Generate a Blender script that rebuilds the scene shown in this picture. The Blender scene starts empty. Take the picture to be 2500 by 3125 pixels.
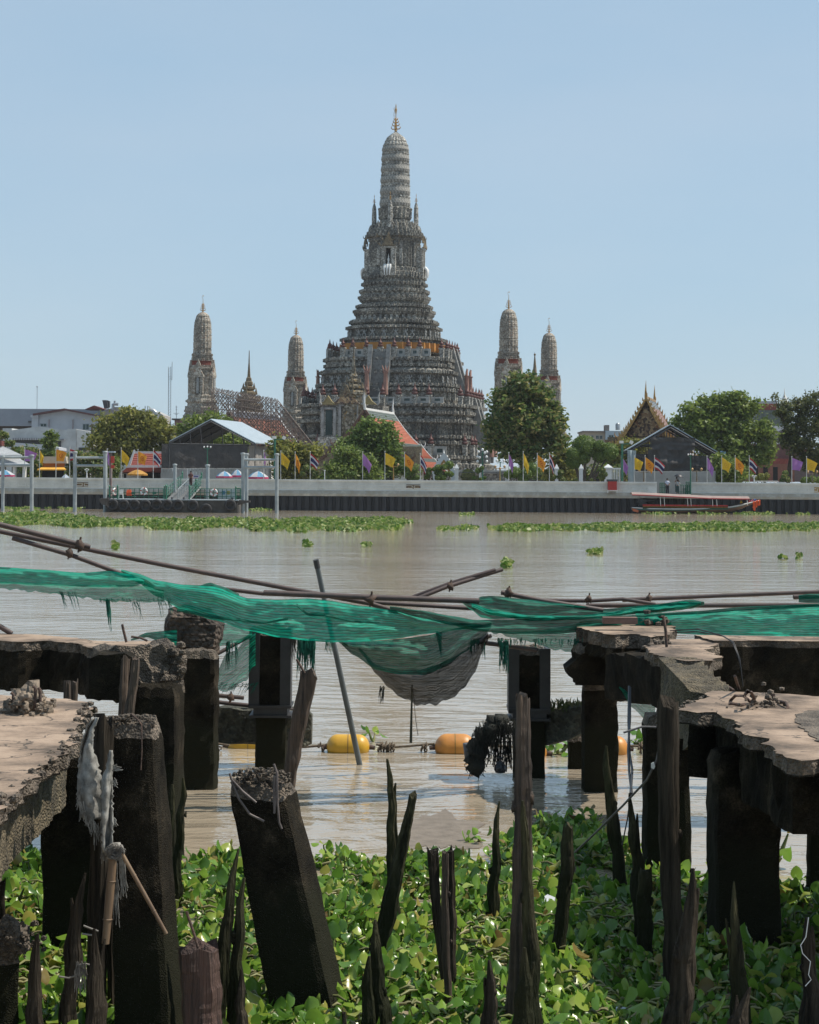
import bpy, math, random
from mathutils import Vector, Matrix, Euler, noise
from mathutils.geometry import tessellate_polygon
R = math.radians
rnd = random.Random(7)
S = bpy.context.scene
COL = S.collection
# ------------------------------------------------------------------ camera, sky, sun, exposure
F = 5940.0            # focal length in photograph pixels (photo 2500 x 3125)
PITCH, ROLL, CAMZ = R(4.0), R(0.42), 3.0
HY = 1474.0           # horizon row
PY = HY - F*math.tan(PITCH)
cd = bpy.data.cameras.new('camera'); cam = bpy.data.objects.new('camera', cd); COL.objects.link(cam)
S.camera = cam
CM = Matrix.Rotation(R(90)+PITCH, 3, 'X') @ Matrix.Rotation(ROLL, 3, 'Z')
cam.matrix_world = Matrix.Translation((0, 0, CAMZ)) @ CM.to_4x4()
cd.sensor_fit = 'HORIZONTAL'; cd.sensor_width = 36; cd.lens = F/2500*36
cd.shift_y = -(1562.5-PY)/2500
cd.clip_start = 0.1; cd.clip_end = 6000
W_ = bpy.data.worlds.new('World'); S.world = W_; W_.use_nodes = True
wn, wl = W_.node_tree.nodes, W_.node_tree.links
SUN_EL, SUN_AZ = R(58), R(82)     # azimuth to the right of the view direction (+Y)
sky = wn.new('ShaderNodeTexSky'); sky.sky_type = 'NISHITA'; sky.sun_disc = False
sky.sun_elevation = SUN_EL; sky.sun_rotation = SUN_AZ
sky.air_density = 1.0; sky.dust_density = 0.5; sky.ozone_density = 1.5; sky.altitude = 0
hs = wn.new('ShaderNodeHueSaturation'); hs.inputs['Saturation'].default_value = 0.9
wl.new(sky.outputs[0], hs.inputs['Color'])
veil = wn.new('ShaderNodeMix'); veil.data_type = 'RGBA'; veil.inputs[0].default_value = 0.72     # thin even high haze over the blue

tcw = wn.new('ShaderNodeTexCoord'); mpw = wn.new('ShaderNodeMapping'); mpw.inputs['Scale'].default_value = (1, 1, 3.5); wl.new(tcw.outputs['Generated'], mpw.inputs[0])
cn = wn.new('ShaderNodeTexNoise'); cn.inputs['Scale'].default_value = 2.6; cn.inputs['Detail'].default_value = 5; cn.inputs['Roughness'].default_value = .5; wl.new(mpw.outputs[0], cn.inputs[0])
cc_ = wn.new('ShaderNodeValToRGB'); cc_.color_ramp.elements[0].position = .35; cc_.color_ramp.elements[0].color = (.50, .74, .96, 1); cc_.color_ramp.elements[1].position = .7; cc_.color_ramp.elements[1].color = (.615, .80, .975, 1)
wl.new(cn.outputs[0], cc_.inputs[0]); vs_ = wn.new('ShaderNodeVectorMath'); vs_.operation = 'SCALE'; vs_.inputs[3].default_value = 6.1; wl.new(cc_.outputs[0], vs_.inputs[0]); wl.new(vs_.outputs[0], veil.inputs[7]); wl.new(hs.outputs[0], veil.inputs[6]); wl.new(veil.outputs[2], wn['Background'].inputs[0])
wn['Background'].inputs[1].default_value = 0.11
sl = bpy.data.lights.new('sun', 'SUN'); sun = bpy.data.objects.new('sun', sl); COL.objects.link(sun)
sl.energy = 4.8; sl.angle = R(0.6); sl.color = (1, .93, .82)
SD = Vector((math.sin(SUN_AZ)*math.cos(SUN_EL), math.cos(SUN_AZ)*math.cos(SUN_EL), math.sin(SUN_EL)))
sun.rotation_euler = SD.to_track_quat('Z', 'Y').to_euler(); sun.location = (30, 0, 60)
S.view_settings.view_transform = 'Standard'; S.view_settings.look = 'None'
S.view_settings.exposure = 0.2; S.view_settings.gamma = 1; S.view_settings.use_curve_mapping = False
S.render.resolution_x = 819; S.render.resolution_y = 1024
S.cycles.transparent_max_bounces = 24

# ------------------------------------------------------------------ helpers
def ray(px, py):
    return CM @ Vector(((px-1250)/F, -(py-PY)/F, -1))
def P(px, py, Y):
    d = ray(px, py); return Vector((0, 0, CAMZ)) + d*(Y/d.y)
def W(px, py, z=0.0):
    d = ray(px, py); return Vector((0, 0, CAMZ)) + d*((z-CAMZ)/d.z)
def toP(v):
    c = CM.transposed() @ (Vector(v)-Vector((0, 0, CAMZ)))
    return 1250+F*c.x/-c.z, PY-F*c.y/-c.z
def U(a, b): return rnd.uniform(a, b)
def nz(x, y, z=0.0): return noise.noise(Vector((x, y, z)))
_prt = {}
def thing(name, label, cat, loc=(0, 0, 0), rz=0, group=None):
    o = bpy.data.objects.new(name, None); COL.objects.link(o); o.location = loc; o.rotation_euler = (0, 0, rz)
    return tag(o, label, cat, group)
def tag(o, label=None, cat=None, group=None, kind=None):
    if label: o['label'] = label
    if cat: o['category'] = cat
    if group: o['group'] = group
    if kind: o['kind'] = kind
    return o
def obj(name, me, parent=None, loc=None, rz=0):
    o = bpy.data.objects.new(name, me); COL.objects.link(o)
    if parent: o.parent = parent
    if loc is not None: o.location = loc
    if rz: o.rotation_euler = (0, 0, rz)
    return o
def dup(root, loc, rz=None, label=None, group=None, scale=None):
    r = root.copy(); COL.objects.link(r); r.location = loc
    if rz is not None: r.rotation_euler = (0, 0, rz)
    if scale: r.scale = (scale,)*3
    if label: r['label'] = label
    if group: r['group'] = group
    for ch in list(root.children):
        c = ch.copy(); COL.objects.link(c); c.parent = r
        for g in list(ch.children):
            d = g.copy(); COL.objects.link(d); d.parent = c
    return r
def basis(d):
    d = d.normalized(); u = d.cross(Vector((0, 0, 1)))
    if u.length < 1e-4: u = Vector((1, 0, 0))
    u.normalize(); return u, d.cross(u).normalized()
class MB:
    def __init__(s, org=(0, 0, 0)): s.v = []; s.f = []; s.m = []; s.o = Vector(org); s.mi = 0; s.uv = None; s.sm = []
    def add(s, vs, fs, sm=False):
        b = len(s.v); o = s.o; s.v += [(v[0]-o.x, v[1]-o.y, v[2]-o.z) for v in vs]
        s.f += [tuple(i+b for i in f) for f in fs]; s.m += [s.mi]*len(fs); s.sm += [sm]*len(fs)
    def hexa(s, p): s.add(p, [(0, 3, 2, 1), (4, 5, 6, 7), (0, 1, 5, 4), (1, 2, 6, 5), (2, 3, 7, 6), (3, 0, 4, 7)])
    def box(s, x0, y0, z0, x1, y1, z1): s.hexa([(x0, y0, z0), (x1, y0, z0), (x1, y1, z0), (x0, y1, z0), (x0, y0, z1), (x1, y0, z1), (x1, y1, z1), (x0, y1, z1)])
    def cbox(s, c, sz, rz=0, M=None):
        m = M or Matrix.Rotation(rz, 3, 'Z'); c = Vector(c); h = [q/2 for q in sz]
        s.hexa([c + m @ Vector((a*h[0], b*h[1], d*h[2])) for d in (-1, 1) for a, b in ((-1, -1), (1, -1), (1, 1), (-1, 1))])
    def px(s, x0, y0, x1, y1, Y, dep):
        a, b = P(x0, y1, Y), P(x1, y0, Y); s.box(a.x, Y, a.z, b.x, Y+dep, b.z)
    def ppoly(s, pts, Y, dep):        # a polygon traced at depth Y, extruded backwards
        s.prism([P(x, y, Y) for x, y in pts], Vector((0, dep, 0)))
    def prism(s, pts, ext):
        pts = [Vector(p) for p in pts]; n = len(pts); tr = tessellate_polygon([pts])
        s.add(pts+[p+ext for p in pts], [tuple(t) for t in tr]+[tuple(i+n for i in reversed(t)) for t in tr]+[(i, (i+1) % n, (i+1) % n+n, i+n) for i in range(n)])
    def tube(s, pts, r, n=8, cap=True, sm=True):
        pts = [Vector(p) for p in pts]; k = len(pts); rs = r if isinstance(r, (list, tuple)) else [r]*k
        vs = []; u = None
        for i, p in enumerate(pts):
            d = (pts[min(i+1, k-1)]-pts[max(i-1, 0)])
            if d.length < 1e-7: d = Vector((0, 0, 1))
            d.normalize()
            if u is None: u, w = basis(d)
            else:
                u = (u-d*u.dot(d)); u = u.normalized() if u.length > 1e-5 else basis(d)[0]
            w = d.cross(u)
            vs += [p+(u*math.cos(2*math.pi*j/n)+w*math.sin(2*math.pi*j/n))*rs[i] for j in range(n)]
        fs = [(i*n+j, i*n+(j+1) % n, (i+1)*n+(j+1) % n, (i+1)*n+j) for i in range(k-1) for j in range(n)]
        s.add(vs, fs, sm)
        if cap: s.add([vs[j] for j in range(n)]+[vs[(k-1)*n+j] for j in range(n)], [tuple(reversed(range(n))), tuple(range(n, 2*n))])
    def loft(s, rings, capb=True, capt=True, sm=False):
        n = len(rings[0]); vs = [v for r in rings for v in r]
        fs = [(i*n+j, i*n+(j+1) % n, (i+1)*n+(j+1) % n, (i+1)*n+j) for i in range(len(rings)-1) for j in range(n)]
        s.add(vs, fs, sm)
        if capt:
            t = tessellate_polygon([[Vector(v) for v in rings[-1]]]); s.add(rings[-1], [tuple(q) for q in t])
        if capb:
            t = tessellate_polygon([[Vector(v) for v in rings[0]]]); s.add(rings[0], [tuple(reversed(q)) for q in t])
    def lathe(s, prof, n=12, c=(0, 0, 0), sm=True):
        c = Vector(c); s.loft([[c+Vector((r*math.cos(2*math.pi*j/n), r*math.sin(2*math.pi*j/n), z)) for j in range(n)] for r, z in prof], sm=sm)
    def ball(s, c, r, n=8, m=6, sz=1.0, jag=0, sx=1.0, sm=None):
        c = Vector(c); rings = []
        for i in range(m+1):
            t = math.pi*i/m; ring = []
            for j in range(n):
                a = 2*math.pi*j/n; d = Vector((math.sin(t)*math.cos(a), math.sin(t)*math.sin(a), -math.cos(t)))
                q = 1+(nz(*(d*2.3+c*3.1))*jag if jag else 0)
                ring.append(c+Vector((d.x*sx, d.y, d.z*sz))*r*q)
            rings.append(ring)
        s.loft(rings, False, False, sm=(n > 5) if sm is None else sm)
    def mesh(s, name, mats):
        me = bpy.data.meshes.new(name); me.from_pydata([tuple(v) for v in s.v], [], s.f)
        for m in (mats if isinstance(mats, (list, tuple)) else [mats]): me.materials.append(m)
        me.polygons.foreach_set('material_index', s.m)
        me.polygons.foreach_set('use_smooth', s.sm)
        if s.uv:
            l = me.uv_layers.new(name='UVMap'); fl = [c for f in s.f for i in f for c in s.uv[i]]; l.data.foreach_set('uv', fl)
        me.update(); return me
    def build(s, name, mats, parent=None, loc=None, rz=0):
        me = s.mesh(name, mats)
        return obj(name, me, parent, loc if loc is not None else (tuple(s.o) if parent is None else None), rz)
# a thing whose parts are traced in place: the Empty stands at its base, parts keep world coordinates minus that base
class T:
    def __init__(s, name, label, cat, loc, group=None): s.loc = Vector(loc); s.e = thing(name, label, cat, s.loc, 0, group)
    def mb(s): return MB(s.loc)
    def part(s, mb, name, mats, parent=None):
        return mb.build(name, mats, parent or s.e)
# ------------------------------------------------------------------ materials
MC = {}
def nodes(name):
    m = bpy.data.materials.new(name); m.use_nodes = True
    return m, m.node_tree.nodes, m.node_tree.links, m.node_tree.nodes['Principled BSDF']
def M(name, c1, c2=None, sc=4, rough=.8, bump=.0, bsc=None, metal=0, st=(1, 1, 1), vor=0, dist=.02, transl=0, spec=None, c3=None, lo=.35, hi=.65):
    if name in MC: return MC[name]
    m, n, l, b = nodes(name); c2 = c2 or tuple(x*.7 for x in c1)
    tc = n.new('ShaderNodeTexCoord'); mp = n.new('ShaderNodeMapping'); mp.inputs['Scale'].default_value = st
    l.new(tc.outputs['Object'], mp.inputs[0])
    t = n.new('ShaderNodeTexNoise'); t.inputs['Scale'].default_value = sc; t.inputs['Detail'].default_value = 8; t.inputs['Roughness'].default_value = .65
    l.new(mp.outputs[0], t.inputs[0])
    cr = n.new('ShaderNodeValToRGB'); e = cr.color_ramp.elements
    e[0].position = lo; e[0].color = (*c2, 1); e[1].position = hi; e[1].color = (*c1, 1)
    if c3: q = e.new((lo+hi)/2+.03); q.color = (*c3, 1)
    l.new(t.outputs[0], cr.inputs[0]); col = cr.outputs[0]
    if vor:
        v = n.new('ShaderNodeTexVoronoi'); v.inputs['Scale'].default_value = vor; l.new(mp.outputs[0], v.inputs[0])
        mx = n.new('ShaderNodeMix'); mx.data_type = 'RGBA'; mx.blend_type = 'MULTIPLY'; mx.inputs[0].default_value = .75
        r2 = n.new('ShaderNodeValToRGB'); r2.color_ramp.elements[0].color = (.35, .33, .3, 1); r2.color_ramp.elements[1].color = (1.25, 1.2, 1.15, 1)
        sp = n.new('ShaderNodeSeparateColor'); l.new(v.outputs['Color'], sp.inputs[0]); l.new(sp.outputs[0], r2.inputs[0])
        l.new(col, mx.inputs[6]); l.new(r2.outputs[0], mx.inputs[7]); col = mx.outputs[2]
    l.new(col, b.inputs['Base Color']); b.inputs['Roughness'].default_value = rough; b.inputs['Metallic'].default_value = metal
    if spec is not None: b.inputs['Specular IOR Level'].default_value = spec
    if bump:
        t2 = n.new('ShaderNodeTexNoise'); t2.inputs['Scale'].default_value = bsc or sc*5; t2.inputs['Detail'].default_value = 6; l.new(mp.outputs[0], t2.inputs[0])
        bp = n.new('ShaderNodeBump'); bp.inputs['Strength'].default_value = bump; bp.inputs['Distance'].default_value = dist; h = t2.outputs[0]
        if vor:
            ad = n.new('ShaderNodeMath'); ad.operation = 'SUBTRACT'; l.new(h, ad.inputs[0]); l.new(v.outputs['Distance'], ad.inputs[1]); h = ad.outputs[0]
        l.new(h, bp.inputs['Height']); l.new(bp.outputs[0], b.inputs['Normal'])
    if transl: add_transl(m, col, transl)
    MC[name] = m; return m
def add_transl(m, col, k):
    n, l = m.node_tree.nodes, m.node_tree.links; b = n['Principled BSDF']; out = n['Material Output']
    tr = n.new('ShaderNodeBsdfTranslucent'); mx = n.new('ShaderNodeMixShader'); mx.inputs[0].default_value = k
    if hasattr(col, 'links'): l.new(col, tr.inputs[0])
    l.new(b.outputs[0], mx.inputs[1]); l.new(tr.outputs[0], mx.inputs[2]); l.new(mx.outputs[0], out.inputs[0])
def leafmat(name, stops, rough=.5, transl=.35, spec=.4):
    m, n, l, b = nodes(name)
    g = n.new('ShaderNodeNewGeometry'); cr = n.new('ShaderNodeValToRGB'); e = cr.color_ramp.elements
    for i, (p, c) in enumerate(stops):
        q = e[i] if i < 2 else e.new(p); q.position = p; q.color = (*c, 1)
    l.new(g.outputs['Random Per Island'], cr.inputs[0]); l.new(cr.outputs[0], b.inputs['Base Color'])
    b.inputs['Roughness'].default_value = rough; b.inputs['Specular IOR Level'].default_value = spec
    add_transl(m, cr.outputs[0], transl); return m
def mosaic(name, dark, mid, light, sc=3.0, tint=(.3, .12, .06), band=0.0, contrast=1.0):
    # broken porcelain set in plaster: small chips of mixed tone, weathered by large soft stains
    m, n, l, b = nodes(name)
    tc = n.new('ShaderNodeTexCoord'); v = n.new('ShaderNodeTexVoronoi'); v.inputs['Scale'].default_value = sc; l.new(tc.outputs['Object'], v.inputs[0])
    sp = n.new('ShaderNodeSeparateColor'); l.new(v.outputs['Color'], sp.inputs[0])
    cr = n.new('ShaderNodeValToRGB'); e = cr.color_ramp.elements; cr.color_ramp.interpolation = 'CONSTANT'
    e[0].color = (*dark, 1); e[1].position = .3; e[1].color = (*mid, 1)
    for p, c in ((.55, light), (.74, mid), (.86, dark), (.93, tint), (.965, light)):
        q = e.new(p); q.color = (*c, 1)
    l.new(sp.outputs[0], cr.inputs[0])
    t = n.new('ShaderNodeTexNoise'); t.inputs['Scale'].default_value = .35; t.inputs['Detail'].default_value = 8; l.new(tc.outputs['Object'], t.inputs[0])
    r2 = n.new('ShaderNodeValToRGB'); r2.color_ramp.elements[0].position = .35; r2.color_ramp.elements[0].color = (.5, .5, .49, 1)
    r2.color_ramp.elements[1].position = .65; r2.color_ramp.elements[1].color = (1.15, 1.13, 1.08, 1); l.new(t.outputs[0], r2.inputs[0])
    mx = n.new('ShaderNodeMix'); mx.data_type = 'RGBA'; mx.blend_type = 'MULTIPLY'; mx.inputs[0].default_value = 1
    l.new(cr.outputs[0], mx.inputs[6]); l.new(r2.outputs[0], mx.inputs[7]); l.new(mx.outputs[2], b.inputs['Base Color'])
    b.inputs['Roughness'].default_value = .7
    bp = n.new('ShaderNodeBump'); bp.inputs['Strength'].default_value = .8; bp.inputs['Distance'].default_value = .12
    l.new(v.outputs['Distance'], bp.inputs['Height']); l.new(bp.outputs[0], b.inputs['Normal'])
    MC[name] = m; return m
white = M('white_plaster', (.62, .62, .6), (.45, .45, .43), 1.2, .8, .2)
whitepaint = M('white_paint', (.7, .7, .68), (.6, .6, .58), 3, .5)
gold = M('gold_gilding', (.55, .34, .13), (.28, .15, .05), 3, .42, .3, metal=.6)
golddull = M('dull_gold_ornament', (.25, .19, .11), (.09, .07, .045), 5, .6, .6, bsc=6, dist=.1)
darkred = M('dark_red_glaze', (.13, .04, .03), (.06, .02, .018), 3, .5)
redbrown = M('red_brown_paint', (.17, .04, .03), (.1, .025, .02), 2, .6)
tile_red = M('terracotta_tiles', (.42, .12, .05), (.27, .07, .035), 3, .6, .5, bsc=9, dist=.05)
tile_green = M('grey_green_tiles', (.12, .14, .12), (.06, .075, .065), 3, .5, .4, bsc=9, dist=.05)
greypaint = M('grey_painted_steel', (.33, .37, .38), (.22, .25, .26), 1.5, .5, .1)
green_st = M('green_painted_steel', (.02, .14, .085), (.012, .09, .05), 3, .5)
black = M('black_rubber', (.03, .03, .032), (.012, .012, .013), 4, .75, .3)
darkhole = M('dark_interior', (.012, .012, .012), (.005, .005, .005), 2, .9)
glassy = M('teal_window_glass', (.035, .07, .07), (.015, .035, .035), .8, .2)
tinroof = M('blue_grey_tin_roof', (.42, .48, .52), (.33, .39, .43), 1.2, .4, .2, st=(1, 1, 1), metal=.3)
roofdark = M('dark_roof_edge', (.07, .075, .08), (.04, .04, .045), 2, .6)
underroof = M('shaded_roof_underside', (.03, .032, .035), (.015, .016, .018), 1, .9)  # shade below the tin roofs, put into the colour
shade = M('dark_grey_shade_cloth', (.075, .07, .068), (.05, .047, .046), 1.2, .95, .6, bsc=1.5, dist=.25)
tarp = M('beige_grey_tarpaulin', (.26, .24, .22), (.18, .165, .15), .8, .8, .8, bsc=1.2, dist=.3)
steelpole = M('rust_brown_scaffold_tube', (.16, .12, .1), (.08, .06, .05), 2, .6)
bark = M('tree_bark', (.09, .07, .05), (.04, .032, .024), 3, .9, .5)
skin = M('skin', (.25, .14, .09), (.22, .12, .08), 5, .6)
# ------------------------------------------------------------------ the setting: river, far ground
def water_mat():
    m, n, l, b = nodes('muddy_river_water')
    b.inputs['Roughness'].default_value = .06; b.inputs['IOR'].default_value = 1.38; b.inputs['Specular IOR Level'].default_value = 1.0
    tc = n.new('ShaderNodeTexCoord')
    def nt(sx, sy, sc, det, rg=.5, dis=0):
        mp = n.new('ShaderNodeMapping'); mp.inputs['Scale'].default_value = (sx, sy, 1); l.new(tc.outputs['Object'], mp.inputs[0])
        t = n.new('ShaderNodeTexNoise'); t.inputs['Scale'].default_value = sc; t.inputs['Detail'].default_value = det; t.inputs['Roughness'].default_value = rg
        t.inputs['Distortion'].default_value = dis; l.new(mp.outputs[0], t.inputs[0]); return t.outputs[0]
    big = nt(.5, 1, .06, 4); cr = n.new('ShaderNodeValToRGB'); e = cr.color_ramp.elements
    e[0].position = .35; e[0].color = (.28, .23, .165, 1); e[1].position = .65; e[1].color = (.37, .31, .235, 1)
    l.new(big, cr.inputs[0]); l.new(cr.outputs[0], b.inputs['Base Color'])
    prev = None
    for (sx, sy, sc, det, st, di) in ((.3, 1, .22, 4, 1, .09), (.45, 1, .9, 3, 1, .045), (.6, 1, 3.0, 4, 1, .03), (1, 1, 11, 3, .6, .0025)):
        bp = n.new('ShaderNodeBump'); bp.inputs['Strength'].default_value = st; bp.inputs['Distance'].default_value = di
        l.new(nt(sx, sy, sc, det, .55, .3), bp.inputs['Height'])
        if prev: l.new(prev, bp.inputs['Normal'])
        prev = bp.outputs[0]
    l.new(prev, b.inputs['Normal']); return m
WATER = water_mat()
YB = 207.0                              # the far bank's front face
w = MB(); w.add([(-900, -30, 0), (900, -30, 0), (900, YB+1, 0), (-900, YB+1, 0)], [(0, 1, 2, 3)])
tag(w.build('river_water', WATER), kind='structure')
g = MB(); g.box(-900, YB+.62, -1, 900, 5000, 1.95)
tag(g.build('far_bank_ground', M('pale_paving', (.3, .28, .25), (.22, .2, .18), .5, .9)), kind='structure')

# ------------------------------------------------------------------ river wall with moulded panels, sheet piles below
GX0, GX1 = P(2005, 1500, YB).x, P(2110, 1500, YB).x     # opening at the landing stage
wallm = M('pale_grey_wall_paint', (.72, .73, .7), (.54, .55, .52), .7, .8, .15)
wallstain = M('stained_wall_base', (.5, .46, .38), (.32, .28, .21), 1.1, .9, .3, c3=(.36, .33, .28))
wt = T('river_wall', 'long pale grey river wall with moulded panels along the far bank', 'wall', (0, YB, 1.2))
m1, m2, m3 = wt.mb(), wt.mb(), wt.mb()
for a, b in ((-70, GX0), (GX1, 70)):
    m1.box(a, YB+.02, 2.15, b, YB+.5, 3.07)
    m2.box(a, YB-.1, 3.05, b, YB+.6, 3.17); m2.box(a, YB-.18, 3.17, b, YB+.66, 3.3); m2.box(a, YB-.05, 2.88, b, YB+.02, 2.93)
    m3.loft([[(a, YB-.3, z), (b, YB-.3, z), (b, YB+.5, z), (a, YB+.5, z)] for z in (1.55, 1.8)]+[[(a, YB-.08, 2.15), (b, YB-.08, 2.15), (b, YB+.5, 2.15), (a, YB+.5, 2.15)]])
m3.box(GX0, YB-.5, 1.55, GX1, YB+1.5, 1.96)
wt.part(m1, 'wall_face', wallm); wt.part(m2, 'coping', wallm); wt.part(m3, 'wall_base', wallstain)
pm = MB()          # one raised panel: frame with notched corners
def framerect(mb, hw, hh, t, d):
    for (x0, z0, x1, z1) in ((-hw, -hh, hw, -hh+t), (-hw, hh-t, hw, hh), (-hw, -hh+t, -hw+t, hh-t), (hw-t, -hh+t, hw, hh-t)): mb.box(x0, -d, z0, x1, 0, z1)
framerect(pm, .42, .17, .06, .1)
pme = pm.mesh('wall_panel', wallm); x = -49.0
while x < 50:
    if not (GX0-.5 < x < GX1+.5): o = obj('wall_panel', pme, wt.e, (x, .02, 2.58-1.2))
    x += 1.0
pl = T('sheet_pile_wall', 'dark steel sheet piling under the pale river wall', 'retaining wall', (0, YB, 0))
bk = pl.mb(); bk.box(-70, YB-.12, -.5, 70, YB+.6, 1.55); pl.part(bk, 'backing', M('tarred_steel', (.022, .024, .028), (.012, .013, .015), 2, .7))
sp = MB(); sp.prism([(-.42, 0, 0), (-.3, -.22, 0), (.1, -.22, 0), (.22, 0, 0)], Vector((0, 0, 1.83)))
sme = sp.mesh('sheet_pile', M('tar_blue_steel', (.024, .027, .033), (.013, .014, .016), .7, .7, st=(1, 1, .3)))
for k in range(-62, 62): obj('sheet_pile', sme, pl.e, (k*.82, -.12, -.3))
# small plaques on the wall
for (a, b_, c_, d_, la, cm) in ((1240, 1479, 1283, 1491, 'dark brown name plaque on the river wall near the photo centre', (.1, .06, .04)), (233, 1472, 269, 1485, 'brown name plaque on the river wall between grey mooring posts at left', (.14, .085, .05)), (2486, 1487, 2530, 1502, 'ochre plaque on the river wall at the right edge of the photo', (.4, .25, .08))):
    t = T('wall_plaque', la, 'plaque', P((a+b_*0+c_)/2, d_, YB-.1)); q = t.mb(); q.px(a, b_, c_, d_, YB-.07, .07); t.part(q, 'plate', M('plaque_%d' % a, cm, None, 3, .6))
    q = t.mb()
    for i in range(2):
        yy = b_+3+i*4.5; xx = a+5
        while xx < c_-5:
            ww = U(1.2, 3.5); q.px(xx, yy, xx+ww, yy+1.9, YB-.09, .02); xx += ww+.8
    t.part(q, 'lettering', M('plaque_letter', (.35, .26, .12), None, 3, .6))
tag(t.e)

# ------------------------------------------------------------------ the great prang
def ring(w, z=0.0, e=None):
    q = [(1, .56), (.95, .56), (.95, .68), (.90, .68), (.90, .78), (.84, .78), (.84, .84), (.78, .84), (.78, .90), (.68, .90), (.68, .95), (.56, .95), (.56, 1)] if e else [(1, .40), (.925, .40), (.925, .55), (.85, .55), (.85, .68), (.775, .68), (.775, .775), (.68, .775), (.68, .85), (.55, .85), (.55, .925), (.40, .925), (.40, 1)]
    out = []
    for k in range(4):
        c, s = [(1, 0), (0, 1), (-1, 0), (0, -1)][k]
        out += [Vector(((x*c-y*s)*w, (x*s+y*c)*w, z)) for x, y in q]
    return out
KS = 1.063; KW = 1.097
def walk(w, z, sp, back=False, e=None):
    """points along a ring with outward normals, the side away from the river left out"""
    r = ring(w, z, e); n = len(r); res = []
    for i in range(n):
        a, b = r[i], r[(i+1) % n]; L = (b-a).length
        if L < .55*sp: continue
        d = (b-a)/L; nn = Vector((d.y, -d.x, 0))
        if nn.dot(a) < 0: nn = -nn
        if nn.y > .5 and not back: continue
        k = max(1, int(round(L/sp)))
        for j in range(k): res.append((a+d*(L*(j+.5)/k), nn))
    return res
def rzof(n): return math.atan2(n.x, -n.y)
mos_big = mosaic('weathered_porcelain_mosaic', (.13, .125, .115), (.235, .22, .195), (.4, .385, .345), 5.0, (.13, .13, .1))
mos_lite = mosaic('pale_porcelain_mosaic', (.2, .195, .18), (.36, .35, .325), (.54, .53, .5), 5.5, (.22, .19, .14))
mos_warm = mosaic('warm_porcelain_mosaic', (.22, .19, .155), (.34, .305, .26), (.46, .43, .38), 6.0, (.3, .2, .15))
stone_d = M('dark_weathered_plaster', (.13, .13, .12), (.05, .05, .047), 1.5, .9, .6, bsc=5, dist=.1)
stone_l = M('pale_weathered_plaster', (.42, .42, .4), (.2, .2, .19), 1.2, .85, .6, bsc=5, dist=.08)
def cob(mb, prof, nf=36, c=(0, 0, 0), sq=.05):
    """ribbed corn-cob body; prof = [(r, z)]"""
    rings = []
    for r, z in prof:
        rr = []
        for j in range(nf*2):
            a = math.pi*j/nf+R(2); k = 1-(.0 if j % 2 else .07)+sq*abs(math.cos(2*a))*.5-sq*.25
            rr += [Vector((c[0]+r*k*math.cos(a), c[1]+r*k*math.sin(a), c[2]+z))]
        rings.append(rr)
    mb.loft(rings)
def trident(name, h, parent, loc, sc=1.0, curl=True):
    mb = MB(); r = h*.014
    mb.tube([(0, 0, 0), (0, 0, h*.75)], [r*2, r*.8], 6); mb.lathe([(r*3, 0), (r*4.5, h*.03), (r*2, h*.06)], 8)
    for (z, w, k) in ((.08, .17, .13), (.2, .13, .12), (.31, .1, .1), (.41, .07, .08)):
        for q in range(4):
            a = q*math.pi/2+R(12.5)*0
            d = Vector((math.cos(a), math.sin(a), 0))
            mb.tube([d*r+Vector((0, 0, z*h)), d*w*h*.75+Vector((0, 0, (z+.005)*h)), d*w*h+Vector((0, 0, (z+.05)*h)), d*w*h*.8+Vector((0, 0, (z+k)*h))], [r*1.5, r*1.5, r*1.2, r*.3], 5)
    if curl:
        pts = [Vector((0, 0, h*.72))]+[Vector((-.055*h*math.sin(t), 0, h*(.86-.07*math.cos(t)*1.6))) for t in [i*.45 for i in range(0, 7)]]
        mb.tube(pts, r*.6, 5); mb.ball((0.02*h, 0, h*.93), r*2.2, 6, 4)
    else:
        mb.lathe([(r, h*.6), (r*2.6, h*.74), (r*3, h*.8), (r*1.3, h*.84), (r*1.6, h*.87), (r*.3, h*.99)], 8)
        mb.tube([(-.06*h, 0, h*.5), (-.075*h, 0, h*.62), (-.05*h, 0, h*.72), (-.07*h, 0, h*.8), (-.06*h, 0, h*.86)], r*.6, 5)
    return mb.build(name, gold, parent, loc)
def atlas_mesh(h, mat, name):
    """a squat supporting figure with raised arms, modelled as one closed body of short limbs"""
    mb = MB(); k = h
    mb.lathe([(.10*k, .36*k), (.16*k, .42*k), (.13*k, .55*k), (.19*k, .70*k), (.15*k, .77*k), (.06*k, .80*k)], 8)
    mb.ball((0, 0, .87*k), .1*k, 7, 5, 1.1); mb.lathe([(.05*k, .93*k), (.07*k, .97*k), (.02*k, 1.08*k)], 6)
    for s in (-1, 1):
        mb.tube([(s*.07*k, 0, .42*k), (s*.24*k, -.08*k, .24*k), (s*.17*k, 0, .0)], [.085*k, .08*k, .06*k], 6)
        mb.tube([(s*.14*k, 0, .72*k), (s*.31*k, -.03*k, .76*k), (s*.27*k, 0, 1.02*k)], [.06*k, .055*k, .05*k], 6)
    return mb.mesh(name, mat)
def finial_mesh(h, mat, name):
    mb = MB(); mb.lathe([(.1*h, 0), (.26*h, .1*h), (.28*h, .22*h), (.12*h, .3*h), (.22*h, .36*h), (.2*h, .48*h), (.08*h, .6*h), (.05*h, .8*h), (.005*h, h)], 8)
    return mb.mesh(name, mat)
DM = 335.0
def zz1(y): return 3+(HY-(250+y/2.156))*DM/F
def zz2(y): return 3+(HY-(900+y/2.156))*DM/F
def hw(p): return p/2.156*DM/F
XM = P(1201, 1300, DM).x; GZ = 2.0
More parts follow.
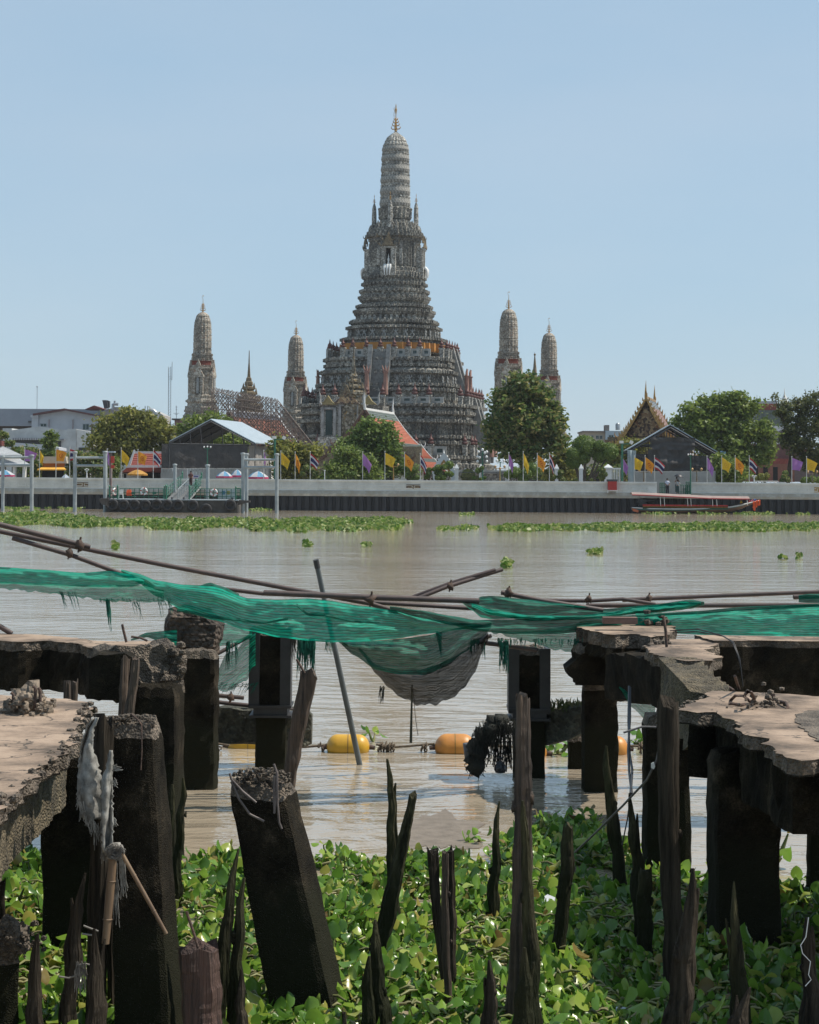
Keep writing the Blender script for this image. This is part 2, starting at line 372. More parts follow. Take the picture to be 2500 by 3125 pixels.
prang = thing('great_prang', 'towering grey porcelain-covered temple tower in the middle, tallest thing in the photo', 'temple tower', (XM, DM, GZ), -R(12.5))
def L(z): return z-GZ
body = [(y, w) for y, w in ((905, 100), (930, 105), (935, 125), (950, 130), (955, 148), (970, 165), (985, 170), (990, 178), (1005, 182), (1010, 190), (1026, 192), (1032, 176), (1050, 176), (1055, 168), (1225, 168), (1232, 178), (1255, 183), (1260, 193), (1282, 199), (1288, 206), (1300, 203), (1325, 205), (1330, 215), (1345, 203), (1365, 203), (1372, 223), (1390, 227), (1395, 214), (1405, 214), (1415, 232), (1435, 235), (1450, 230), (1462, 214), (1470, 218), (1478, 246), (1490, 249), (1500, 238), (1510, 262), (1525, 268), (1540, 266), (1560, 245), (1575, 250), (1583, 286), (1600, 293), (1612, 275), (1622, 310), (1634, 316), (1640, 290), (1692, 286), (1695, 328), (1701, 350), (1713, 352), (1718, 332), (1736, 343), (1748, 346), (1800, 346))]
pu = MB(); pu.loft([ring(hw(w)/KS, L(zz1(y))) for y, w in reversed(body)]); pu.build('upper_tower', mos_big, prang)
mid = [(430, 446), (440, 455), (450, 454), (455, 436), (470, 440), (475, 452), (490, 452), (498, 440), (510, 462), (520, 477), (535, 480), (545, 458), (600, 458), (605, 498), (615, 505), (625, 488), (632, 500), (640, 512), (650, 516), (655, 496), (712, 496), (760, 500)]
mb = MB(); mb.loft([ring(hw(w)/KW, L(zz2(y)), 1) for y, w in reversed(mid)]); mb.build('middle_terrace', mos_big, prang)
low = [(735, 611), (742, 618), (750, 618), (760, 592), (775, 598), (785, 615), (800, 612), (815, 588), (830, 596), (840, 615), (852, 618), (860, 580), (930, 576), (935, 605), (950, 612), (960, 590), (975, 615), (990, 618), (1000, 600), (1042, 600), (1060, 604), (1066, 640), (1080, 655), (1092, 640), (1105, 640), (1118, 668), (1140, 672), (1215, 672)]
mb = MB(); mb.loft([ring(hw(w)/KW, L(zz2(y)), 1) for y, w in reversed(low)]); mb.build('lower_terrace', mos_big, prang)
# the tall ribbed summit: each storey is a part of its own
def z1(y): return L(zz1(y))
tiers = [(900, 824, 108, 112), (824, 745, 101, 99), (745, 668, 98.5, 97), (668, 595, 96.5, 94.5), (595, 522, 94, 92), (522, 455, 91.5, 89.5), (455, 400, 89, 84), (400, 378, 81, 72)]
for i, (ya, yb, wa, wb) in enumerate(tiers):
    mb = MB(); h = z1(yb)-z1(ya); za = z1(ya); a, b = hw(wa), hw(wb)
    cob(mb, [(a*.965, za), (a*.965, za+h*.06), (a*.99, za+h*.1), ((a+b)/2, za+h*.5), (b*.99, za+h*.86), (b*1.015, za+h*.88), (b*1.015, za+h*.97), (b*.965, za+h)], 22)
    mb.build('summit_storey', mos_lite if i else mos_big, prang)
mb = MB(); cob(mb, [(hw(w), z1(y)) for y, w in ((378, 74), (372, 70), (350, 58), (335, 40), (322, 22), (312, 9), (306, 3))], 22); mb.build('dome_cap', mos_lite, prang)
trident('crown_finial', z1(118)-z1(306), prang, (0, 0, z1(308)), curl=False)
# leaf-shaped antefixes standing along every storey of the summit
af = MB(); af.loft([[(-.3, -.05, 0), (.3, -.05, 0), (.3, .12, 0), (-.3, .12, 0)], [(-.34, -.16, .7), (.34, -.16, .7), (.34, .1, .7), (-.34, .1, .7)], [(-.26, -.1, 1.7), (.26, -.1, 1.7), (.26, .12, 1.7), (-.26, .12, 1.7)], [(-.02, .05, 2.5), (.02, .05, 2.5), (.02, .12, 2.5), (-.02, .12, 2.5)]])
afm = [af.mesh('antefix', mos_lite), af.mesh('antefix', stone_d)]
for i, (ya, yb, wa, wb) in enumerate(tiers[1:7]):
    h = z1(yb)-z1(ya); r = hw((wa+wb)/2)
    for j in range(14):
        a = -math.pi*.98+math.pi*.96*(j+.5)/14
        if abs((a+math.pi/2)) > math.pi*.5: continue
        o = obj('antefix', afm[0 if j % 2 else 0], prang, (r*math.cos(a)*.985, r*math.sin(a)*.985, z1(ya)+h*.14), rzof(Vector((math.cos(a), math.sin(a), 0)))); o.scale = (1.0, 1, h*.7/2.5)
# rows of supporting figures
for (yt, yb, wrad, spc, mt, zf) in ((238, 292, 306, 1.75, stone_l, zz2), (549, 602, 474, 2.0, stone_l, zz2), (862, 932, 594, 2.5, stone_d, zz2), (835-1401, 898-1401, 106, 1.5, stone_l, zz2), (912-1401, 950-1401, 108, 1.3, stone_d, zz2)):
    h = zf(yt)-zf(yb); me = atlas_mesh(h*.9, mt, 'supporting_figure')
    wd_ = 1 if wrad > 400 else None
    for p, n in walk(hw(wrad)/(KW if wd_ else KS), L(zf(yb)), spc, False, wd_): obj('supporting_figure', me, prang, p+n*.1, rzof(n))
# projecting brackets under the ledges: hundreds of small blocks
mb = MB()
for y, w, s in ((1484, 250, .8), (1517, 267, .8), (1382, 227, .8), (1424, 235, .8), (1590, 292, .9), (1015, 190, .7), (995, 180, .7), (1336, 214, .8), (1292, 206, .7), (1628, 314, .9), (1705, 351, .9)):
    for p, n in walk(hw(w)/KS, z1(y), s): mb.cbox(p+n*.08, (s*.52, .34, .5), rzof(n))
for y, w, s in ((445, 455, .9), (484, 452, 1), (528, 479, .9), (612, 503, 1), (645, 515, 1), (746, 618, 1), (792, 614, 1.2), (846, 617, 1.2), (945, 610, 1.2), (983, 617, 1), (1073, 652, 1.2), (1128, 672, 1.3)):
    for p, n in walk(hw(w)/KW, L(zz2(y)), s, False, 1): mb.cbox(p+n*.08, (s*.5, .4, .55), rzof(n))
tag(mb.build('ledge_bracket', mos_big, prang), kind='stuff')
mb = MB()          # upright slim panels on the tiers between ledges
for y0, y1, w, s in ((1060, 1220, 169, 1.0), (1396, 1410, 216, .8), (1545, 1578, 250, .9)):
    for p, n in walk(hw(w)/KS, z1(y1), s): mb.box(p.x-.0, p.y, p.z, p.x+.01, p.y+.01, p.z+.01) if 0 else mb.cbox(p+n*.05+Vector((0, 0, (z1(y0)-z1(y1))/2)), (s*.55, .25, (z1(y0)-z1(y1))*.94), rzof(n))
for y0, y1, w, s in ((457, 473, 440, 1), (658, 710, 498, 1.4), (762, 782, 597, 1.3), (816, 832, 592, 1.3), (962, 974, 594, 1.3), (1094, 1106, 641, 1.4)):
    for p, n in walk(hw(w)/KW, L(zz2(y1)), s, False, 1): mb.cbox(p+n*.05+Vector((0, 0, (zz2(y0)-zz2(y1))/2)), (s*.6, .25, (zz2(y0)-zz2(y1))*.9), rzof(n))
tag(mb.build('relief_panel', mos_lite, prang), kind='stuff')
# balustrades: posts, grey panels with dark square openings, red-brown jar finials
def balustrade(w, y0, y1, sp, fh, yfin):
    zb, zt = L(zz2(y1)), L(zz2(y0)); h = zt-zb
    post = MB(); post.box(-.42, -.4, 0, .42, .35, h); post.box(-.5, -.48, h, .5, .45, h+.22); pme = post.mesh('balustrade_post', mos_lite)
    pan = MB()
    hwid = sp/2-.42
    for a in ((-hwid, 0, -hwid*.45, h*.92), (hwid*.45, 0, hwid, h*.92), (-hwid*.45, 0, hwid*.45, h*.3), (-hwid*.45, h*.68, hwid*.45, h*.92)): pan.box(a[0], -.12, a[1], a[2], .12, a[3])
    pan.mi = 1; pan.box(-hwid*.45, .02, h*.3, hwid*.45, .1, h*.68); pame = pan.mesh('balustrade_panel', [stone_l, glassy])
    fin = finial_mesh(fh, darkred, 'jar_finial')
    for p, n in walk(hw(w)/KW, zb, sp, False, 1):
        obj('balustrade_post', pme, prang, p-n*.4, rzof(n)); obj('jar_finial', fin, prang, p-n*.4+Vector((0, 0, h+.2)), 0)
        t = Vector((-n.y, n.x, 0)); obj('balustrade_panel', pame, prang, p-n*.4+t*sp/2, rzof(n))
balustrade(446, 378, 430, 2.3, 1.7, 0)
balustrade(611, 693, 735, 2.9, 2.0, 0)
balustrade(650, 1002, 1066, 3.0, 1.9, 0)
# saffron cloth tied round the tower above the upper walkway
mb = MB(); r0, r1 = ring(hw(352)/KS, L(zz2(392))), ring(hw(352)/KS, L(zz2(345))); n = len(r0)
for i in range(n):
    j = (i+1) % n; nn = (r0[i]+r0[j])
    if nn.y < 8:
        mb.hexa([r0[i]*1.0, r0[j], r0[j]*1.012, r0[i]*1.012, r1[i], r1[j], r1[j]*1.012+Vector((0, 0, 0)), r1[i]*1.012])
mb.build('saffron_cloth', M('saffron_cloth', (.5, .23, .05), (.4, .17, .035), .8, .8, .5, bsc=1.5, dist=.2), prang)
# stairways on the river face and on the right face
def stair(rz, y_top, y_bot, w_top, w_bot, name):
    zt, zb = L(zz2(y_top)), L(zz2(y_bot)); a, b = hw(w_top)/KW, hw(w_bot)/KW
    st = obj(name, None, prang, (0, 0, 0), rz)
    mb = MB(); ns = 26
    for i in range(ns):
        t0 = i/ns; z = zb+(zt-zb)*t0; yy = -(b+(a-b)*t0); mb.box(-1.2, yy, zb-.2 if i == 0 else z-.6, 1.2, -(a-.6), z+(zt-zb)/ns)
    mb.build('stair_flight', M('grey_steps', (.22, .22, .21), (.12, .12, .115), 2, .9, .4), st)
    for s in (-1, 1):
        mb = MB(); x0, x1 = (1.2, 1.95) if s > 0 else (-1.95, -1.2)
        mb.hexa([(x0, -b-.5, zb-1), (x1, -b-.5, zb-1), (x1, -a+.8, zb-1), (x0, -a+.8, zb-1), (x0, -b-.5, zb+1.2), (x1, -b-.5, zb+1.2), (x1, -a-.1, zt+1.2), (x0, -a-.1, zt+1.2)])
        mb.build('stair_parapet', M('grey_stair_parapet', (.26, .26, .25), (.12, .12, .115), 1.5, .85, .4), st)
        mb = MB(); xx = s*1.6; mb.lathe([(.45, 0), (.4, 1.5), (.32, 3.4), (.5, 3.7)], 8, (xx, -b-.7, zb)); 
        for q in (-1, 0, 1): mb.tube([(xx+q*.2, -b-.7, zb+3.6), (xx+q*.45, -b-.7, zb+4.3), (xx+q*.6, -b-.8, zb+4.9)], [.2, .14, .03], 5)
        mb.build('stair_guardian_post', M('rose_plaster', (.36, .2, .15), (.22, .12, .1), 2, .8), st)
    return st
for rz in (0, R(90), R(-90)):
    stair(rz, 400, 680, 448, 520, 'stairway')
    stair(rz, 735, 1066, 612, 700, 'stairway')
# porch niches on the four faces of the tower shaft
for rz in (0, R(90), R(-90)):
    pc = obj('porch_niche', None, prang, (0, 0, 0), rz)
    w0 = hw(168)/KS; zb = z1(1225); zt = z1(1110)
    mb = MB()
    for s in (-1, 1):
        x0, x1 = sorted((s*.42, s*1.25)); mb.box(x0, -w0-.9, zb, x1, -w0+.3, zt); x0, x1 = sorted((s*.55, s*1.05)); mb.box(x0, -w0-1.05, zb, x1, -w0-.9, zt)
    mb.box(-1.4, -w0-1.15, zt, 1.4, -w0+.3, zt+.3); mb.box(-1.3, -w0-1.2, z1(1290), 1.3, -w0+.3, zb-.05)
    mb.build('porch', mos_lite, pc)
    mb = MB()
    for (sc_, z0_, yo) in ((1, zt+.3, -1.25), (.72, zt+1.25, -.95)):
        for k in range(3):
            q = 1-k*.16; mb.prism([(-1.15*sc_*q, -w0+yo-.08*k, z0_+.05+k*.05), (1.15*sc_*q, -w0+yo-.08*k, z0_+.05+k*.05), (.8*sc_*q, -w0+yo-.08*k, z0_+.6*sc_*q), (.32*sc_*q, -w0+yo-.08*k, z0_+1.3*sc_*q), (0, -w0+yo-.08*k, z0_+2.2*sc_*q), (-.32*sc_*q, -w0+yo-.08*k, z0_+1.3*sc_*q), (-.8*sc_*q, -w0+yo-.08*k, z0_+.6*sc_*q)], Vector((0, .1, 0)))
        for s in (-1, 1): mb.tube([(s*1.0*sc_, -w0+yo, z0_), (s*1.35*sc_, -w0+yo, z0_+.2), (s*1.5*sc_, -w0+yo, z0_+.7)], [.1, .08, .02], 5)
    mb.build('porch_gable', golddull, pc)
    mb = MB(); mb.box(-.42, -w0-.25, zb+.02, .42, -w0-.2, zt-.02); mb.build('niche_recess', darkhole, pc)
    mb = MB(); mb.lathe([(.22, 0), (.28, .3), (.17, .7), (.25, 1.1), (.18, 1.25), (.08, 1.35), (.13, 1.5), (.06, 1.75), (.01, 2.1)], 8, (0, -w0-.6, zb)); mb.build('niche_statue', whitepaint, pc)
    for s in (-1, 0, 1):
        mb = MB(); mb.tube([(s*.42, -w0-1.25, z1(1222)), (s*.48, -w0-1.6, z1(1240)), (s*.45, -w0-1.7, z1(1262)), (s*.4, -w0-1.65, z1(1290))], [.26, .25, .14, .07], 7)
        mb.build('elephant_head', whitepaint, pc)
# the four slim turrets standing at the foot of the summit
tb = MB(); cob(tb, [(.95, 0), (.98, 1.2), (1.08, 1.25), (1.0, 1.5), (1.0, 3.2), (1.05, 3.3), (.98, 3.5), (.96, 5.4), (1.0, 5.5), (.92, 5.7), (.86, 7.6), (.9, 7.7), (.8, 8.0), (.62, 9.0), (.36, 9.8), (.08, 10.3)], 12)
tb.box(-1.35, -1.35, -1.2, 1.35, 1.35, -.3); tb.box(-1.15, -1.15, -.3, 1.15, 1.15, .1); tb.v = [tuple(q*.42 for q in v) for v in tb.v]; tme = tb.mesh('turret', mos_lite)
for k in range(4):
    a = k*math.pi/2; r = hw(139)/math.cos(R(12.5)); tu = obj('turret', tme, prang, (r*math.sin(a), -r*math.cos(a), z1(950)), a)
    trident('turret_finial', 1.6, tu, (0, 0, 4.25), curl=False)
for k in range(4):       # upturned naga ends at the roof corners of the shaft
    mb = MB()
    for s in (-1, 1):
        for y_, w_ in ((1030, 192), (1080, 180)):
            q = hw(w_)/KS; mb.tube([(s*.38*q, -q, z1(y_)), (s*.42*q, -q-.35, z1(y_)+.05), (s*.42*q, -q-.5, z1(y_)+.5)], [.12, .09, .02], 5)
    mb.build('roof_horn', golddull, prang, (0, 0, 0), k*math.pi/2)
mb = MB()        # corner clusters of small stupa-like pinnacles giving the ledges their broken outline
for y, w, s, h in ((990, 168, .75, 1.3), (960, 150, .7, 1.2), (1600, 290, 1.2, .8), (1500, 245, 1.1, .7), (1400, 224, 1, .6)):
    for p, n in walk(hw(w)/KS, z1(y), s): mb.loft([[p+Vector((a*.2, b*.2, 0)) for a, b in ((-1, -1), (1, -1), (1, 1), (-1, 1))], [p+Vector((a*.25, b*.25, h*.4)) for a, b in ((-1, -1), (1, -1), (1, 1), (-1, 1))], [p+Vector((a*.02, b*.02, h)) for a, b in ((-1, -1), (1, -1), (1, 1), (-1, 1))]])
tag(mb.build('ledge_pinnacle', mos_big, prang), kind='stuff')

# ------------------------------------------------------------------ the four satellite prangs
DS = 316.0
def zs(y): return 3+(HY-(850+y/3.136))*DS/F-GZ
def hs_(p): return p/3.136*DS/F
small = thing('satellite_prang', 'slender grey tower with gold finial behind the bamboo scaffolding, leftmost of the four small towers', 'temple tower', (P(612, 1450, DS).x, DS, GZ), -R(12.5), 'four slender corner towers')
st_ = [(735, 690, 87.5, 87.5), (690, 622, 87, 87), (622, 552, 87, 86), (552, 490, 86, 84), (490, 430, 83.5, 79), (430, 372, 77, 63)]
for i, (ya, yb, wa, wb) in enumerate(st_):
    mb = MB(); h = zs(yb)-zs(ya); za = zs(ya); a, b = hs_(wa), hs_(wb)
    cob(mb, [(a*.94, za), (a*.94, za+h*.08), (a, za+h*.12), ((a+b)/2, za+h*.5), (b, za+h*.86), (b*1.03, za+h*.88), (b*1.03, za+h*.96), (b*.95, za+h)], 16); mb.build('summit_storey', mos_warm, small)
mb = MB(); cob(mb, [(hs_(w), zs(y)) for y, w in ((372, 62), (360, 54), (347, 40), (338, 24), (332, 8), (327, 3))], 16); mb.build('dome_cap', mos_warm, small)
trident('crown_finial', zs(165)-zs(330), small, (0, 0, zs(331)))
mb = MB(); mb.loft([ring(hs_(w)/KS, zs(y)) for y, w in ((805, 102), (795, 98), (785, 100), (780, 94), (770, 97), (760, 94), (750, 99), (733, 96))]); mb.build('upper_ledges', mos_warm, small)
mb = MB(); mb.loft([ring(hs_(w)/KS, zs(y)) for y, w in ((848, 102), (825, 94), (815, 94), (805, 103))]); mb.build('red_band', M('red_brick_band', (.24, .07, .045), (.13, .04, .03), 3, .9, .5, bsc=4, dist=.1), small)
mb = MB(); mb.loft([ring(hs_(w)/KS, zs(y)) for y, w in ((1500, 200), (1400, 192), (1395, 180), (1350, 180), (1345, 168), (1320, 165), (1300, 150), (1290, 158), (1255, 155), (1240, 135), (1210, 132), (1200, 145), (1180, 142), (1165, 126), (1140, 130), (1130, 115), (1122, 108), (895, 108), (888, 118), (872, 120), (868, 110), (848, 108))]); mb.build('tower_shaft', mos_warm, small)
mb = MB()
for y0, y1, w, s in ((900, 1115, 108, .8), (735, 760, 96, .6), (770, 795, 97, .6)):
    for p, n in walk(hs_(w)/KS, zs(y1), s): mb.cbox(p+n*.04+Vector((0, 0, (zs(y0)-zs(y1))/2)), (s*.5, .2, (zs(y0)-zs(y1))*.95), rzof(n))
for y, w, s in ((878, 119, .6), (1135, 122, .7), (1190, 144, .7), (1248, 148, .7), (1285, 157, .8), (1335, 167, .8)):
    for p, n in walk(hs_(w)/KS, zs(y), s): mb.cbox(p+n*.05, (s*.55, .25, .35), rzof(n))
tag(mb.build('relief_panel', mos_warm, small), kind='stuff')
for k in range(4):
    w0 = hs_(108)/KS; mb = MB(); zb, zt = zs(1120), zs(965)
    for s in (-1, 1):
        x0, x1 = sorted((s*.42, s*.85)); mb.box(x0, -w0-.35, zb, x1, -w0+.2, zt)
    mb.box(-.95, -w0-.42, zt, .95, -w0+.2, zt+.25)
    for (sc_, z0_, yo) in ((.8, zt+.25, -.45), (.6, zt+1.3, -.35)):
        mb.prism([(-1.2*sc_, -w0+yo, z0_), (1.2*sc_, -w0+yo, z0_), (.7*sc_, -w0+yo, z0_+1.0*sc_), (0, -w0+yo, z0_+2.7*sc_), (-.7*sc_, -w0+yo, z0_+1.0*sc_)], Vector((0, .5, 0)))
    mb.mi = 1; mb.box(-.42, -w0-.12, zb+.02, .42, -w0-.08, zt-.02)
    mb.mi = 2; mb.lathe([(.22, 0), (.26, 1.0), (.17, 1.6), (.27, 2.3), (.08, 2.5), (.16, 2.8), (.02, 3.2)], 7, (0, -w0-.3, zb))
    mb.build('niche', [mos_warm, darkhole, stone_l], small, (0, 0, 0), k*math.pi/2)
for (px_, D, la) in ((1551, 306, 'slender grey tower with gold finial rising behind the tall tree, right of the great tower'), (899, 364, 'smaller grey tower between the scaffolding and the great tower, gold curl on top'), (1675, 354, 'rightmost grey tower, its lower half hidden by the tall tree')):
    dup(small, (P(px_, 1450, D).x, D, GZ), None, la)

hz = MB(); hz.box(-940, -60, -2.5, 940, 5040, 80)
hm = bpy.data.materials.new('thin_haze'); hm.use_nodes = True; hn = hm.node_tree.nodes; hn.remove(hn['Principled BSDF']); pv_ = hn.new('ShaderNodeVolumePrincipled'); pv_.inputs['Color'].default_value = (.9, .94, 1, 1); pv_.inputs['Density'].default_value = .00009
hm.node_tree.links.new(pv_.outputs[0], hn['Material Output'].inputs['Volume']); tag(hz.build('haze', hm), kind='stuff')
# ------------------------------------------------------------------ temple halls
DR = -R(12.5)
def tiles(mb_, a, b, c, d, n, proud=.06):
    """courses of roof tiles between ridge line a-b and eave line d-c (a over d, b over c): stepped strips"""
    for i in range(n):
        t0, t1 = i/n, (i+1)/n
        p = [a.lerp(d, t0), b.lerp(c, t0), b.lerp(c, t1), a.lerp(d, t1)]; nn = (b-a).cross(d-a).normalized()
        if nn.z < 0: nn = -nn
        mb_.add([p[0], p[1], p[2]+nn*proud, p[3]+nn*proud, p[2], p[3]], [(0, 1, 2, 3), (3, 2, 4, 5)])
def hall(name, label, cat, px, py_ap, Y, hwid, Lr, tiers, rz, mats, wall_h, gable='plain'):
    """gabled hall: front gable at local y=0; tiers = [(drop of ridge below apex, half width at ridge side, half width at eave, z drop, y inset)]"""
    roofm, edge, trim, gab, wallm_ = mats
    ap = P(px, py_ap, Y); t = thing(name, label, cat, (ap.x, Y, GZ), rz); za = ap.z-GZ
    rf, eg, tr, fb = MB(), MB(), MB(), MB()
    for (dz, w0, w1, dz1, y0, y1) in tiers:
        for s in (-1, 1):
            n = 6; pts = []
            for k in range(n+1):         # concave sweep of the roof
                q = k/n; w = w0+(w1-w0)*q; z = za-dz-(dz1-dz)*(1-(1-q)**1.35)
                pts.append((w*s, z))
            for k in range(n):
                (xa, zA), (xb, zB) = pts[k], pts[k+1]
                a, b, c, d = Vector((xa, y0, zA)), Vector((xa, y1, zA)), Vector((xb, y1, zB)), Vector((xb, y0, zB))
                tiles(eg if k in (0, n-1) else rf, a, b, c, d, 4)
                low = Vector((0, 0, -.12)); (eg if k in (0, n-1) else rf).add([a+low, b+low, c+low, d+low], [(3, 2, 1, 0)])
            for yy in (y0, y1):            # bargeboards
                top = [Vector((x*1.0, yy, z+.18)) for x, z in pts]; bot = [Vector((x, yy, z-.35)) for x, z in pts]
                for k in range(n): (fb if yy == y0 else tr).hexa([bot[k]+Vector((0, -.12, 0)), bot[k+1]+Vector((0, -.12, 0)), bot[k+1]+Vector((0, .12, 0)), bot[k]+Vector((0, .12, 0)), top[k]+Vector((0, -.12, 0)), top[k+1]+Vector((0, -.12, 0)), top[k+1]+Vector((0, .12, 0)), top[k]+Vector((0, .12, 0))])
                e = top[-1]; (fb if yy == y0 else tr).tube([e, e+Vector((s*.2, 0, .02)), e+Vector((s*.35, 0, .35)), e+Vector((s*.28, 0, .7))], [.12, .11, .07, .02], 5)
                if gable == 'gold':
                    for k in range(n*2):
                        q = top[k//2].lerp(top[k//2+1], (k % 2)*.5); tr.loft([[q+Vector((a*.14, b*.08, 0)) for a, b in ((-1, -1), (1, -1), (1, 1), (-1, 1))], [q+Vector((s*.12, 0, .5))+Vector((a*.01, b*.01, 0)) for a, b in ((-1, -1), (1, -1), (1, 1), (-1, 1))]])
        if w0 < .3:
            for yy in (y0, y1):
                tr.tube([(0, yy, za-dz), (0, yy-.1, za-dz+.5), (0, yy-.35, za-dz+.9), (0, yy-.15, za-dz+1.6), (0, yy-.1, za-dz+2.3)], [.2, .17, .13, .07, .01], 5)
            tr.box(-.16, y0, za-dz-.05, .16, y1, za-dz+.25)
    rf.build('roof', roofm, t); eg.build('roof_border', edge, t); tr.build('ridge_trim', trim, t); fb.build('bargeboard', trim if gable == 'gold' else M('brown_gilt_bargeboard', (.13, .06, .035), (.07, .035, .025), 3, .6), t)
    w = max(x[2] for x in tiers)*.86; zb = za-max(x[3] for x in tiers)
    y0 = tiers[0][4]+.9; y1 = tiers[0][5]-.5
    m = MB(); m.box(-w, y0+.4, -.5, w, y1, zb+.5); m.build('wall', wallm_, t)
    m = MB(); m.prism([(-tiers[0][2]*.97, y0, za-tiers[0][3]-.1), (tiers[0][2]*.97, y0, za-tiers[0][3]-.1), (0, y0, za-.3)], Vector((0, .3, 0)))
    m.box(-w, y0-.02, zb-.2, w, y0+.39, za-tiers[0][3]-.12); m.build('gable', gab, t)
    return t, za, w, y0, y1
orn = mosaic('gilded_relief_gable', (.09, .06, .05), (.26, .17, .1), (.4, .29, .17), 3.5, (.25, .1, .05))
t, za, w_, y0, y1 = hall('temple_hall', 'temple hall with terracotta roofs and white ridges behind the green mound of trees', 'temple hall', 1114, 1250, 262, 0, 17, [(0, .05, 4.4, 4.8, 0, 17), (4.4, 4.3, 6.4, 6.6, .8, 16), (6.4, 6.3, 8.9, 8.6, 1.2, 15.5)], DR, (tile_red, tile_green, whitepaint, golddull, white), 3)
for k in range(5): mb = MB(); mb.box(w_, y0+1.5+k*2.6, .2, w_+.12, y0+2.5+k*2.6, 2.6); mb.build('window', darkhole, t)
for k in range(5): mb = MB(); mb.box(-w_+.8+k*3.1, y0+.28, .1, -w_+2.1+k*3.1, y0+.38, 2.4); mb.build('doorway', darkhole, t)
t, za, w_, y0, y1 = hall('gilded_hall', 'temple hall with gilded flame-edged gable rising behind the right-hand covered shed', 'temple hall', 1972, 1215, 250, 0, 12, [(0, .05, 3.7, 5.2, 0, 12), (1.2, 0.6, 4.3, 6.4, -1.2, 12.5), (6.1, 4.1, 6.3, 7.9, -1.3, 12)], DR, (M('mauve_roof_tiles', (.3, .18, .14), (.2, .11, .085), 3, .5, .4, bsc=8, dist=.05), M('slate_border_tiles', (.2, .23, .25), (.12, .14, .15), 3, .5), gold, orn, redbrown), 3, 'gold')
mb = MB(); mb.prism([(-2.6, y0-.9, za-4.9), (2.6, y0-.9, za-4.9), (0, y0-.9, za-1.1)], Vector((0, .5, 0))); mb.build('pediment_relief', orn, t)
mb = MB(); mb.box(-5, y0-.6, za-5.5, 5, y0-.1, za-5.0); mb.mi = 1; mb.box(-5, y0-.62, za-8.1, 5, y0-.2, za-7.9)
for k in range(2): mb.box(-5.3, y0-1.0, za-8.6-k*.5, 5.3, y0-.65, za-8.4-k*.5)
mb.build('cornice', [golddull, whitepaint], t)
t, za, w_, y0, y1 = hall('tiled_hall', 'orange and slate tiled temple roof standing behind the bamboo scaffolding', 'temple hall', 700, 1257, 285, 0, 16, [(0, .05, 3.2, 3.6, 0, 15), (3.4, 3.1, 5.0, 5.4, .5, 14.5)], -R(24), (M('rust_red_tiles', (.26, .09, .05), (.17, .05, .03), 3, .55, .5, bsc=9, dist=.05), M('slate_blue_tiles', (.1, .12, .16), (.06, .07, .1), 3, .5), M('grey_white_trim', (.5, .52, .55), (.4, .4, .42), 2, .7), darkred, white), 3)
# side-on hall with red roof and white ends
t = T('red_roofed_hall', 'low hall with bright red roof and white edges left of the grey shed', 'temple hall', P(430, 1462, 228))
Y = 228
def roofplane(T_, pts, Y0, Y1, mat_, edge=None, n=7, name='roof'):
    (x0, ya), (x1, yb), (x2, yc), (x3, yd) = pts; m = T_.mb()
    tiles(m, P(x0, ya, Y1), P(x1, yb, Y1), P(x2, yc, Y0), P(x3, yd, Y0), n)
    a = [P(x0, ya, Y1), P(x1, yb, Y1), P(x2, yc, Y0), P(x3, yd, Y0)]; lo = Vector((0, .1, -.15)); m.add([p+lo for p in a], [(3, 2, 1, 0)])
    T_.part(m, name, mat_)
rr = M('vermilion_roof_tiles', (.25, .055, .035), (.17, .035, .025), 3, .6, .5, bsc=9, dist=.05)
roofplane(t, [(412, 1383), (520, 1383), (520, 1422), (396, 1422)], Y, Y+3, rr)
roofplane(t, [(388, 1427), (520, 1427), (520, 1438), (372, 1441)], Y-1.2, Y-.3, rr)
m = t.mb(); m.px(408, 1378, 520, 1384, Y+2.9, .3); m.px(370, 1420, 520, 1427, Y-.3, .3)
m.ppoly([(412, 1374), (408, 1372), (389, 1422), (350, 1446), (354, 1449), (394, 1427), (398, 1420)], Y-.4, .3); t.part(m, 'white_ridge', whitepaint)
m = t.mb(); m.px(362, 1438, 520, 1466, Y+.2, 4); t.part(m, 'wall', white); m = t.mb(); m.px(378, 1446, 385, 1462, Y+.05, .1); m.px(430, 1441, 490, 1462, Y+.05, .1); t.part(m, 'dark_opening', darkhole)
# spired pavilion behind the scaffolding, and the mirror-windowed entrance pavilion
def spire(name, label, cat, px, Y, prof, base_py, mat_, rz=DR, grow=0):
    t = thing(name, label, cat, (P(px, base_py, Y).x, Y, GZ), rz)
    pr = [(hw_*Y/F/KS, 3+(HY-py)*Y/F-GZ) for py, hw_ in prof]
    m = MB(); m.loft([ring(w, z) for w, z in reversed([q for q in pr])]); m.build('tiered_roof', mat_, t)
    return t
sp_prof = [(1073, 1), (1110, 2), (1155, 5), (1158, 8), (1167, 9), (1170, 12), (1178, 13), (1182, 10), (1186, 17), (1192, 18), (1196, 14), (1202, 24), (1208, 25), (1212, 19), (1220, 33), (1228, 34), (1232, 26), (1240, 40), (1249, 42), (1253, 32), (1262, 46), (1270, 48), (1275, 40), (1300, 42), (1430, 42)]
t = spire('spired_pavilion', 'ochre stepped spire rising from behind the bamboo scaffolding', 'pavilion', 756, 300, sp_prof, 1440, golddull)
m = MB()
for y, w in ((1192, 18), (1208, 25), (1228, 34), (1249, 42), (1270, 48)):
    for p, n in walk(w*300/F/KS, 3+(HY-y)*300/F-GZ, .8): m.loft([[p+Vector((a*.22, b*.22, 0)) for a, b in ((-1, -1), (1, -1), (1, 1), (-1, 1))], [p+Vector((a*.02, b*.02, 1.0)) for a, b in ((-1, -1), (1, -1), (1, 1), (-1, 1))]])
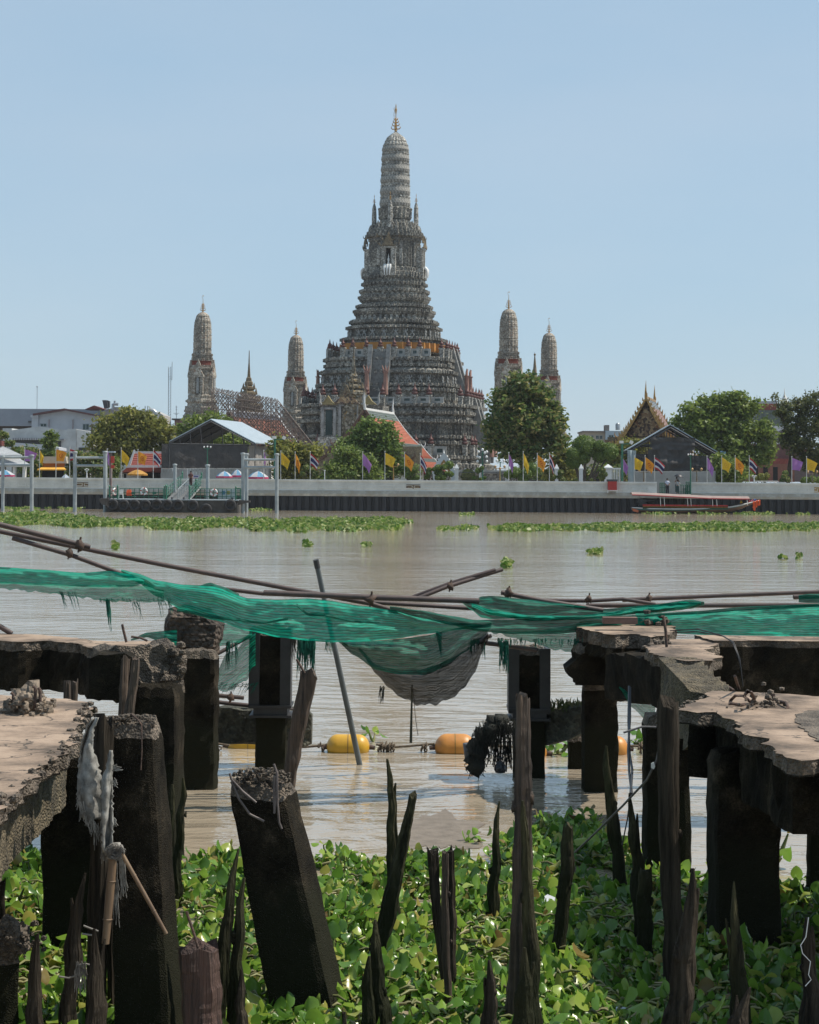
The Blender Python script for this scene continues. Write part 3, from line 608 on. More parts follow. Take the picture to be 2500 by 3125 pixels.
tag(m.build('roof_antefix', golddull, t), kind='stuff')
YE = 296
sp2 = [(1044, 1), (1075, 1.5), (1120, 5), (1128, 7), (1140, 8), (1146, 12), (1150, 14), (1155, 10), (1162, 19), (1168, 21), (1172, 15), (1180, 28), (1186, 30), (1190, 22), (1198, 36), (1206, 38), (1210, 34), (1232, 38), (1460, 38)]
t = spire('entrance_pavilion', 'ornate pavilion with thin spire and tall mirror windows attached in front of the great tower', 'pavilion', 1076, YE, sp2, 1440, mosaic('ochre_porcelain_mosaic', (.1, .085, .055), (.22, .19, .14), (.36, .33, .27), 3.5, (.3, .2, .08)))
m = MB()
for y, w in ((1168, 21), (1186, 30), (1206, 38)):
    for p, n in walk(w*YE/F/KS, 3+(HY-y)*YE/F-GZ, .7): m.loft([[p+Vector((a*.2, b*.2, 0)) for a, b in ((-1, -1), (1, -1), (1, 1), (-1, 1))], [p+Vector((a*.02, b*.02, .9)) for a, b in ((-1, -1), (1, -1), (1, 1), (-1, 1))]])
tag(m.build('roof_antefix', golddull, t), kind='stuff')
def k1(px): return (px-1076)*YE/F
def k2(py): return 3+(HY-py)*YE/F-GZ
m = MB(); m.box(k1(980), -1.2, -1, k1(1100), 4, k2(1232)); m.box(k1(974), -1.6, -1, k1(1104), -1.2, k2(1336)); m.box(k1(976), -1.5, k2(1236), k1(1104), 4, k2(1230)); m.build('wall', mos_lite, t)
m = MB()
for a, b in ((984, 992), (1022, 1030), (1038, 1046), (1078, 1088), (1094, 1100)): m.box(k1(a), -1.55, k2(1334), k1(b), -1.18, k2(1238 if a > 1030 else 1250))
m.box(k1(984), -1.5, k2(1252), k1(1030), -1.18, k2(1246)); m.box(k1(1038), -1.52, k2(1242), k1(1088), -1.19, k2(1236)); m.build('pilaster', stone_l, t)
for a, b, y_ in ((996, 1018, 1254), (1050, 1074, 1244)):
    m = MB(); m.box(k1(a), -1.26, k2(1330), k1(b), -1.21, k2(y_)); m.build('mirror_window', glassy, t)
for (cx_, yb_, hh, ww, c_) in ((1064, 1234, 50, 40, orn), (1064, 1215, 38, 26, golddull), (1006, 1238, 28, 26, M('yellow_pediment', (.34, .27, .12), (.2, .15, .06), 2, .7)), (1132, 1238, 28, 26, MC['yellow_pediment'])):
    m = MB()
    for q in (1, .8): m.prism([(k1(cx_-ww*q), -1.9-.2*(1-q), k2(yb_)), (k1(cx_+ww*q), -1.9-.2*(1-q), k2(yb_)), (k1(cx_+ww*.45*q), -1.9-.2*(1-q), k2(yb_-hh*.4*q)), (k1(cx_), -1.9-.2*(1-q), k2(yb_-hh*q)), (k1(cx_-ww*.45*q), -1.9-.2*(1-q), k2(yb_-hh*.4*q))], Vector((0, .5, 0)))
    m.build('pediment', c_, t)
m = MB(); m.box(k1(1104), .5, -1, k1(1165), 5, k2(1238)); m.box(k1(1160), .0, k2(1240), k1(1172), 1, k2(1215)); m.build('side_wing', mos_big, t)
m = MB()
for x_, s in ((988, -1), (1112, 1), (1160, 1)):
    m.tube([(k1(x_), -1.9, k2(1238)), (k1(x_+s*7), -1.9, k2(1232)), (k1(x_+s*5), -1.9, k2(1212)), (k1(x_+s*9), -1.9, k2(1198))], [.18, .2, .13, .03], 5)
m.build('roof_horn', stone_l, t)
# ------------------------------------------------------------------ bamboo scaffolding
sc = T('bamboo_scaffolding', 'tangled lattice of brown scaffolding poles leaning between the left tower and the great tower', 'scaffolding', P(780, 1440, 270))
def topline(x): return 1183+(x-655)*.18 if x < 846 else 1218+(x-846)*1.26
poles = []
rs = random.Random(3)
for lay, YY in ((0, 272), (1, 275), (2, 278)):
    x = 600+lay*4
    while x < 950:
        yt = topline(x) if x > 652 else 1183+(655-x)*1.5
        poles.append(((x, yt+rs.uniform(-3, 3)), (x+rs.uniform(-3, 3), min(1400, yt+130)), YY)); x += 15
    for k in range(12):
        y = 1192+k*17; poles.append(((660-(k*9), y), (min(955, 846+(y-1218)/1.26 if y > 1218 else 700+(y-1190)*5), y+ (18 if y < 1225 else 34)), YY+.5))
    for k in range(15):
        x = 560+k*27+lay*9; poles.append(((x+rs.uniform(-5, 5), max(topline(x), 1250)+110 if x > 700 else 1330), (x+110, max(topline(x+110), 1190)), YY+.8))
        x = 640+k*22+lay*7; poles.append(((x, max(1185, topline(x))), (x+112+rs.uniform(-5, 9), max(1185, topline(x))+150), YY+1.1))
for a, b, YY in poles:
    m = sc.mb(); m.tube([P(*a, YY), P(*b, YY)], .05, 4, sm=False); sc.part(m, 'scaffold_pole', steelpole)
# ------------------------------------------------------------------ covered sheds (scaffold roofs with shade cloth)
YT = 226
t = T('covered_shed', 'grey cloth-walled shed under a blue-grey tin roof, behind the floating pier', 'shed', P(640, 1462, YT))
k = 12*math.sin(R(12.5)); back = Vector((math.sin(R(12.5))*12, math.cos(R(12.5))*12, 0))
ap, le, re_ = P(643, 1281, YT), P(517, 1348, YT-1.1), P(779, 1353, YT+1.1)
m = t.mb(); up = Vector((0, 0, .1))
for a, b in ((ap, re_), (ap, le)):
    n = 14; d = back/n
    for i in range(n): m.hexa([a+d*i, b+d*i, b+d*(i+.96), a+d*(i+.96), a+d*i+up, b+d*i+up, b+d*(i+.96)+up*1.4, a+d*(i+.96)+up*1.4])
t.part(m, 'tin_roof', tinroof)
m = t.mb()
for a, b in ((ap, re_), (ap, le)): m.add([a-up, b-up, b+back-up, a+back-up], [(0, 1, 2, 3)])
t.part(m, 'roof_shade_sheet', underroof)  # added dark sheet, standing in for the shade beneath the tin
m = t.mb()
for q in (0, .33, .66, 1):
    o_ = back*q
    for a, b in ((ap, re_), (ap, le), (le, re_)): m.tube([a+o_-up*2, b+o_-up*2], .06, 4)
    for s in (.25, .5, .75): m.tube([ap.lerp(re_, s)+o_-up*2, le.lerp(re_, .5+s/2)+o_-up*2], .04, 4); m.tube([ap.lerp(le, s)+o_-up*2, le.lerp(re_, .5-s/2)+o_-up*2], .04, 4)
for c in (le, re_): 
    for q in (0, .5, 1): m.tube([c+back*q, Vector((c.x+back.x*q, c.y+back.y*q, GZ))], .06, 4)
t.part(m, 'roof_frame', roofdark)
def cloth(Tt, name, c0, c1, c2, c3, mat_, nx=24, ny=8, amp=.12, seed=0, hang=0.0):
    """hanging cloth between four corners (top-left, top-right, bottom-right, bottom-left) with folds, two faces thick"""
    m = Tt.mb(); vs = []; nrm = (c1-c0).cross(c3-c0).normalized()
    for off in (0, .03):
        for j in range(ny+1):
            for i in range(nx+1):
                u, v = i/nx, j/ny; p = c0.lerp(c1, u).lerp(c3.lerp(c2, u), v)
                f = nz(u*9+seed, v*1.7, seed*.7)*amp+nz(u*3+seed, v*4, 5)*amp*.8
                vs.append(p+nrm*(f+off)+Vector((0, 0, -hang*math.sin(math.pi*u)*(1-v))))
    N = (nx+1)*(ny+1)
    fs = [(j*(nx+1)+i, j*(nx+1)+i+1, (j+1)*(nx+1)+i+1, (j+1)*(nx+1)+i) for j in range(ny) for i in range(nx)]
    m.add(vs, fs+[tuple(N+q for q in reversed(f)) for f in fs], True); return Tt.part(m, name, mat_)
fl, fr = P(494, 1354, YT-1.3), P(757, 1357, YT+1.0); dn = lambda p, py: Vector((p.x, p.y, P(1000, py, p.y).z))
sb = back*.72
cloth(t, 'shade_cloth_wall', fl, fr, dn(fr, 1434), dn(fl, 1432), shade, 30, 8, .1, 1)
cloth(t, 'tarpaulin_side_wall', fr, fr+sb, dn(fr+sb, 1434), dn(fr, 1434), tarp, 20, 8, .3, 2)
cloth(t, 'rear_cloth_wall', fl+sb, fl, dn(fl, 1432), dn(fl+sb, 1432), shade, 10, 4, .1, 3)
def corrugated(name, label, x0, x1, ytop, ybot, Y, mat_, cat='fence'):
    t = T(name, label, cat, P((x0+x1)/2, ybot, Y)); x = x0
    while x < x1-1:
        m = t.mb(); a, b = P(x, ybot, Y), P(min(x+9, x1), ytop+rnd.uniform(-.7, .7), Y); n = 4; ww = (b.x-a.x)/n
        for i in range(n): m.prism([(a.x+ww*i, Y, a.z), (a.x+ww*(i+.3), Y-.06, a.z), (a.x+ww*(i+.6), Y-.06, a.z), (a.x+ww*(i+.9), Y, a.z), (a.x+ww*(i+.9), Y+.05, a.z), (a.x+ww*i, Y+.05, a.z)], Vector((0, 0, b.z-a.z)))
        t.part(m, 'corrugated_sheet', mat_); x += 9
    return t
sheetm = M('off_white_corrugated_iron', (.45, .46, .45), (.34, .35, .34), .8, .5, .1)
t = corrugated('corrugated_fence', 'off-white corrugated fence below the grey cloth shed, behind the beach parasols', 491, 828, 1429, 1468, 219, sheetm)
m = t.mb(); m.px(588, 1450, 608, 1459, 218.8, .1); m.mi = 1; m.px(588, 1459, 608, 1464, 218.8, .1); m.mi = 2; m.px(591, 1452.5, 605, 1456, 218.74, .05); t.part(m, 'sign_board', [M('lilac_white_sign', (.5, .5, .58), None, 3, .5), M('crimson_sign', (.4, .03, .08), None, 3, .5), M('navy_letters', (.06, .06, .2), None, 3, .5)])
YT2 = 224
t = T('roofed_enclosure', 'open gabled scaffold shed hung with dark grey cloth behind the landing stage at right', 'shed', P(2050, 1474, YT2))
ap, le, re_ = P(2046, 1297, YT2), P(1913, 1374, YT2), P(2190, 1380, YT2); back = Vector((.6, 9, 0)); m = t.mb()
for a, b in ((ap, re_), (ap, le)):
    n = 12; d = back/n
    for i in range(n): m.hexa([a+d*i, b+d*i, b+d*(i+.97), a+d*(i+.97), a+d*i+up, b+d*i+up, b+d*(i+.97)+up, a+d*(i+.97)+up])
t.part(m, 'tin_roof', tinroof)
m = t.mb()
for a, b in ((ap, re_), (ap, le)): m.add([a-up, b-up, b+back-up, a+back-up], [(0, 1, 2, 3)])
t.part(m, 'roof_shade_sheet', underroof)  # second added sheet that paints the underside as shaded
m = t.mb()
for q in (0, .5, 1):
    o_ = back*q
    for a, b in ((ap, re_), (ap, le), (P(1965, 1350, YT2), P(2130, 1352, YT2))): m.tube([a+o_-up*3, b+o_-up*3], .1, 4)
    for xx in (1985, 2010, 2035, 2060, 2090, 2120, 2178): m.tube([P(xx, 1470, YT2)+o_, P(xx, 1297+abs(xx-2046)*.57+4, YT2)+o_], .05, 4)
for xx in range(2070, 2190, 9): m.tube([P(xx, 1300+(xx-2046)*.57, YT2)-up, P(xx, 1300+(xx-2046)*.57, YT2)+back-up], .05, 4)
t.part(m, 'shed_frame', roofdark)
cl = lambda n, x0, y0, x1, y1, Y, a, sd, mm: cloth(t, n, P(x0, y0, Y), P(x1, y0+2, Y), P(x1-2, y1, Y), P(x0+2, y1, Y), mm, 26, 10, a, sd)
cl('upper_cloth', 1986, 1334, 2122, 1374, YT2-.3, .35, 4, shade); cl('lower_cloth', 1978, 1371, 2108, 1438, YT2-.5, .5, 5, shade); cl('right_cloth', 2100, 1390, 2182, 1440, YT2-.3, .3, 6, shade); cl('left_cloth', 1936, 1384, 1990, 1440, YT2+.1, .2, 7, shade)
cl('pale_blue_sheet', 1915, 1373, 1941, 1474, YT2-.8, .25, 8, M('pale_blue_tarp', (.38, .45, .47), (.3, .36, .38), 1, .8)); cl('blue_flap', 2199, 1376, 2216, 1404, YT2+2, .2, 9, M('sky_blue_tarp', (.16, .3, .42), (.12, .24, .34), 1, .8))
corrugated('corrugated_hoarding', 'off-white corrugated hoarding behind the three people on the landing stage', 1936, 2184, 1438, 1512, 219.5, sheetm)
# ------------------------------------------------------------------ ordinary buildings
def win(T_, x0, y0, x1, y1, Y, fr=None, gl=None, bars=1):
    f = T_.mb(); t_ = (x1-x0)*.08
    f.px(x0, y0, x1, y0+t_, Y-.08, .1); f.px(x0, y1-t_, x1, y1, Y-.08, .1)
    for k_ in range(bars+2): xx = x0+(x1-x0-t_)*k_/(bars+1); f.px(xx, y0+t_, xx+t_, y1-t_, Y-.08, .1)
    o = T_.part(f, 'window', fr or greypaint); g_ = T_.mb(); g_.px(x0+t_*.5, y0+t_*.5, x1-t_*.5, y1-t_*.5, Y-.03, .02); T_.part(g_, 'pane', gl or glassy, o)
corr_w = M('grey_white_cladding', (.45, .47, .5), (.38, .4, .43), .4, .7, .2, bsc=3)
t = T('warehouse', 'long pale grey roofed warehouse at the far left edge', 'building', P(0, 1460, 330))
m = t.mb(); m.ppoly([(-200, 1246), (330, 1249), (345, 1300), (-200, 1300)], 330, 10)
t.part(m, 'long_roof', M('grey_sheet_roof', (.28, .3, .34), (.22, .24, .27), .3, .7)); m = t.mb(); m.px(-200, 1300, 300, 1470, 331, 8); t.part(m, 'wall', M('dark_brown_wall', (.1, .08, .07), (.06, .05, .045), .5, .9))  # wall in one dark brown with random variation
m = t.mb(); m.px(86, 1284, 96, 1289, 329.5, .6); t.part(m, 'vent', roofdark)
t = T('gabled_building', 'white gabled industrial building with red-edged roof above the left bank', 'building', P(200, 1460, 310))
m = t.mb(); m.ppoly([(104, 1265), (196, 1250), (300, 1268), (300, 1468), (104, 1468)], 310, 12); t.part(m, 'wall', corr_w)
m = t.mb(); m.ppoly([(100, 1262), (197, 1246), (312, 1269), (309, 1273), (197, 1252), (100, 1268)], 309, 13); t.part(m, 'roof', M('maroon_roof_edge', (.12, .05, .05), (.08, .035, .035), 1, .7))
m = t.mb(); m.ppoly([(93, 1267), (116, 1264), (116, 1275), (93, 1273)], 309.3, 1); m.px(96, 1273, 116, 1320, 309.6, 3); t.part(m, 'side_annex', corr_w)
win(t, 123, 1292, 142, 1303, 310); win(t, 252, 1293, 272, 1312, 310)
for xx in (148, 221): m = t.mb(); m.px(xx, 1280, xx+2, 1310, 309.6, .3); t.part(m, 'downpipe', M('pinkish_pipe', (.3, .22, .22), None, 2, .6))
t = T('flat_roofed_block', 'peeling white flat-roofed block with long balcony behind the left trees', 'building', P(150, 1460, 290))
m = t.mb(); m.ppoly([(8, 1307), (36, 1307), (36, 1313), (120, 1301), (204, 1313), (204, 1309), (232, 1309), (232, 1470), (8, 1470)], 290, 14); t.part(m, 'wall', M('peeling_white_wall', (.5, .52, .52), (.36, .37, .37), .5, .8, .3))
m = t.mb(); m.ppoly([(233, 1310), (280, 1318), (280, 1372), (233, 1372)], 290.1, 13); t.part(m, 'side_wall', white)
m = t.mb(); m.px(38, 1337, 130, 1342, 289.2, .6); m.px(168, 1339, 196, 1343, 289.2, .6); t.part(m, 'awning', M('grey_awning', (.25, .26, .28), None, 1, .7))
m = t.mb(); m.px(40, 1342, 128, 1355, 289.85, .1); m.px(168, 1345, 186, 1365, 289.85, .1); m.px(240, 1366, 262, 1378, 289.9, .1); t.part(m, 'balcony_opening', M('dim_opening', (.05, .055, .06), (.02, .02, .02), .5, .7))
m = t.mb()
for xx in range(44, 128, 7): m.px(xx, 1336, xx+1.2, 1343, 289.0, .1)
t.part(m, 'balcony_rail', corr_w)
t = T('lean_to_roof', 'sloping white lean-to roof in front of the peeling block', 'building', P(110, 1460, 270))
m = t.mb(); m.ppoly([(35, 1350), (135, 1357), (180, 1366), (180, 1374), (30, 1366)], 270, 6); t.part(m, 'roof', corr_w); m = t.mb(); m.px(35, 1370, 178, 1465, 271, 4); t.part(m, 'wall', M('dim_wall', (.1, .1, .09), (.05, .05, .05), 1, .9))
t = T('rooftop_plant_building', 'grey building with bent ventilation ducts on its roof behind the tree at left', 'building', P(400, 1460, 320))
m = t.mb(); m.ppoly([(318, 1250), (340, 1246), (350, 1242), (388, 1242), (390, 1250), (470, 1252), (498, 1266), (498, 1470), (318, 1470)], 320, 10); t.part(m, 'wall', M('warm_grey_wall', (.4, .39, .38), (.3, .29, .28), .5, .8))
m = t.mb(); m.ppoly([(312, 1221), (325, 1221), (330, 1246), (318, 1247)], 318, 1); m.ppoly([(326, 1221), (334, 1224), (334, 1242), (330, 1244)], 318.5, 1); t.part(m, 'black_vent', roofdark)
ductm = M('galvanised_duct', (.4, .42, .44), (.28, .3, .31), 1, .35, metal=.6)
m = t.mb(); m.tube([P(345, 1250, 317), P(345, 1234, 317), P(351, 1233, 317), P(361, 1234, 317)], .25, 8); m.tube([P(350, 1233, 317), P(350, 1223, 317)], .16, 8)
m.tube([P(455, 1252, 317), P(468, 1254, 317), P(476, 1262, 317), P(478, 1278, 317)], .42, 10); t.part(m, 'duct', ductm)
m = t.mb(); m.ppoly([(258, 1249), (287, 1237), (320, 1249)], 322, 6); t.part(m, 'red_roof', M('brick_red_roof', (.18, .06, .05), None, 1, .8))
m = t.mb()
for xx in (443, 451): m.tube([P(xx, 1252, 316), P(xx, 1239, 316)], .06, 5)
t.part(m, 'flue', roofdark)
t = T('white_pavilion', 'white tile-roofed pavilion cut by the left edge of the photo', 'pavilion', P(30, 1460, 224))
YP = 224; wt_ = M('white_roof_tiles', (.55, .56, .57), (.42, .43, .44), 4, .6, .5, bsc=10, dist=.05)
roofplane(t, [(-30, 1352), (8, 1362), (64, 1388), (-40, 1388)], YP-2, YP+1, wt_, n=8); roofplane(t, [(-30, 1400), (60, 1400), (98, 1421), (-40, 1421)], YP-3, YP, wt_, n=6, name='lower_roof')
m = t.mb(); m.px(-30, 1391, 66, 1393, YP-2.1, .2); m.px(-30, 1345, 5, 1360, YP, 1.5); t.part(m, 'red_fascia', redbrown)
m = t.mb(); m.px(-30, 1388, 66, 1391, YP-2.2, .3); m.px(-35, 1420, 98, 1424, YP-3.1, .3); m.px(-20, 1395, 58, 1401, YP, 1)
for xx in (2, 38, 68): m.px(xx, 1423, xx+9, 1462, YP-2.4, .8)
t.part(m, 'frame', whitepaint)
t = T('awning_stall', 'open stall under a beige roof with yellow-orange awning at left', 'market stall', P(160, 1460, 222))
m = t.mb(); m.ppoly([(112, 1404), (135, 1393), (200, 1393), (204, 1414), (135, 1414)], 222, 3); t.part(m, 'roof', M('beige_roof', (.42, .39, .33), (.35, .32, .27), 1, .8))
m = t.mb(); m.px(130, 1414, 197, 1428, 222.5, .2); t.part(m, 'orange_valance', M('orange_canvas', (.4, .13, .02), (.33, .1, .015), 1, .8))
m = t.mb(); m.prism([P(126, 1426, 222), P(196, 1426, 222), P(202, 1433, 220.5), P(113, 1433, 220.5)], Vector((0, 0, -.06)))
for k_ in range(22): xx = 113+k_*4; m.px(xx, 1432, xx+3.2, 1435.5, 220.4, .08)
t.part(m, 'awning', M('yellow_canvas', (.7, .36, .04), (.55, .27, .03), 1, .8))
m = t.mb(); m.px(128, 1434, 195, 1466, 224, .2); t.part(m, 'dark_interior', darkhole)
t = T('apartment_block', 'cream and pale blue apartment block above the topiary right of the tall tree', 'building', P(1830, 1460, 340))
m = t.mb(); m.px(1781, 1319, 1848, 1470, 340, 10); t.part(m, 'cream_wing', M('cream_wall', (.42, .38, .31), (.34, .3, .25), .4, .8)); m = t.mb(); m.px(1848.5, 1315, 1900, 1470, 339, 10); t.part(m, 'blue_wing', M('pale_blue_wall', (.36, .44, .5), (.3, .37, .42), .4, .8))
m = t.mb(); m.px(1779, 1315, 1848, 1319, 339.5, 11); m.px(1848, 1297, 1860, 1316, 341, 3); t.part(m, 'parapet', M('weathered_parapet', (.25, .22, .2), (.14, .12, .11), 1, .9))
for x0 in (1803, 1819, 1830): win(t, x0, 1329, x0+9, 1340, 340)
win(t, 1858, 1327, 1873, 1340, 339); win(t, 1786, 1329, 1796, 1340, 340)
m = t.mb(); m.lathe([(.4, 0), (.42, 1.0), (.2, 1.2)], 10, P(1886, 1312, 338)); t.part(m, 'water_tank', ductm)
t = T('stepped_roof_hall', 'tall hall with stepped grey and red roofs between the two large right-hand trees', 'temple hall', P(2330, 1460, 290))
for i, (x0, y0_, x1, y1_, mm) in enumerate(((2300, 1224, 2372, 1232, tinroof), (2296, 1232, 2376, 1252, rr), (2310, 1252, 2410, 1300, tile_green), (2290, 1300, 2420, 1316, white), (2300, 1316, 2400, 1350, M('mauve_wall', (.2, .16, .17), (.14, .11, .12), .6, .8)), (2290, 1350, 2420, 1356, whitepaint), (2270, 1356, 2430, 1400, M('brown_red_roof', (.13, .06, .055), (.09, .04, .04), 2, .7)), (2280, 1400, 2430, 1416, rr), (2285, 1416, 2425, 1470, M('brick_wall', (.22, .09, .06), (.14, .06, .045), 2, .9)))):
    m = t.mb(); m.px(x0, y0_, x1, y1_, 290-i*.6, 8); t.part(m, ('ridge', 'upper_roof', 'roof_border', 'cornice', 'wall', 'ledge', 'lower_roof', 'eave', 'ground_floor')[i], mm)
for x0 in (2358, 2370): win(t, x0, 1318, x0+7, 1332, 290-2.4, whitepaint)
for x0 in (2300, 2330, 2360): m = t.mb(); m.px(x0, 1425, x0+14, 1468, 290-4.85, .1); t.part(m, 'doorway', darkhole)
m = t.mb(); m.lathe([(.7, -1), (.55, 0), (.3, .6), (.1, 1.1), (.01, 2.0)], 8, P(2395, 1225, 290)); t.part(m, 'white_spire', white)
m = t.mb(); m.tube([P(2336, 1226, 289), P(2336, 1214, 289)], .1, 5); t.part(m, 'roof_spike', roofdark)
t = T('background_shops', 'low dark shop row partly hidden behind the trees at the right edge', 'building', P(2500, 1460, 300))
m = t.mb(); m.px(2400, 1380, 2700, 1470, 300, 8); t.part(m, 'wall', M('mauve_wall2', (.16, .12, .12), (.1, .08, .08), .6, .8)); m = t.mb(); m.px(2395, 1372, 2700, 1382, 299, 9); t.part(m, 'roof', rr)
t = T('small_grey_house', 'small house with flat roof and pink wall beside the left tower', 'building', P(550, 1460, 330))
m = t.mb(); m.px(524, 1277, 564, 1281, 329, 8); t.part(m, 'flat_roof', roofdark); m = t.mb(); m.px(530, 1281, 562, 1470, 330, 6); t.part(m, 'wall', M('pink_wall', (.32, .22, .22), (.25, .17, .17), 1, .8))
t = T('thin_spire', 'thin dark spire tip standing between the two right-hand towers', 'spire', P(1634, 1440, 360)); m = t.mb(); m.tube([P(1632.5, 1300, 360), P(1632.5, 1120, 360), P(1632.5, 1095, 360), P(1632.5, 1075, 360)], [1.2, .3, .15, .03], 8); m.ball(P(1632.5, 1082, 360), .22, 6, 5); t.part(m, 'spire_shaft', golddull)
# masts and aerials
mastm = M('galvanised_mast', (.3, .34, .38), (.22, .25, .28), 3, .5)
t = T('radio_mast', 'tall thin lattice radio mast left of the leftmost tower', 'mast', P(517, 1450, 350)); m = t.mb()
for dx in (-.22, .22): m.tube([P(517, 1450, 350)+Vector((dx, 0, 0)), P(518, 1119, 350)+Vector((dx, 0, 0))], .05, 4)
for k_ in range(38): y = 1440-k_*8.4; m.tube([P(517, y, 350)+Vector((-.22, 0, 0)), P(517, y-8.4, 350)+Vector((.22, 0, 0))], .035, 3)
t.part(m, 'lattice', mastm); m = t.mb(); m.tube([P(525, 1160, 350), P(525.5, 1104, 350)], .05, 4); m.tube([P(514, 1195, 350), P(514, 1140, 350)], .05, 4); m.tube([P(517, 1150, 350), P(525, 1150, 350)], .04, 3); m.tube([P(517, 1155, 350), P(525, 1158, 350)], .04, 3); m.tube([P(514, 1150, 350), P(517, 1150, 350)], .04, 3); t.part(m, 'aerial', mastm)
t = T('rooftop_aerial', 'small television aerial on the flat roof beside the radio mast', 'aerial', P(538.5, 1278, 331)); m = t.mb(); m.tube([P(538.5, 1279, 331), P(538.5, 1238, 331)], .05, 4)
for k_, hw__ in ((1242, 4), (1250, 3), (1261, 9), (1264, 5)): m.tube([P(538.5-hw__, k_, 331), P(538.5+hw__, k_, 331)], .04, 3)
t.part(m, 'aerial_rods', mastm)
t = T('lightning_rod', 'thin pole rising from the warehouse roof at far left', 'pole', P(113, 1247, 331)); m = t.mb(); m.tube([P(113, 1250, 331), P(113.5, 1180, 331)], .05, 4); m.ball(P(113.5, 1180, 331), .14, 6, 4); t.part(m, 'rod', mastm)
t = T('right_aerial_pole', 'short dark pole above the dark tree at the right edge', 'pole', P(2459, 1300, 300)); m = t.mb(); m.tube([P(2459, 1300, 300), P(2459, 1192, 300)], .06, 4); t.part(m, 'rod', roofdark)
t = T('utility_pole', 'brown utility pole beside the white side wall at left', 'pole', P(281, 1460, 262)); m = t.mb(); m.tube([P(281, 1460, 262), P(281, 1293, 262)], [.2, .15], 8); m.px(275, 1297, 288, 1299, 261.8, .2); t.part(m, 'pole', M('weathered_pole', (.2, .16, .13), (.12, .1, .08), 2, .9))

t = T('precinct_wall', 'grey stone terrace wall of the temple grounds seen between the shrubs and railing', 'wall', P(1300, 1466, 296)); m = t.mb(); m.px(880, 1440, 1640, 1475, 296, 1); t.part(m, 'wall_body', mos_big); m = t.mb(); m.px(880, 1436, 1640, 1440, 295.6, 1.6); t.part(m, 'coping', stone_l)
for k_ in range(24): m = t.mb(); x = 890+k_*31; m.px(x, 1428, x+7, 1436, 295.7, .5); t.part(m, 'post', stone_l)
t = T('dark_gallery', 'low dark gallery roof behind the topiary right of the tall tree', 'building', P(1800, 1466, 262)); m = t.mb(); m.px(1600, 1436, 1960, 1475, 262, 3); t.part(m, 'wall', M('dark_gallery_wall', (.06, .055, .05), (.03, .028, .025), .6, .9)); m = t.mb()  # gallery wall in a plain dark brown
for k_ in range(6): m.px(1740+k_*8, 1440, 1745+k_*8, 1448, 261.8, .1)
t.part(m, 'lattice_panel', stone_d)
# ------------------------------------------------------------------ trees and clipped shrubs on the far bank
lf_dark = leafmat('dark_green_leaves', [(0, (.06, .11, .03)), (1, (.2, .27, .06)), (.5, (.11, .175, .042)), (.96, (.34, .29, .11))], transl=.5)
lf_mid = leafmat('mid_green_leaves', [(0, (.08, .12, .03)), (1, (.26, .31, .07)), (.5, (.15, .215, .048))], transl=.45)
lf_yel = leafmat('yellow_green_leaves', [(0, (.1, .115, .03)), (1, (.34, .32, .08)), (.5, (.2, .215, .05))], transl=.5)
lf_clip = leafmat('clipped_green_leaves', [(0, (.06, .11, .025)), (1, (.2, .27, .06)), (.5, (.12, .185, .04))], transl=.45)
def foliage(mb, blobs, n, size, rg, hollow=.55, clump=.9):
    tot = sum(b[1]**2 for b in blobs)
    for (c, r, sz) in blobs:
        c = Vector(c); k = int(n*r*r/tot); nc = max(6, int(k/26)); cc = []
        for i in range(nc):
            d = Vector((rg.gauss(0, 1), rg.gauss(0, 1), rg.gauss(0, 1))).normalized(); q = rg.uniform(hollow, 1.0)*r*(1+.3*nz(d.x*2+c.x, d.y*2, d.z*2+c.z))
            cc.append(c+Vector((d.x*q, d.y*q, d.z*q*sz)))
        vs = []; fs = []
        for i in range(k):
            p = rg.choice(cc); p = p+Vector((rg.gauss(0, 1), rg.gauss(0, 1), rg.gauss(0, .7)))*clump*.45
            u = Vector((rg.gauss(0, 1), rg.gauss(0, 1), rg.gauss(0, .8))).normalized(); v = u.cross(Vector((rg.gauss(0, 1), rg.gauss(0, 1), rg.gauss(0, 1)))).normalized()
            s = size*rg.uniform(.6, 1.3); b = len(vs); vs += [p-u*s, p+v*s*.5-u*s*.1, p+u*s, p-v*s*.5-u*s*.1]; fs.append((b, b+1, b+2, b+3))
        mb.add(vs, fs)
def tree(label, blobs_px, trunk, Y, n, mat_, size=.26, depth=.8, name='tree', clump=.9, seed=1, hollow=.5):
    rg = random.Random(seed); t = T(name, label, 'tree', P(trunk[0], trunk[1], Y)); m = t.mb(); bl = []
    for (x, y, r, *o) in blobs_px:
        rr_ = r*Y/F; bl.append((P(x, y, Y)+Vector((0, (o[1] if len(o) > 1 else rg.uniform(-.5, .5)*rr_), 0)), rr_, o[0] if o else .85))
    foliage(m, bl, n, size, rg, hollow, clump); t.part(m, 'crown', mat_); m = t.mb(); base = P(trunk[0], trunk[1], Y); base.z = GZ-.2; fork = P(trunk[2], trunk[3], Y)
    m.tube([base, base.lerp(fork, .5)+Vector((.1, 0, 0)), fork], [trunk[4]*Y/F*1.15, trunk[4]*Y/F*.9, trunk[4]*Y/F*.7], 8)
    for c, r, s in bl:
        e = c+Vector((0, 0, r*.2)); m.tube([fork-Vector((0, 0, .3)), fork.lerp(e, .5)+Vector((rg.uniform(-.3, .3), rg.uniform(-.3, .3), -.1*r)), e], [trunk[4]*Y/F*.5, trunk[4]*Y/F*.3, .04], 6)
    t.part(m, 'trunk', bark); return t
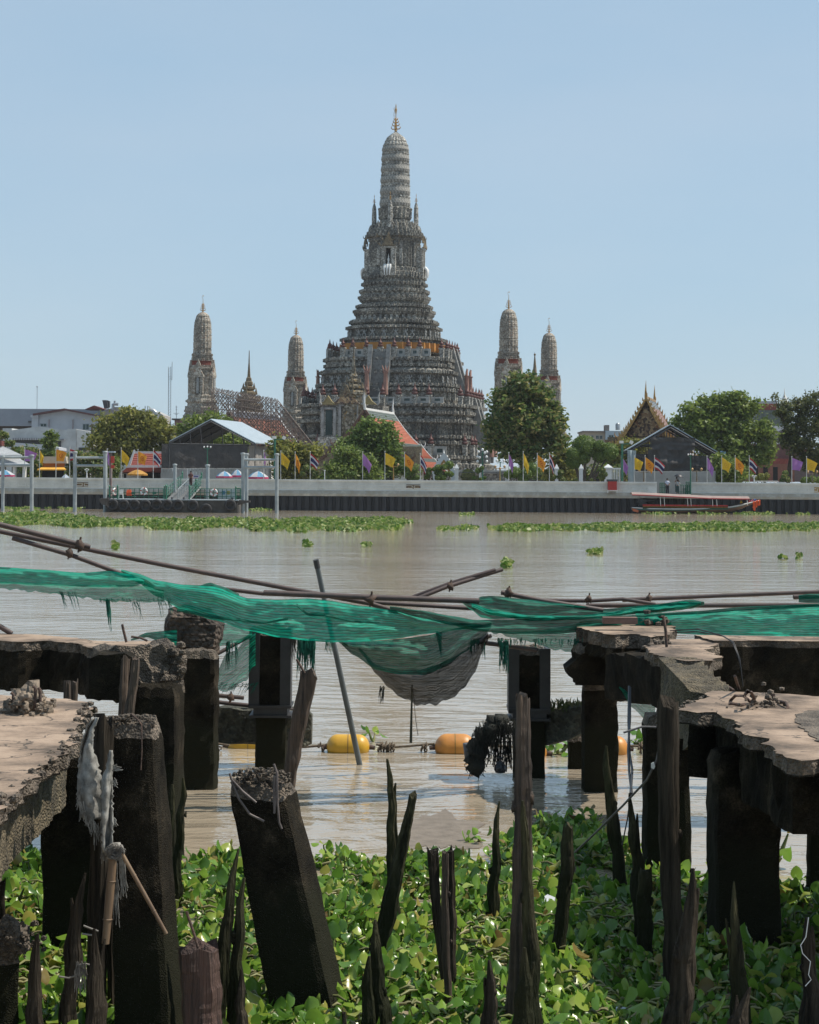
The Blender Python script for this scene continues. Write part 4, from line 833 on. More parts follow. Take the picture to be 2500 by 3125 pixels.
tree('tall dark green tree with loose glossy crown right of the great tower', [(1600, 1190, 52), (1545, 1235, 55), (1640, 1215, 48), (1660, 1280, 58), (1700, 1300, 34), (1530, 1300, 52), (1590, 1290, 72), (1560, 1350, 60), (1640, 1350, 55), (1505, 1345, 28), (1600, 1385, 45), (1690, 1350, 32), (1575, 1155, 20), (1690, 1245, 24), (1725, 1345, 14), (1622, 1150, 15), (1495, 1290, 16)], (1590, 1462, 1592, 1385, 9), 226, 17000, lf_dark, .3, seed=11)
tree('wide yellow-green tree with thin airy crown above the orange flags at left', [(330, 1300, 42), (380, 1285, 45), (430, 1290, 42), (480, 1310, 40), (300, 1350, 38), (350, 1350, 48), (410, 1345, 50), (470, 1360, 45), (510, 1345, 28), (360, 1400, 45), (430, 1400, 45), (300, 1400, 28), (395, 1262, 22), (500, 1390, 30), (520, 1310, 16)], (395, 1462, 395, 1370, 7), 250, 14000, lf_yel, .27, seed=12)
tree('bright green tree behind the grey cloth shed, left of the scaffolding', [(600, 1300, 38), (640, 1290, 38), (670, 1300, 36), (570, 1330, 34), (620, 1340, 45), (680, 1345, 42), (730, 1350, 38), (545, 1310, 14), (600, 1400, 40), (700, 1400, 42)], (630, 1462, 630, 1400, 7), 255, 9000, lf_mid, .27, seed=13)
tree('yellow-green tree between the shed and the Thai flag, left of centre', [(860, 1380, 36), (905, 1400, 42), (870, 1430, 40), (930, 1440, 28), (845, 1350, 16), (950, 1385, 18), (968, 1372, 14), (910, 1360, 16)], (880, 1464, 880, 1430, 5), 219, 6500, lf_yel, .24, seed=14)
tree('rounded light green mound of a tree in front of the terracotta-roofed hall', [(1060, 1400, 45), (1030, 1440, 38), (1100, 1430, 48), (1140, 1450, 30), (1070, 1450, 40), (1010, 1462, 22)], (1080, 1466, 1080, 1440, 5), 216, 7500, lf_mid, .22, seed=15)
tree('dense mid green tree with round top covering the centre of the terracotta-roofed hall', [(1130, 1320, 42), (1170, 1330, 42), (1110, 1360, 40), (1160, 1380, 50), (1195, 1365, 28), (1190, 1420, 45), (1232, 1425, 24), (1100, 1330, 22), (1130, 1292, 18), (1260, 1440, 16), (1175, 1300, 16), (1050, 1350, 14), (1075, 1365, 22)], (1170, 1466, 1170, 1400, 6), 222, 11000, lf_dark if 0 else lf_clip, .22, seed=16)
tree('small yellowish tree just right of the tall dark tree', [(1710, 1410, 32), (1690, 1440, 30), (1730, 1435, 26), (1720, 1380, 22)], (1705, 1466, 1705, 1430, 4), 232, 3500, lf_yel, .22, seed=17)
tree('broad light green tree with lumpy crown right of the gilded hall', [(2110, 1260, 40), (2170, 1235, 42), (2240, 1230, 46), (2290, 1250, 34), (2120, 1310, 48), (2190, 1300, 58), (2260, 1300, 55), (2320, 1320, 40), (2160, 1360, 46), (2240, 1370, 55), (2310, 1390, 42), (2345, 1370, 24), (2080, 1290, 22), (2090, 1345, 22), (2265, 1430, 34), (2340, 1300, 18), (2255, 1205, 16), (2195, 1215, 18)], (2235, 1475, 2235, 1400, 9), 236, 17000, lf_mid, .28, seed=18)
tree('dark thin-leaved tree filling the right edge of the far bank', [(2400, 1250, 32), (2450, 1240, 36), (2500, 1230, 42), (2420, 1300, 42), (2480, 1300, 48), (2530, 1290, 50), (2440, 1360, 45), (2500, 1370, 50), (2400, 1345, 28), (2470, 1410, 40), (2540, 1420, 50), (2365, 1215, 10), (2380, 1260, 16)], (2395, 1475, 2420, 1360, 9), 240, 16000, leafmat('olive_brown_leaves', [(0, (.045, .06, .025)), (1, (.17, .18, .06)), (.5, (.1, .12, .04))], transl=.4), .2, seed=19, clump=.7)
tree('olive tree behind the gilded hall lamp post, right of the topiary', [(1890, 1390, 34), (1925, 1365, 30), (1880, 1425, 30), (1955, 1360, 18)], (1895, 1468, 1895, 1420, 4), 245, 3500, lf_yel, .24, seed=20)
tree('bushy light green tree at the right end of the corrugated hoarding', [(2215, 1430, 34), (2250, 1450, 28), (2200, 1455, 22), (2195, 1400, 14)], (2220, 1476, 2220, 1445, 3), 221, 4500, lf_mid, .2, seed=21)
tree('slender young tree in front of the peeling white block', [(150, 1325, 10), (143, 1345, 11), (160, 1340, 11), (150, 1365, 13), (168, 1330, 7), (145, 1385, 12), (160, 1390, 12)], (150, 1460, 150, 1370, 1.5), 240, 1500, lf_mid, .22, seed=22, clump=.5)
tree('small layered tree left of the slender young tree, cut by the left edge', [(5, 1327, 16, .4), (25, 1352, 14, .4), (50, 1372, 14, .4)], (15, 1460, 15, 1350, 2), 232, 1500, lf_dark, .2, seed=23, clump=.4)
tree('dark green bushes of a low tree behind the purple flag at left', [(90, 1385, 20), (110, 1420, 22), (105, 1450, 20), (180, 1440, 22), (75, 1430, 14)], (100, 1460, 100, 1430, 3), 226, 2500, lf_dark, .22, seed=24)
tree('cloud-pruned dark tree between the grey mooring posts at left', [(275, 1396, 26, .45), (300, 1400, 20, .4), (250, 1425, 26, .6), (290, 1430, 28, .6), (215, 1430, 22, .8), (310, 1450, 22, .6), (335, 1425, 16, .5), (250, 1455, 20, .6), (215, 1395, 12), (235, 1385, 10)], (270, 1460, 270, 1420, 3), 224, 5000, lf_dark, .2, seed=25, clump=.5)
tree('small green tree between the red signal boards and the yellow flag', [(345, 1430, 16), (355, 1410, 12), (340, 1450, 12)], (345, 1460, 345, 1440, 2), 227, 1200, lf_mid, .2, seed=26, clump=.5)
def topiary(label, balls, trunk, Y, mat_=None, cat='topiary', n=60):
    rg = random.Random(int(balls[0][0])); t = T('topiary_tree', label, cat, P(trunk[0], 1466, Y))
    for (x, y, r) in balls:
        rr_ = r*Y/F; c = P(x, y, Y)+Vector((0, rg.uniform(-.6, .6)*rr_, 0)); m = t.mb(); m.ball(c, rr_*.93, 12, 8, .9, .12)
        vs = []; fs = []
        for i in range(int(n*(rr_*3)**1.6)+60):
            d = Vector((rg.gauss(0, 1), rg.gauss(0, 1), rg.gauss(0, 1))).normalized(); p = c+Vector((d.x, d.y, d.z*.9))*rr_*rg.uniform(.93, 1.04); u = Vector((rg.gauss(0, 1), rg.gauss(0, 1), rg.gauss(0, 1))).normalized()*.1; v = (u.cross(d)).normalized()*.07+d*.05; b = len(vs); vs += [p-u, p+v, p+u, p-v]; fs.append((b, b+1, b+2, b+3))
        m.add(vs, fs); t.part(m, 'clipped_ball', mat_ or lf_clip)
    m = t.mb(); base = P(trunk[0], 1470, Y); base.z = GZ-.1
    for (x, y, r) in balls: m.tube([base, base.lerp(P(x, y, Y), .5)+Vector((0, 0, -.2)), P(x, y+r*.3, Y)], [trunk[1]*Y/F, trunk[1]*Y/F*.6, .05], 6)
    t.part(m, 'trunk', bark); return t
tree('dense hedge of shrubs behind the fence posts right of the tall tree', [(1650, 1448, 16), (1685, 1455, 16), (1730, 1450, 18), (1765, 1445, 18), (1800, 1448, 18), (1830, 1440, 18), (1870, 1448, 16), (1895, 1445, 18)], (1780, 1468, 1780, 1450, 2), 240, 3500, lf_dark, .22, seed=31)
topiary('large topiary tree of big clipped balls left of the apartment block', [(1785, 1362, 38), (1750, 1385, 22), (1752, 1410, 24), (1835, 1388, 28), (1858, 1378, 30), (1830, 1360, 18), (1775, 1395, 28)], (1785, 7), 222, n=120)
topiary('three green clipped domes left of the purple flag right of the tall tree trunk', [(1572, 1442, 20), (1608, 1446, 19), (1597, 1462, 16), (1552, 1448, 14), (1625, 1432, 22)], (1590, 3), 216)
topiary('cloud topiary of many small balls in front of the white pointed gate', [(1338, 1428, 11), (1356, 1426, 9), (1310, 1434, 8), (1326, 1432, 7), (1309, 1444, 8), (1333, 1443, 7), (1346, 1440, 6), (1362, 1444, 7), (1303, 1455, 8), (1342, 1448, 8), (1336, 1458, 9), (1352, 1458, 9), (1376, 1447, 9), (1358, 1452, 7)], (1345, 1.4), 214)
topiary('single large round topiary ball right behind the cloud topiary', [(1371, 1419, 14)], (1371, 2), 216)
topiary('small layered topiary behind the Thai flag at centre', [(1252, 1432, 9), (1268, 1436, 7), (1243, 1452, 9), (1273, 1457, 9), (1259, 1462, 8), (1255, 1446, 6)], (1255, 1.4), 214)
topiary('low clipped yellow-green dome behind the iron railing', [(1428, 1452, 22), (1455, 1460, 10)], (1428, 2), 226, lf_yel)
topiary('small topiary of dark balls just left of the white pointed post by the iron railing', [(1460, 1436, 9), (1447, 1458, 5), (1471, 1428, 6), (1480, 1458, 4), (1466, 1462, 5)], (1462, 1), 213)
topiary('stacked dark topiary left of the fence post beneath the tall tree', [(1712, 1442, 9), (1708, 1455, 8), (1718, 1463, 8), (1683, 1440, 9), (1690, 1455, 9)], (1712, 1.2), 214, lf_dark)
topiary('stacked dark topiary below the big-ball topiary, left of the purple flag', [(1838, 1435, 10), (1845, 1448, 9), (1838, 1458, 9), (1806, 1465, 5), (1758, 1464, 4)], (1840, 1.4), 214, lf_dark)
topiary('dark topiary balls behind the Thai flag left of centre', [(935, 1428, 11), (952, 1435, 9), (925, 1445, 10), (962, 1448, 8), (968, 1440, 7), (956, 1460, 10)], (940, 1.4), 213, lf_dark)
topiary('rounded shrub pair in front of the light green mound', [(1060, 1445, 9), (1080, 1447, 9)], (1070, 1.3), 211)
topiary('low clipped mounds right of the corrugated hoarding, under the broad tree', [(2325, 1457, 14), (2340, 1452, 10), (2310, 1462, 9), (2335, 1464, 8)], (2325, 1.3), 216, lf_yel)
topiary('stacked dark topiary left of the rightmost purple flag', [(2398, 1444, 9), (2392, 1455, 8), (2403, 1463, 10), (2388, 1466, 7)], (2398, 1.3), 216, lf_dark)
topiary('low hedge mound at the right edge under the yellow flag', [(2460, 1468, 14), (2480, 1463, 12), (2500, 1466, 12)], (2480, 1.3), 218, lf_mid)
# ------------------------------------------------------------------ fence posts, railings, gate
pf = M('white_post', (.6, .62, .62), (.5, .52, .52), 2, .7)
plist = ((1394, 1424, 'white pointed fence post left of the iron railing'), (1468, 1424, 'white pointed fence post right of the dark iron railing'), (1548, 1430, 'white pointed fence post behind the purple flag right of centre'), (1699, 1425, 'white pointed fence post behind the Thai flag right of the tall tree'), (1774, 1425, 'white pointed fence post under the big-ball topiary'), (1856, 1422, 'thick white pointed fence post beside the white balustrade'))
for x, y, la in plist:
    t = T('fence_post', la, 'fence post', P(x, 1466, 218), 'white pointed fence posts'); m = t.mb(); hw_ = 12 if x == 1856 else 5.5; m.px(x-hw_, y+8, x+hw_, 1470, 218, .5); t.part(m, 'shaft', pf)
    m = t.mb(); a = P(x, y+8, 218.2); ww = (hw_+1.5)*218/F; m.loft([[a+Vector((i*ww, j*ww, 0)) for i, j in ((-1, -1), (1, -1), (1, 1), (-1, 1))], [a+Vector((i*ww, j*ww, .12)) for i, j in ((-1, -1), (1, -1), (1, 1), (-1, 1))], [a+Vector((i*.02, j*.02, .62 if hw_ < 8 else .5)) for i, j in ((-1, -1), (1, -1), (1, 1), (-1, 1))]]); t.part(m, 'cap', pf)
t = T('iron_railing', 'dark iron railing between two white pointed posts right of the gate', 'railing', P(1430, 1466, 218.3))
for xx in range(1402, 1542, 3):
    if abs(xx-1468) < 8: continue
    m = t.mb(); m.px(xx, 1438, xx+.8, 1470, 218.2, .05); t.part(m, 'bar', roofdark)
m = t.mb(); m.px(1400, 1441, 1461, 1442.2, 218.15, .06); m.px(1475, 1441, 1541, 1442.2, 218.15, .06); t.part(m, 'rail', roofdark)
t = T('white_balustrade', 'white balustrade right of the thick pointed post, behind the red box', 'balustrade', P(1885, 1466, 218.5)); m = t.mb(); m.px(1868, 1428, 1905, 1432, 218.4, .3); t.part(m, 'rail', pf)
for xx in range(1870, 1903, 5): m = t.mb(); m.px(xx, 1432, xx+2.6, 1470, 218.45, .15); t.part(m, 'baluster', pf)
t = T('pointed_gate', 'white pointed-arch gate with gold inner arch behind the cloud topiary', 'gate', P(1355, 1466, 228))
arch = lambda k, n=9: [(1355+k*32*math.sin(a)*(1 if s > 0 else -1), 0) for s, a in ()]
def ogive(cx, top, w, h, n=8):
    left = [(cx-w*math.cos(i/n*math.pi/2)**.75, top+h-h*(i/n)**1.0*(.55+.45*(i/n))) for i in range(n+1)]
    return left+[(2*cx-x, y) for x, y in reversed(left[:-1])]
o1, o2, o3 = ogive(1355, 1382, 34, 62), ogive(1355, 1402, 22, 44), ogive(1355, 1412, 15, 38)
m = t.mb()
for i in range(len(o1)-1): a, b, c, d = o1[i], o1[i+1], o2[i+1], o2[i]; m.prism([P(*q, 228) for q in (a, b, c, d)], Vector((0, .8, 0)))
m.px(1321, 1444, 1333, 1470, 228, .8); m.px(1377, 1444, 1389, 1470, 228, .8); m.tube([P(1355, 1384, 228.4), P(1355, 1372, 228.4)], [.12, .01], 5); t.part(m, 'arch', pf)
for x, y in o1[::1]: m = t.mb(); m.tube([P(x, y+1, 228.2), P(x+(x-1355)*.04, y-5, 228.2)], [.12, .01], 5); t.part(m, 'crocket', pf)
m = t.mb()
for i in range(len(o2)-1): a, b, c, d = o2[i], o2[i+1], o3[i+1], o3[i]; m.prism([P(*q, 228.3) for q in (a, b, c, d)], Vector((0, .3, 0)))
t.part(m, 'gold_arch', gold)
# ------------------------------------------------------------------ flags along the wall
def flagmat(name, kind_, c1, c2=None):
    m, n, l, b = nodes(name); b.inputs['Roughness'].default_value = .8; uv = n.new('ShaderNodeUVMap'); sp = n.new('ShaderNodeSeparateXYZ'); l.new(uv.outputs[0], sp.inputs[0])
    if kind_ == 'stripe':
        cr = n.new('ShaderNodeValToRGB'); cr.color_ramp.interpolation = 'CONSTANT'; e = cr.color_ramp.elements; r_, w_, b_ = (.42, .02, .03, 1), (.6, .6, .62, 1), (.03, .03, .12, 1)
        e[0].color = r_; e[1].position = 1/6; e[1].color = w_
        for p, c in ((2/6, b_), (4/6, w_), (5/6, r_)): q = e.new(p); q.color = c
        l.new(sp.outputs[1], cr.inputs[0]); col = cr.outputs[0]
    elif kind_ == 'ring':     # printed emblem: a ring with a filled centre
        vm = n.new('ShaderNodeVectorMath'); vm.operation = 'DISTANCE'; vm.inputs[1].default_value = (.5, .5, 0); l.new(uv.outputs[0], vm.inputs[0])
        cr = n.new('ShaderNodeValToRGB'); cr.color_ramp.interpolation = 'CONSTANT'; e = cr.color_ramp.elements; e[0].color = (*c2, 1); e[1].position = .07; e[1].color = (*c1, 1)
        for p, c in ((.15, c2), (.22, c1)): q = e.new(p); q.color = (*c, 1)
        l.new(vm.outputs['Value'], cr.inputs[0]); col = cr.outputs[0]
    else:
        b.inputs['Base Color'].default_value = (*c1, 1); add_transl(m, None, .35); m.node_tree.nodes['Translucent BSDF'].inputs[0].default_value = (*c1, 1); return m
    l.new(col, b.inputs['Base Color']); add_transl(m, col, .35); return m
FM = {'purple': flagmat('purple_cloth', '', (.42, .2, .48)), 'yellow': flagmat('yellow_cloth', 'ring', (.72, .5, .03), (.62, .4, .03)), 'orange': flagmat('orange_cloth', 'ring', (.75, .35, .03), (.5, .12, .01)), 'thai': flagmat('striped_cloth', 'stripe', (1, 1, 1))}
polem = M('pale_flag_pole', (.5, .5, .47), (.42, .42, .4), 3, .5)
def flag(px, ytop, kind_, fly, droop, label, seed, Y=210.5, ybot=1466, hoist=36, lean=0):
    t = T('flagpole', label, 'flag', P(px, ybot, Y), 'flags along the river wall'); base = P(px, ybot, Y); base.z = GZ; top = P(px+lean, ytop, Y); m = t.mb()
    m.tube([base, top], [.05, .035], 6); m.ball(top+Vector((0, 0, .05)), .06, 6, 4); t.part(m, 'pole', polem)
    m = t.mb(); nx, ny = 14, 8; h = hoist*Y/F; f = fly*Y/F; d = droop*Y/F; uv = []
    for off in (0, .012):
        for j in range(ny+1):
            for i in range(nx+1):
                u, v = i/nx, j/ny; sag = d*(u**1.3); z = top.z-.12-h*v*(1-.25*u)-sag; x = top.x+.03+f*u*(1-.3*v*u); y = Y+off+.16*math.sin(u*7+seed+v*2)*u**.6+.06*math.sin(v*6+seed*2)*u
                m.v.append((x-t.loc.x, y-t.loc.y, z-t.loc.z)); uv.append((u, 1-v))
    N = (nx+1)*(ny+1); fs = [(j*(nx+1)+i, j*(nx+1)+i+1, (j+1)*(nx+1)+i+1, (j+1)*(nx+1)+i) for j in range(ny) for i in range(nx)]; fs = fs+[tuple(N+q for q in reversed(g_)) for g_ in fs]
    m.f += fs; m.m += [0]*len(fs); m.sm += [True]*len(fs); m.uv = uv; t.part(m, 'cloth', FM[kind_])
C = {'purple': 'purple', 'yellow': 'yellow', 'orange': 'orange', 'thai': 'red, white and blue striped'}
for i, (px, yt, k_, fly, dr, la) in enumerate((
    (75, 1368, 'purple', 37, 12, 'purple flag blown wide, leftmost of all the flags'), (121, 1372, 'yellow', 12, 20, 'narrow drooping yellow flag beside the awning stall, left end'), (171, 1368, 'orange', 33, 10, 'orange flag with emblem flying over the awning stall at left'), (213, 1367, 'thai', 18, 6, 'striped red, white and blue flag half behind a grey mooring post'),
    (327, 1372, 'purple', 10, 30, 'limp purple flag hidden beside the red signal boards'), (370, 1369, 'yellow', 25, 26, 'yellow flag left of the small red-roofed hall'), (421, 1374, 'orange', 28, 16, 'orange emblem flag in front of the small red roof'), (468, 1371, 'thai', 24, 26, 'striped flag just left of the grey cloth shed'), (805, 1376, 'purple', 6, 22, 'limp dark purple flag in front of the beige tarpaulin'),
    (857, 1378, 'yellow', 28, 26, 'yellow flag right of the floating pier, before a yellow-green tree'), (901, 1381, 'orange', 16, 34, 'narrow orange flag before the yellow-green tree, left of centre'), (947, 1380, 'thai', 26, 26, 'striped flag left of the light green mound'), (1107, 1381, 'purple', 27, 34, 'purple flag in front of the light green mound'), (1175, 1379, 'yellow', 32, 18, 'yellow flag before the dense round-topped tree'), (1235, 1382, 'orange', 28, 26, 'orange emblem flag before the terracotta-roofed hall'), (1283, 1385, 'thai', 20, 34, 'striped flag between orange flag and cloud topiary'),
    (1553, 1383, 'purple', 14, 32, 'purple flag left of the clipped green domes'), (1597, 1380, 'yellow', 18, 38, 'yellow flag over the clipped green domes'), (1640, 1385, 'orange', 26, 26, 'orange flag hanging under the tall dark tree'), (1677, 1384, 'thai', 16, 36, 'striped flag folded down, right of the tall dark tree'),
    (1896, 1392, 'purple', 21, 30, 'purple flag beside the pale blue sheet of the right shed'), (1936, 1393, 'yellow', 26, 14, 'yellow flag in front of the left corner of the right shed'), (1969, 1392, 'orange', 28, 24, 'orange flag before the dark cloth of the right shed'), (1998, 1392, 'thai', 31, 26, 'striped flag before the dark cloth of the right shed'), (2158, 1393, 'purple', 20, 34, 'purple flag at the right end of the corrugated hoarding'), (2203, 1393, 'yellow', 28, 20, 'yellow flag just right of the corrugated hoarding'),
    (2244, 1393, 'orange', 28, 26, 'orange flag under the broad light green tree'), (2287, 1393, 'thai', 24, 24, 'striped flag under the right side of the broad light green tree'), (2417, 1395, 'purple', 33, 12, 'purple flag blown wide before the dark tree at right'), (2462, 1395, 'yellow', 32, 16, 'yellow flag nearest the right edge'))):
    flag(px, yt, k_, fly, dr, la, i*1.7, ybot=1462+px*.006)
# ------------------------------------------------------------------ lamps
def lamp(label, px, ytop, ybot, Y, globes, mat_=green_st, name='street_lamp', gm=None, r=2.6):
    t = T(name, label, 'lamp', P(px, ybot, Y)); m = t.mb(); m.tube([P(px, ybot, Y), P(px, (ytop+ybot)/2, Y), P(px, ytop+3, Y)], [.09, .06, .05], 7)
    for dx, dy in globes: m.tube([P(px, ytop+dy+6, Y), P(px+dx, ytop+dy+r*1.6, Y)], .03, 5)
    t.part(m, 'post', mat_)
    for dx, dy in globes: m = t.mb(); m.ball(P(px+dx, ytop+dy, Y), r*Y/F, 8, 6, 1.1); t.part(m, 'globe', gm or M('white_globe', (.7, .7, .68), (.6, .6, .6), 3, .3))
    return t
lamp('green lamp post with nine white globes behind the wall right of the gate', 1473, 1372, 1466, 214, ((0, 0), (-12, 7), (13, 7), (-15, 22), (12, 22), (-15, 36), (13, 36), (-9, 24), (7, 10)), r=4)
lamp('green lamp post with two white globes between gate lamp and clipped domes', 1527, 1406, 1466, 214, ((-10, 0), (11, 0)), r=4.4)
lamp('green triple-globe lamp in front of the grey cloth shed', 633, 1363, 1462, 209, ((-10, 1), (0, 0), (10, 1)))
lamp('tall green lamp post at the right side of the landing stage', 2108, 1386, 1508, 205.4, ((-7, 1), (0, 0), (7, 1)))
lamp('small white double lamp between mooring posts at left', 265, 1431, 1462, 210.6, ((-5, 2), (5, 2), (0, 0)), whitepaint, r=1.8)
lamp('small white twin lamp on the wall under the broad right tree', 2302, 1452, 1476, 210.6, ((-5, 0), (5, 0), (0, 1)), whitepaint, r=2)
for px, yt, la in ((1201, 1418, 'gold two-lantern lamp behind the yellow flag near centre'), (1526, 1424, 'gold three-lantern lamp by the iron railing'), (1965, 1435, 'gold two-arm lantern before the corrugated hoarding, left one'), (2127, 1432, 'gold two-arm lantern before the corrugated hoarding, right one'), (2480, 1440, 'gold lantern lamp under the rightmost yellow flag')):
    lamp(la, px, yt, 1470, 213, ((-14, 0), (14, 0)) if px != 1526 else ((-14, 0), (0, 6), (14, 0)), gold if px in (1526, 1201) else golddull, 'lantern_lamp', M('brass_lantern', (.45, .3, .15), (.3, .18, .08), 3, .4, metal=.4), 4)
for px, yt, la, Y_ in ((839, 1331, 'green T-shaped floodlight post right of the grey shed', 209), (1899, 1345, 'green floodlight post beside the right shed', 209)):
    t = T('floodlight_post', la, 'floodlight', P(px, 1466, Y_)); m = t.mb(); m.tube([P(px, 1468, Y_), P(px, yt+8, Y_)], .12, 8); m.px(px-4, yt+8, px+26, yt+11, Y_, .12); t.part(m, 'post', green_st); m = t.mb(); m.cbox(P(px-2, yt+4, Y_), (.42, .4, .28)); t.part(m, 'floodlight', whitepaint); m = t.mb(); m.cbox(P(px+28, yt+5, Y_), (.35, .4, .34), M=Matrix.Rotation(.5, 3, 'Y')); t.part(m, 'floodlight', whitepaint)
t = T('wall_lamp_stub', 'short white lamp stub on the wall left of the purple flag', 'lamp', P(991, 1464, 208.5)); m = t.mb(); m.tube([P(991, 1464, 208.5), P(991, 1436, 208.5)], .05, 6); m.px(988.5, 1434, 993.5, 1437, 208.4, .2); t.part(m, 'post', whitepaint)
# ------------------------------------------------------------------ parasols
def parasol(label, px, ytop, ybot, hw_, Y, cols, pole_bot=1464):
    t = T('beach_parasol', label, 'parasol', P(px, pole_bot, Y)); c = P(px, ytop, Y); r = hw_*Y/F; h = (ybot-ytop)*Y/F; N = 8; ml = [M('parasol_'+k, v, None, 3, .7, transl=.3) for k, v in cols]
    for j in range(N):
        m = t.mb(); a0, a1 = 2*math.pi*j/N, 2*math.pi*(j+1)/N; prev = None
        for k_ in range(4):
            q = k_/4; q2 = (k_+1)/4; pt = lambda a, q: c+Vector((math.cos(a)*r*q, math.sin(a)*r*q, -h*.8*q**1.6)); m.add([pt(a0, q), pt(a1, q), pt(a1, q2), pt(a0, q2)], [(0, 1, 2, 3)], True)
        t.part(m, 'canopy_panel', ml[j % 2]); m = t.mb(); e0, e1 = c+Vector((math.cos(a0)*r, math.sin(a0)*r, -h*.8)), c+Vector((math.cos(a1)*r, math.sin(a1)*r, -h*.8)); dz = Vector((0, 0, -h*.26)); m.add([e0, e1, e1+dz, e0+dz], [(0, 1, 2, 3)]); t.part(m, 'valance', ml[-1])
    m = t.mb(); b = Vector((c.x, c.y, GZ)); m.tube([b, c+Vector((0, 0, .08))], .03, 6); t.part(m, 'pole', whitepaint)
bw = [('blue', (.13, .35, .55)), ('white', (.6, .62, .65)), ('pink', (.6, .06, .17))]
parasol('blue and white parasol with pink edge, left one of the trio before the corrugated fence', 685, 1438, 1457, 25, 212, bw); parasol('blue and white parasol with pink edge, middle one of the trio, partly hidden', 724, 1433, 1455, 20, 213.5, bw); parasol('blue and white parasol with pink edge, right one of the trio beside the mooring frame', 788, 1438, 1460, 32, 212, bw); parasol('blue, white and pink parasol cut by the left edge', 14, 1434, 1453, 32, 211, bw)
parasol('faded orange beach parasol in front of the small red-roofed hall', 420, 1433, 1450, 31, 212, [('amber', (.6, .33, .07)), ('amber2', (.55, .28, .05))])
parasol('small white domed parasol behind the wall below the awning stall', 200, 1448, 1460, 12, 211, [('whiteish', (.6, .64, .7)), ('paleblue', (.4, .5, .6))])
# ------------------------------------------------------------------ mooring frames
def posts(t, lst, Y, bars):
    for x, y0, y1, w_ in lst:
        m = t.mb(); a = P(x, y1, Y); a.z = -.6; b = P(x, y0, Y); r = w_/2*Y/F; m.tube([a, b], r, 14); m.lathe([(r*1.05, -.25), (r*1.35, -.12), (r*1.35, 0), (.01, .03)], 14, b); t.part(m, 'post', greypaint)
    for x0, x1, y in bars: m = t.mb(); m.tube([P(x0, y, Y), P(x1, y, Y)], .12, 12); t.part(m, 'crossbar', greypaint)
YM = 190.0
t = T('mooring_gantry', 'grey steel mooring frame at the left edge, two crossbars', 'mooring gantry', P(60, 1550, YM)); posts(t, [(9, 1391, 1552, 10), (97, 1388, 1550, 11.5)], YM, [(-10, 97, 1396), (-10, 97, 1420)])
t = T('mooring_gantry', 'grey steel mooring frame standing left of the floating pier, two crossbars', 'mooring gantry', P(275, 1559, YM-1)); posts(t, [(229, 1378, 1559, 11.5), (321, 1377, 1561, 11.5)], YM-1, [(229, 321, 1397), (229, 321, 1421)])
t = T('mooring_gantry', 'grey steel mooring frame at the right end of the floating pier', 'mooring gantry', P(790, 1562, YM-1)); posts(t, [(742, 1382, 1564, 11), (845, 1384, 1563, 11)], YM-1, [(742, 845, 1403), (742, 845, 1426)]); posts(t, [(753, 1384, 1560, 10)], YM+3, [])
m = t.mb(); m.ppoly([(710, 1525), (762, 1528), (762, 1533), (718, 1543), (710, 1543)], YM-1.5, 1); t.part(m, 'pier_bracket', M('dark_steel', (.09, .08, .075), (.05, .045, .04), 2, .7))
t = T('mooring_post', 'grey capped post behind the left rail of the gangway', 'mooring post', P(534, 1530, 198)); posts(t, [(534, 1416, 1540, 10)], 198, [])
t = T('mooring_post', 'grey capped post just right of the gangway', 'mooring post', P(634, 1530, 194)); posts(t, [(634, 1418, 1540, 11)], 194, [])
t = T('signal_post', 'rust-stained tall post carrying two red signal boards at the left end of the pier', 'signal post', P(339, 1540, 191.5)); m = t.mb(); m.tube([P(338, 1545, 191.5), P(338, 1384, 191.5)], .15, 10); t.part(m, 'post', M('rusty_grey_post', (.3, .27, .26), (.12, .06, .05), .8, .7, st=(1, 1, .4)))
for a, b in ((1392, 1413), (1419, 1429)): m = t.mb(); m.px(338, a, 349, b, 191.1, .08); t.part(m, 'red_board', M('red_board', (.5, .05, .03), (.42, .04, .025), 2, .5))
m = t.mb(); m.px(330, 1377, 348, 1381, 191, 1.2); t.part(m, 'small_roof', tinroof)
# ------------------------------------------------------------------ floating pier with gangway, railings, tyres
YPn = 188.0
t = T('floating_pier', 'floating landing pier with dark hull, green railings and a row of tyres', 'pier', P(520, 1562, YPn))
m = t.mb(); a, b = P(326, 1562, YPn), P(724, 1563, YPn); zt = P(520, 1527, YPn).z; m.box(a.x, YPn, -.3, b.x, YPn+5.5, zt); m.mi = 1; m.box(a.x-.1, YPn-.12, zt, b.x+.1, YPn+5.6, zt+.1)
t.part(m, 'hull', [M('grimy_dark_hull', (.085, .08, .072), (.035, .033, .03), 1.2, .8, .3), greypaint])
ty = MB(); R1, R2 = .42, .17; ty.add([((R1+R2*math.cos(p_*math.pi/4))*math.cos(q*math.pi/8), R2*math.sin(p_*math.pi/4)*.8, (R1+R2*math.cos(p_*math.pi/4))*math.sin(q*math.pi/8)) for q in range(16) for p_ in range(8)], [(q*8+p_, q*8+(p_+1) % 8, ((q+1) % 16)*8+(p_+1) % 8, ((q+1) % 16)*8+p_) for q in range(16) for p_ in range(8)], True); tym = ty.mesh('tyre', black)
for x, y in ((344, 1541), (377, 1542), (410, 1542), (444, 1543), (478, 1541), (510, 1542), (543, 1542), (588, 1543), (629, 1555), (703, 1542)): c = P(x, y, YPn-.18); o = obj('tyre', tym, t.e, c-t.loc); o.rotation_euler = (0, U(0, 1), U(-.08, .08)); 
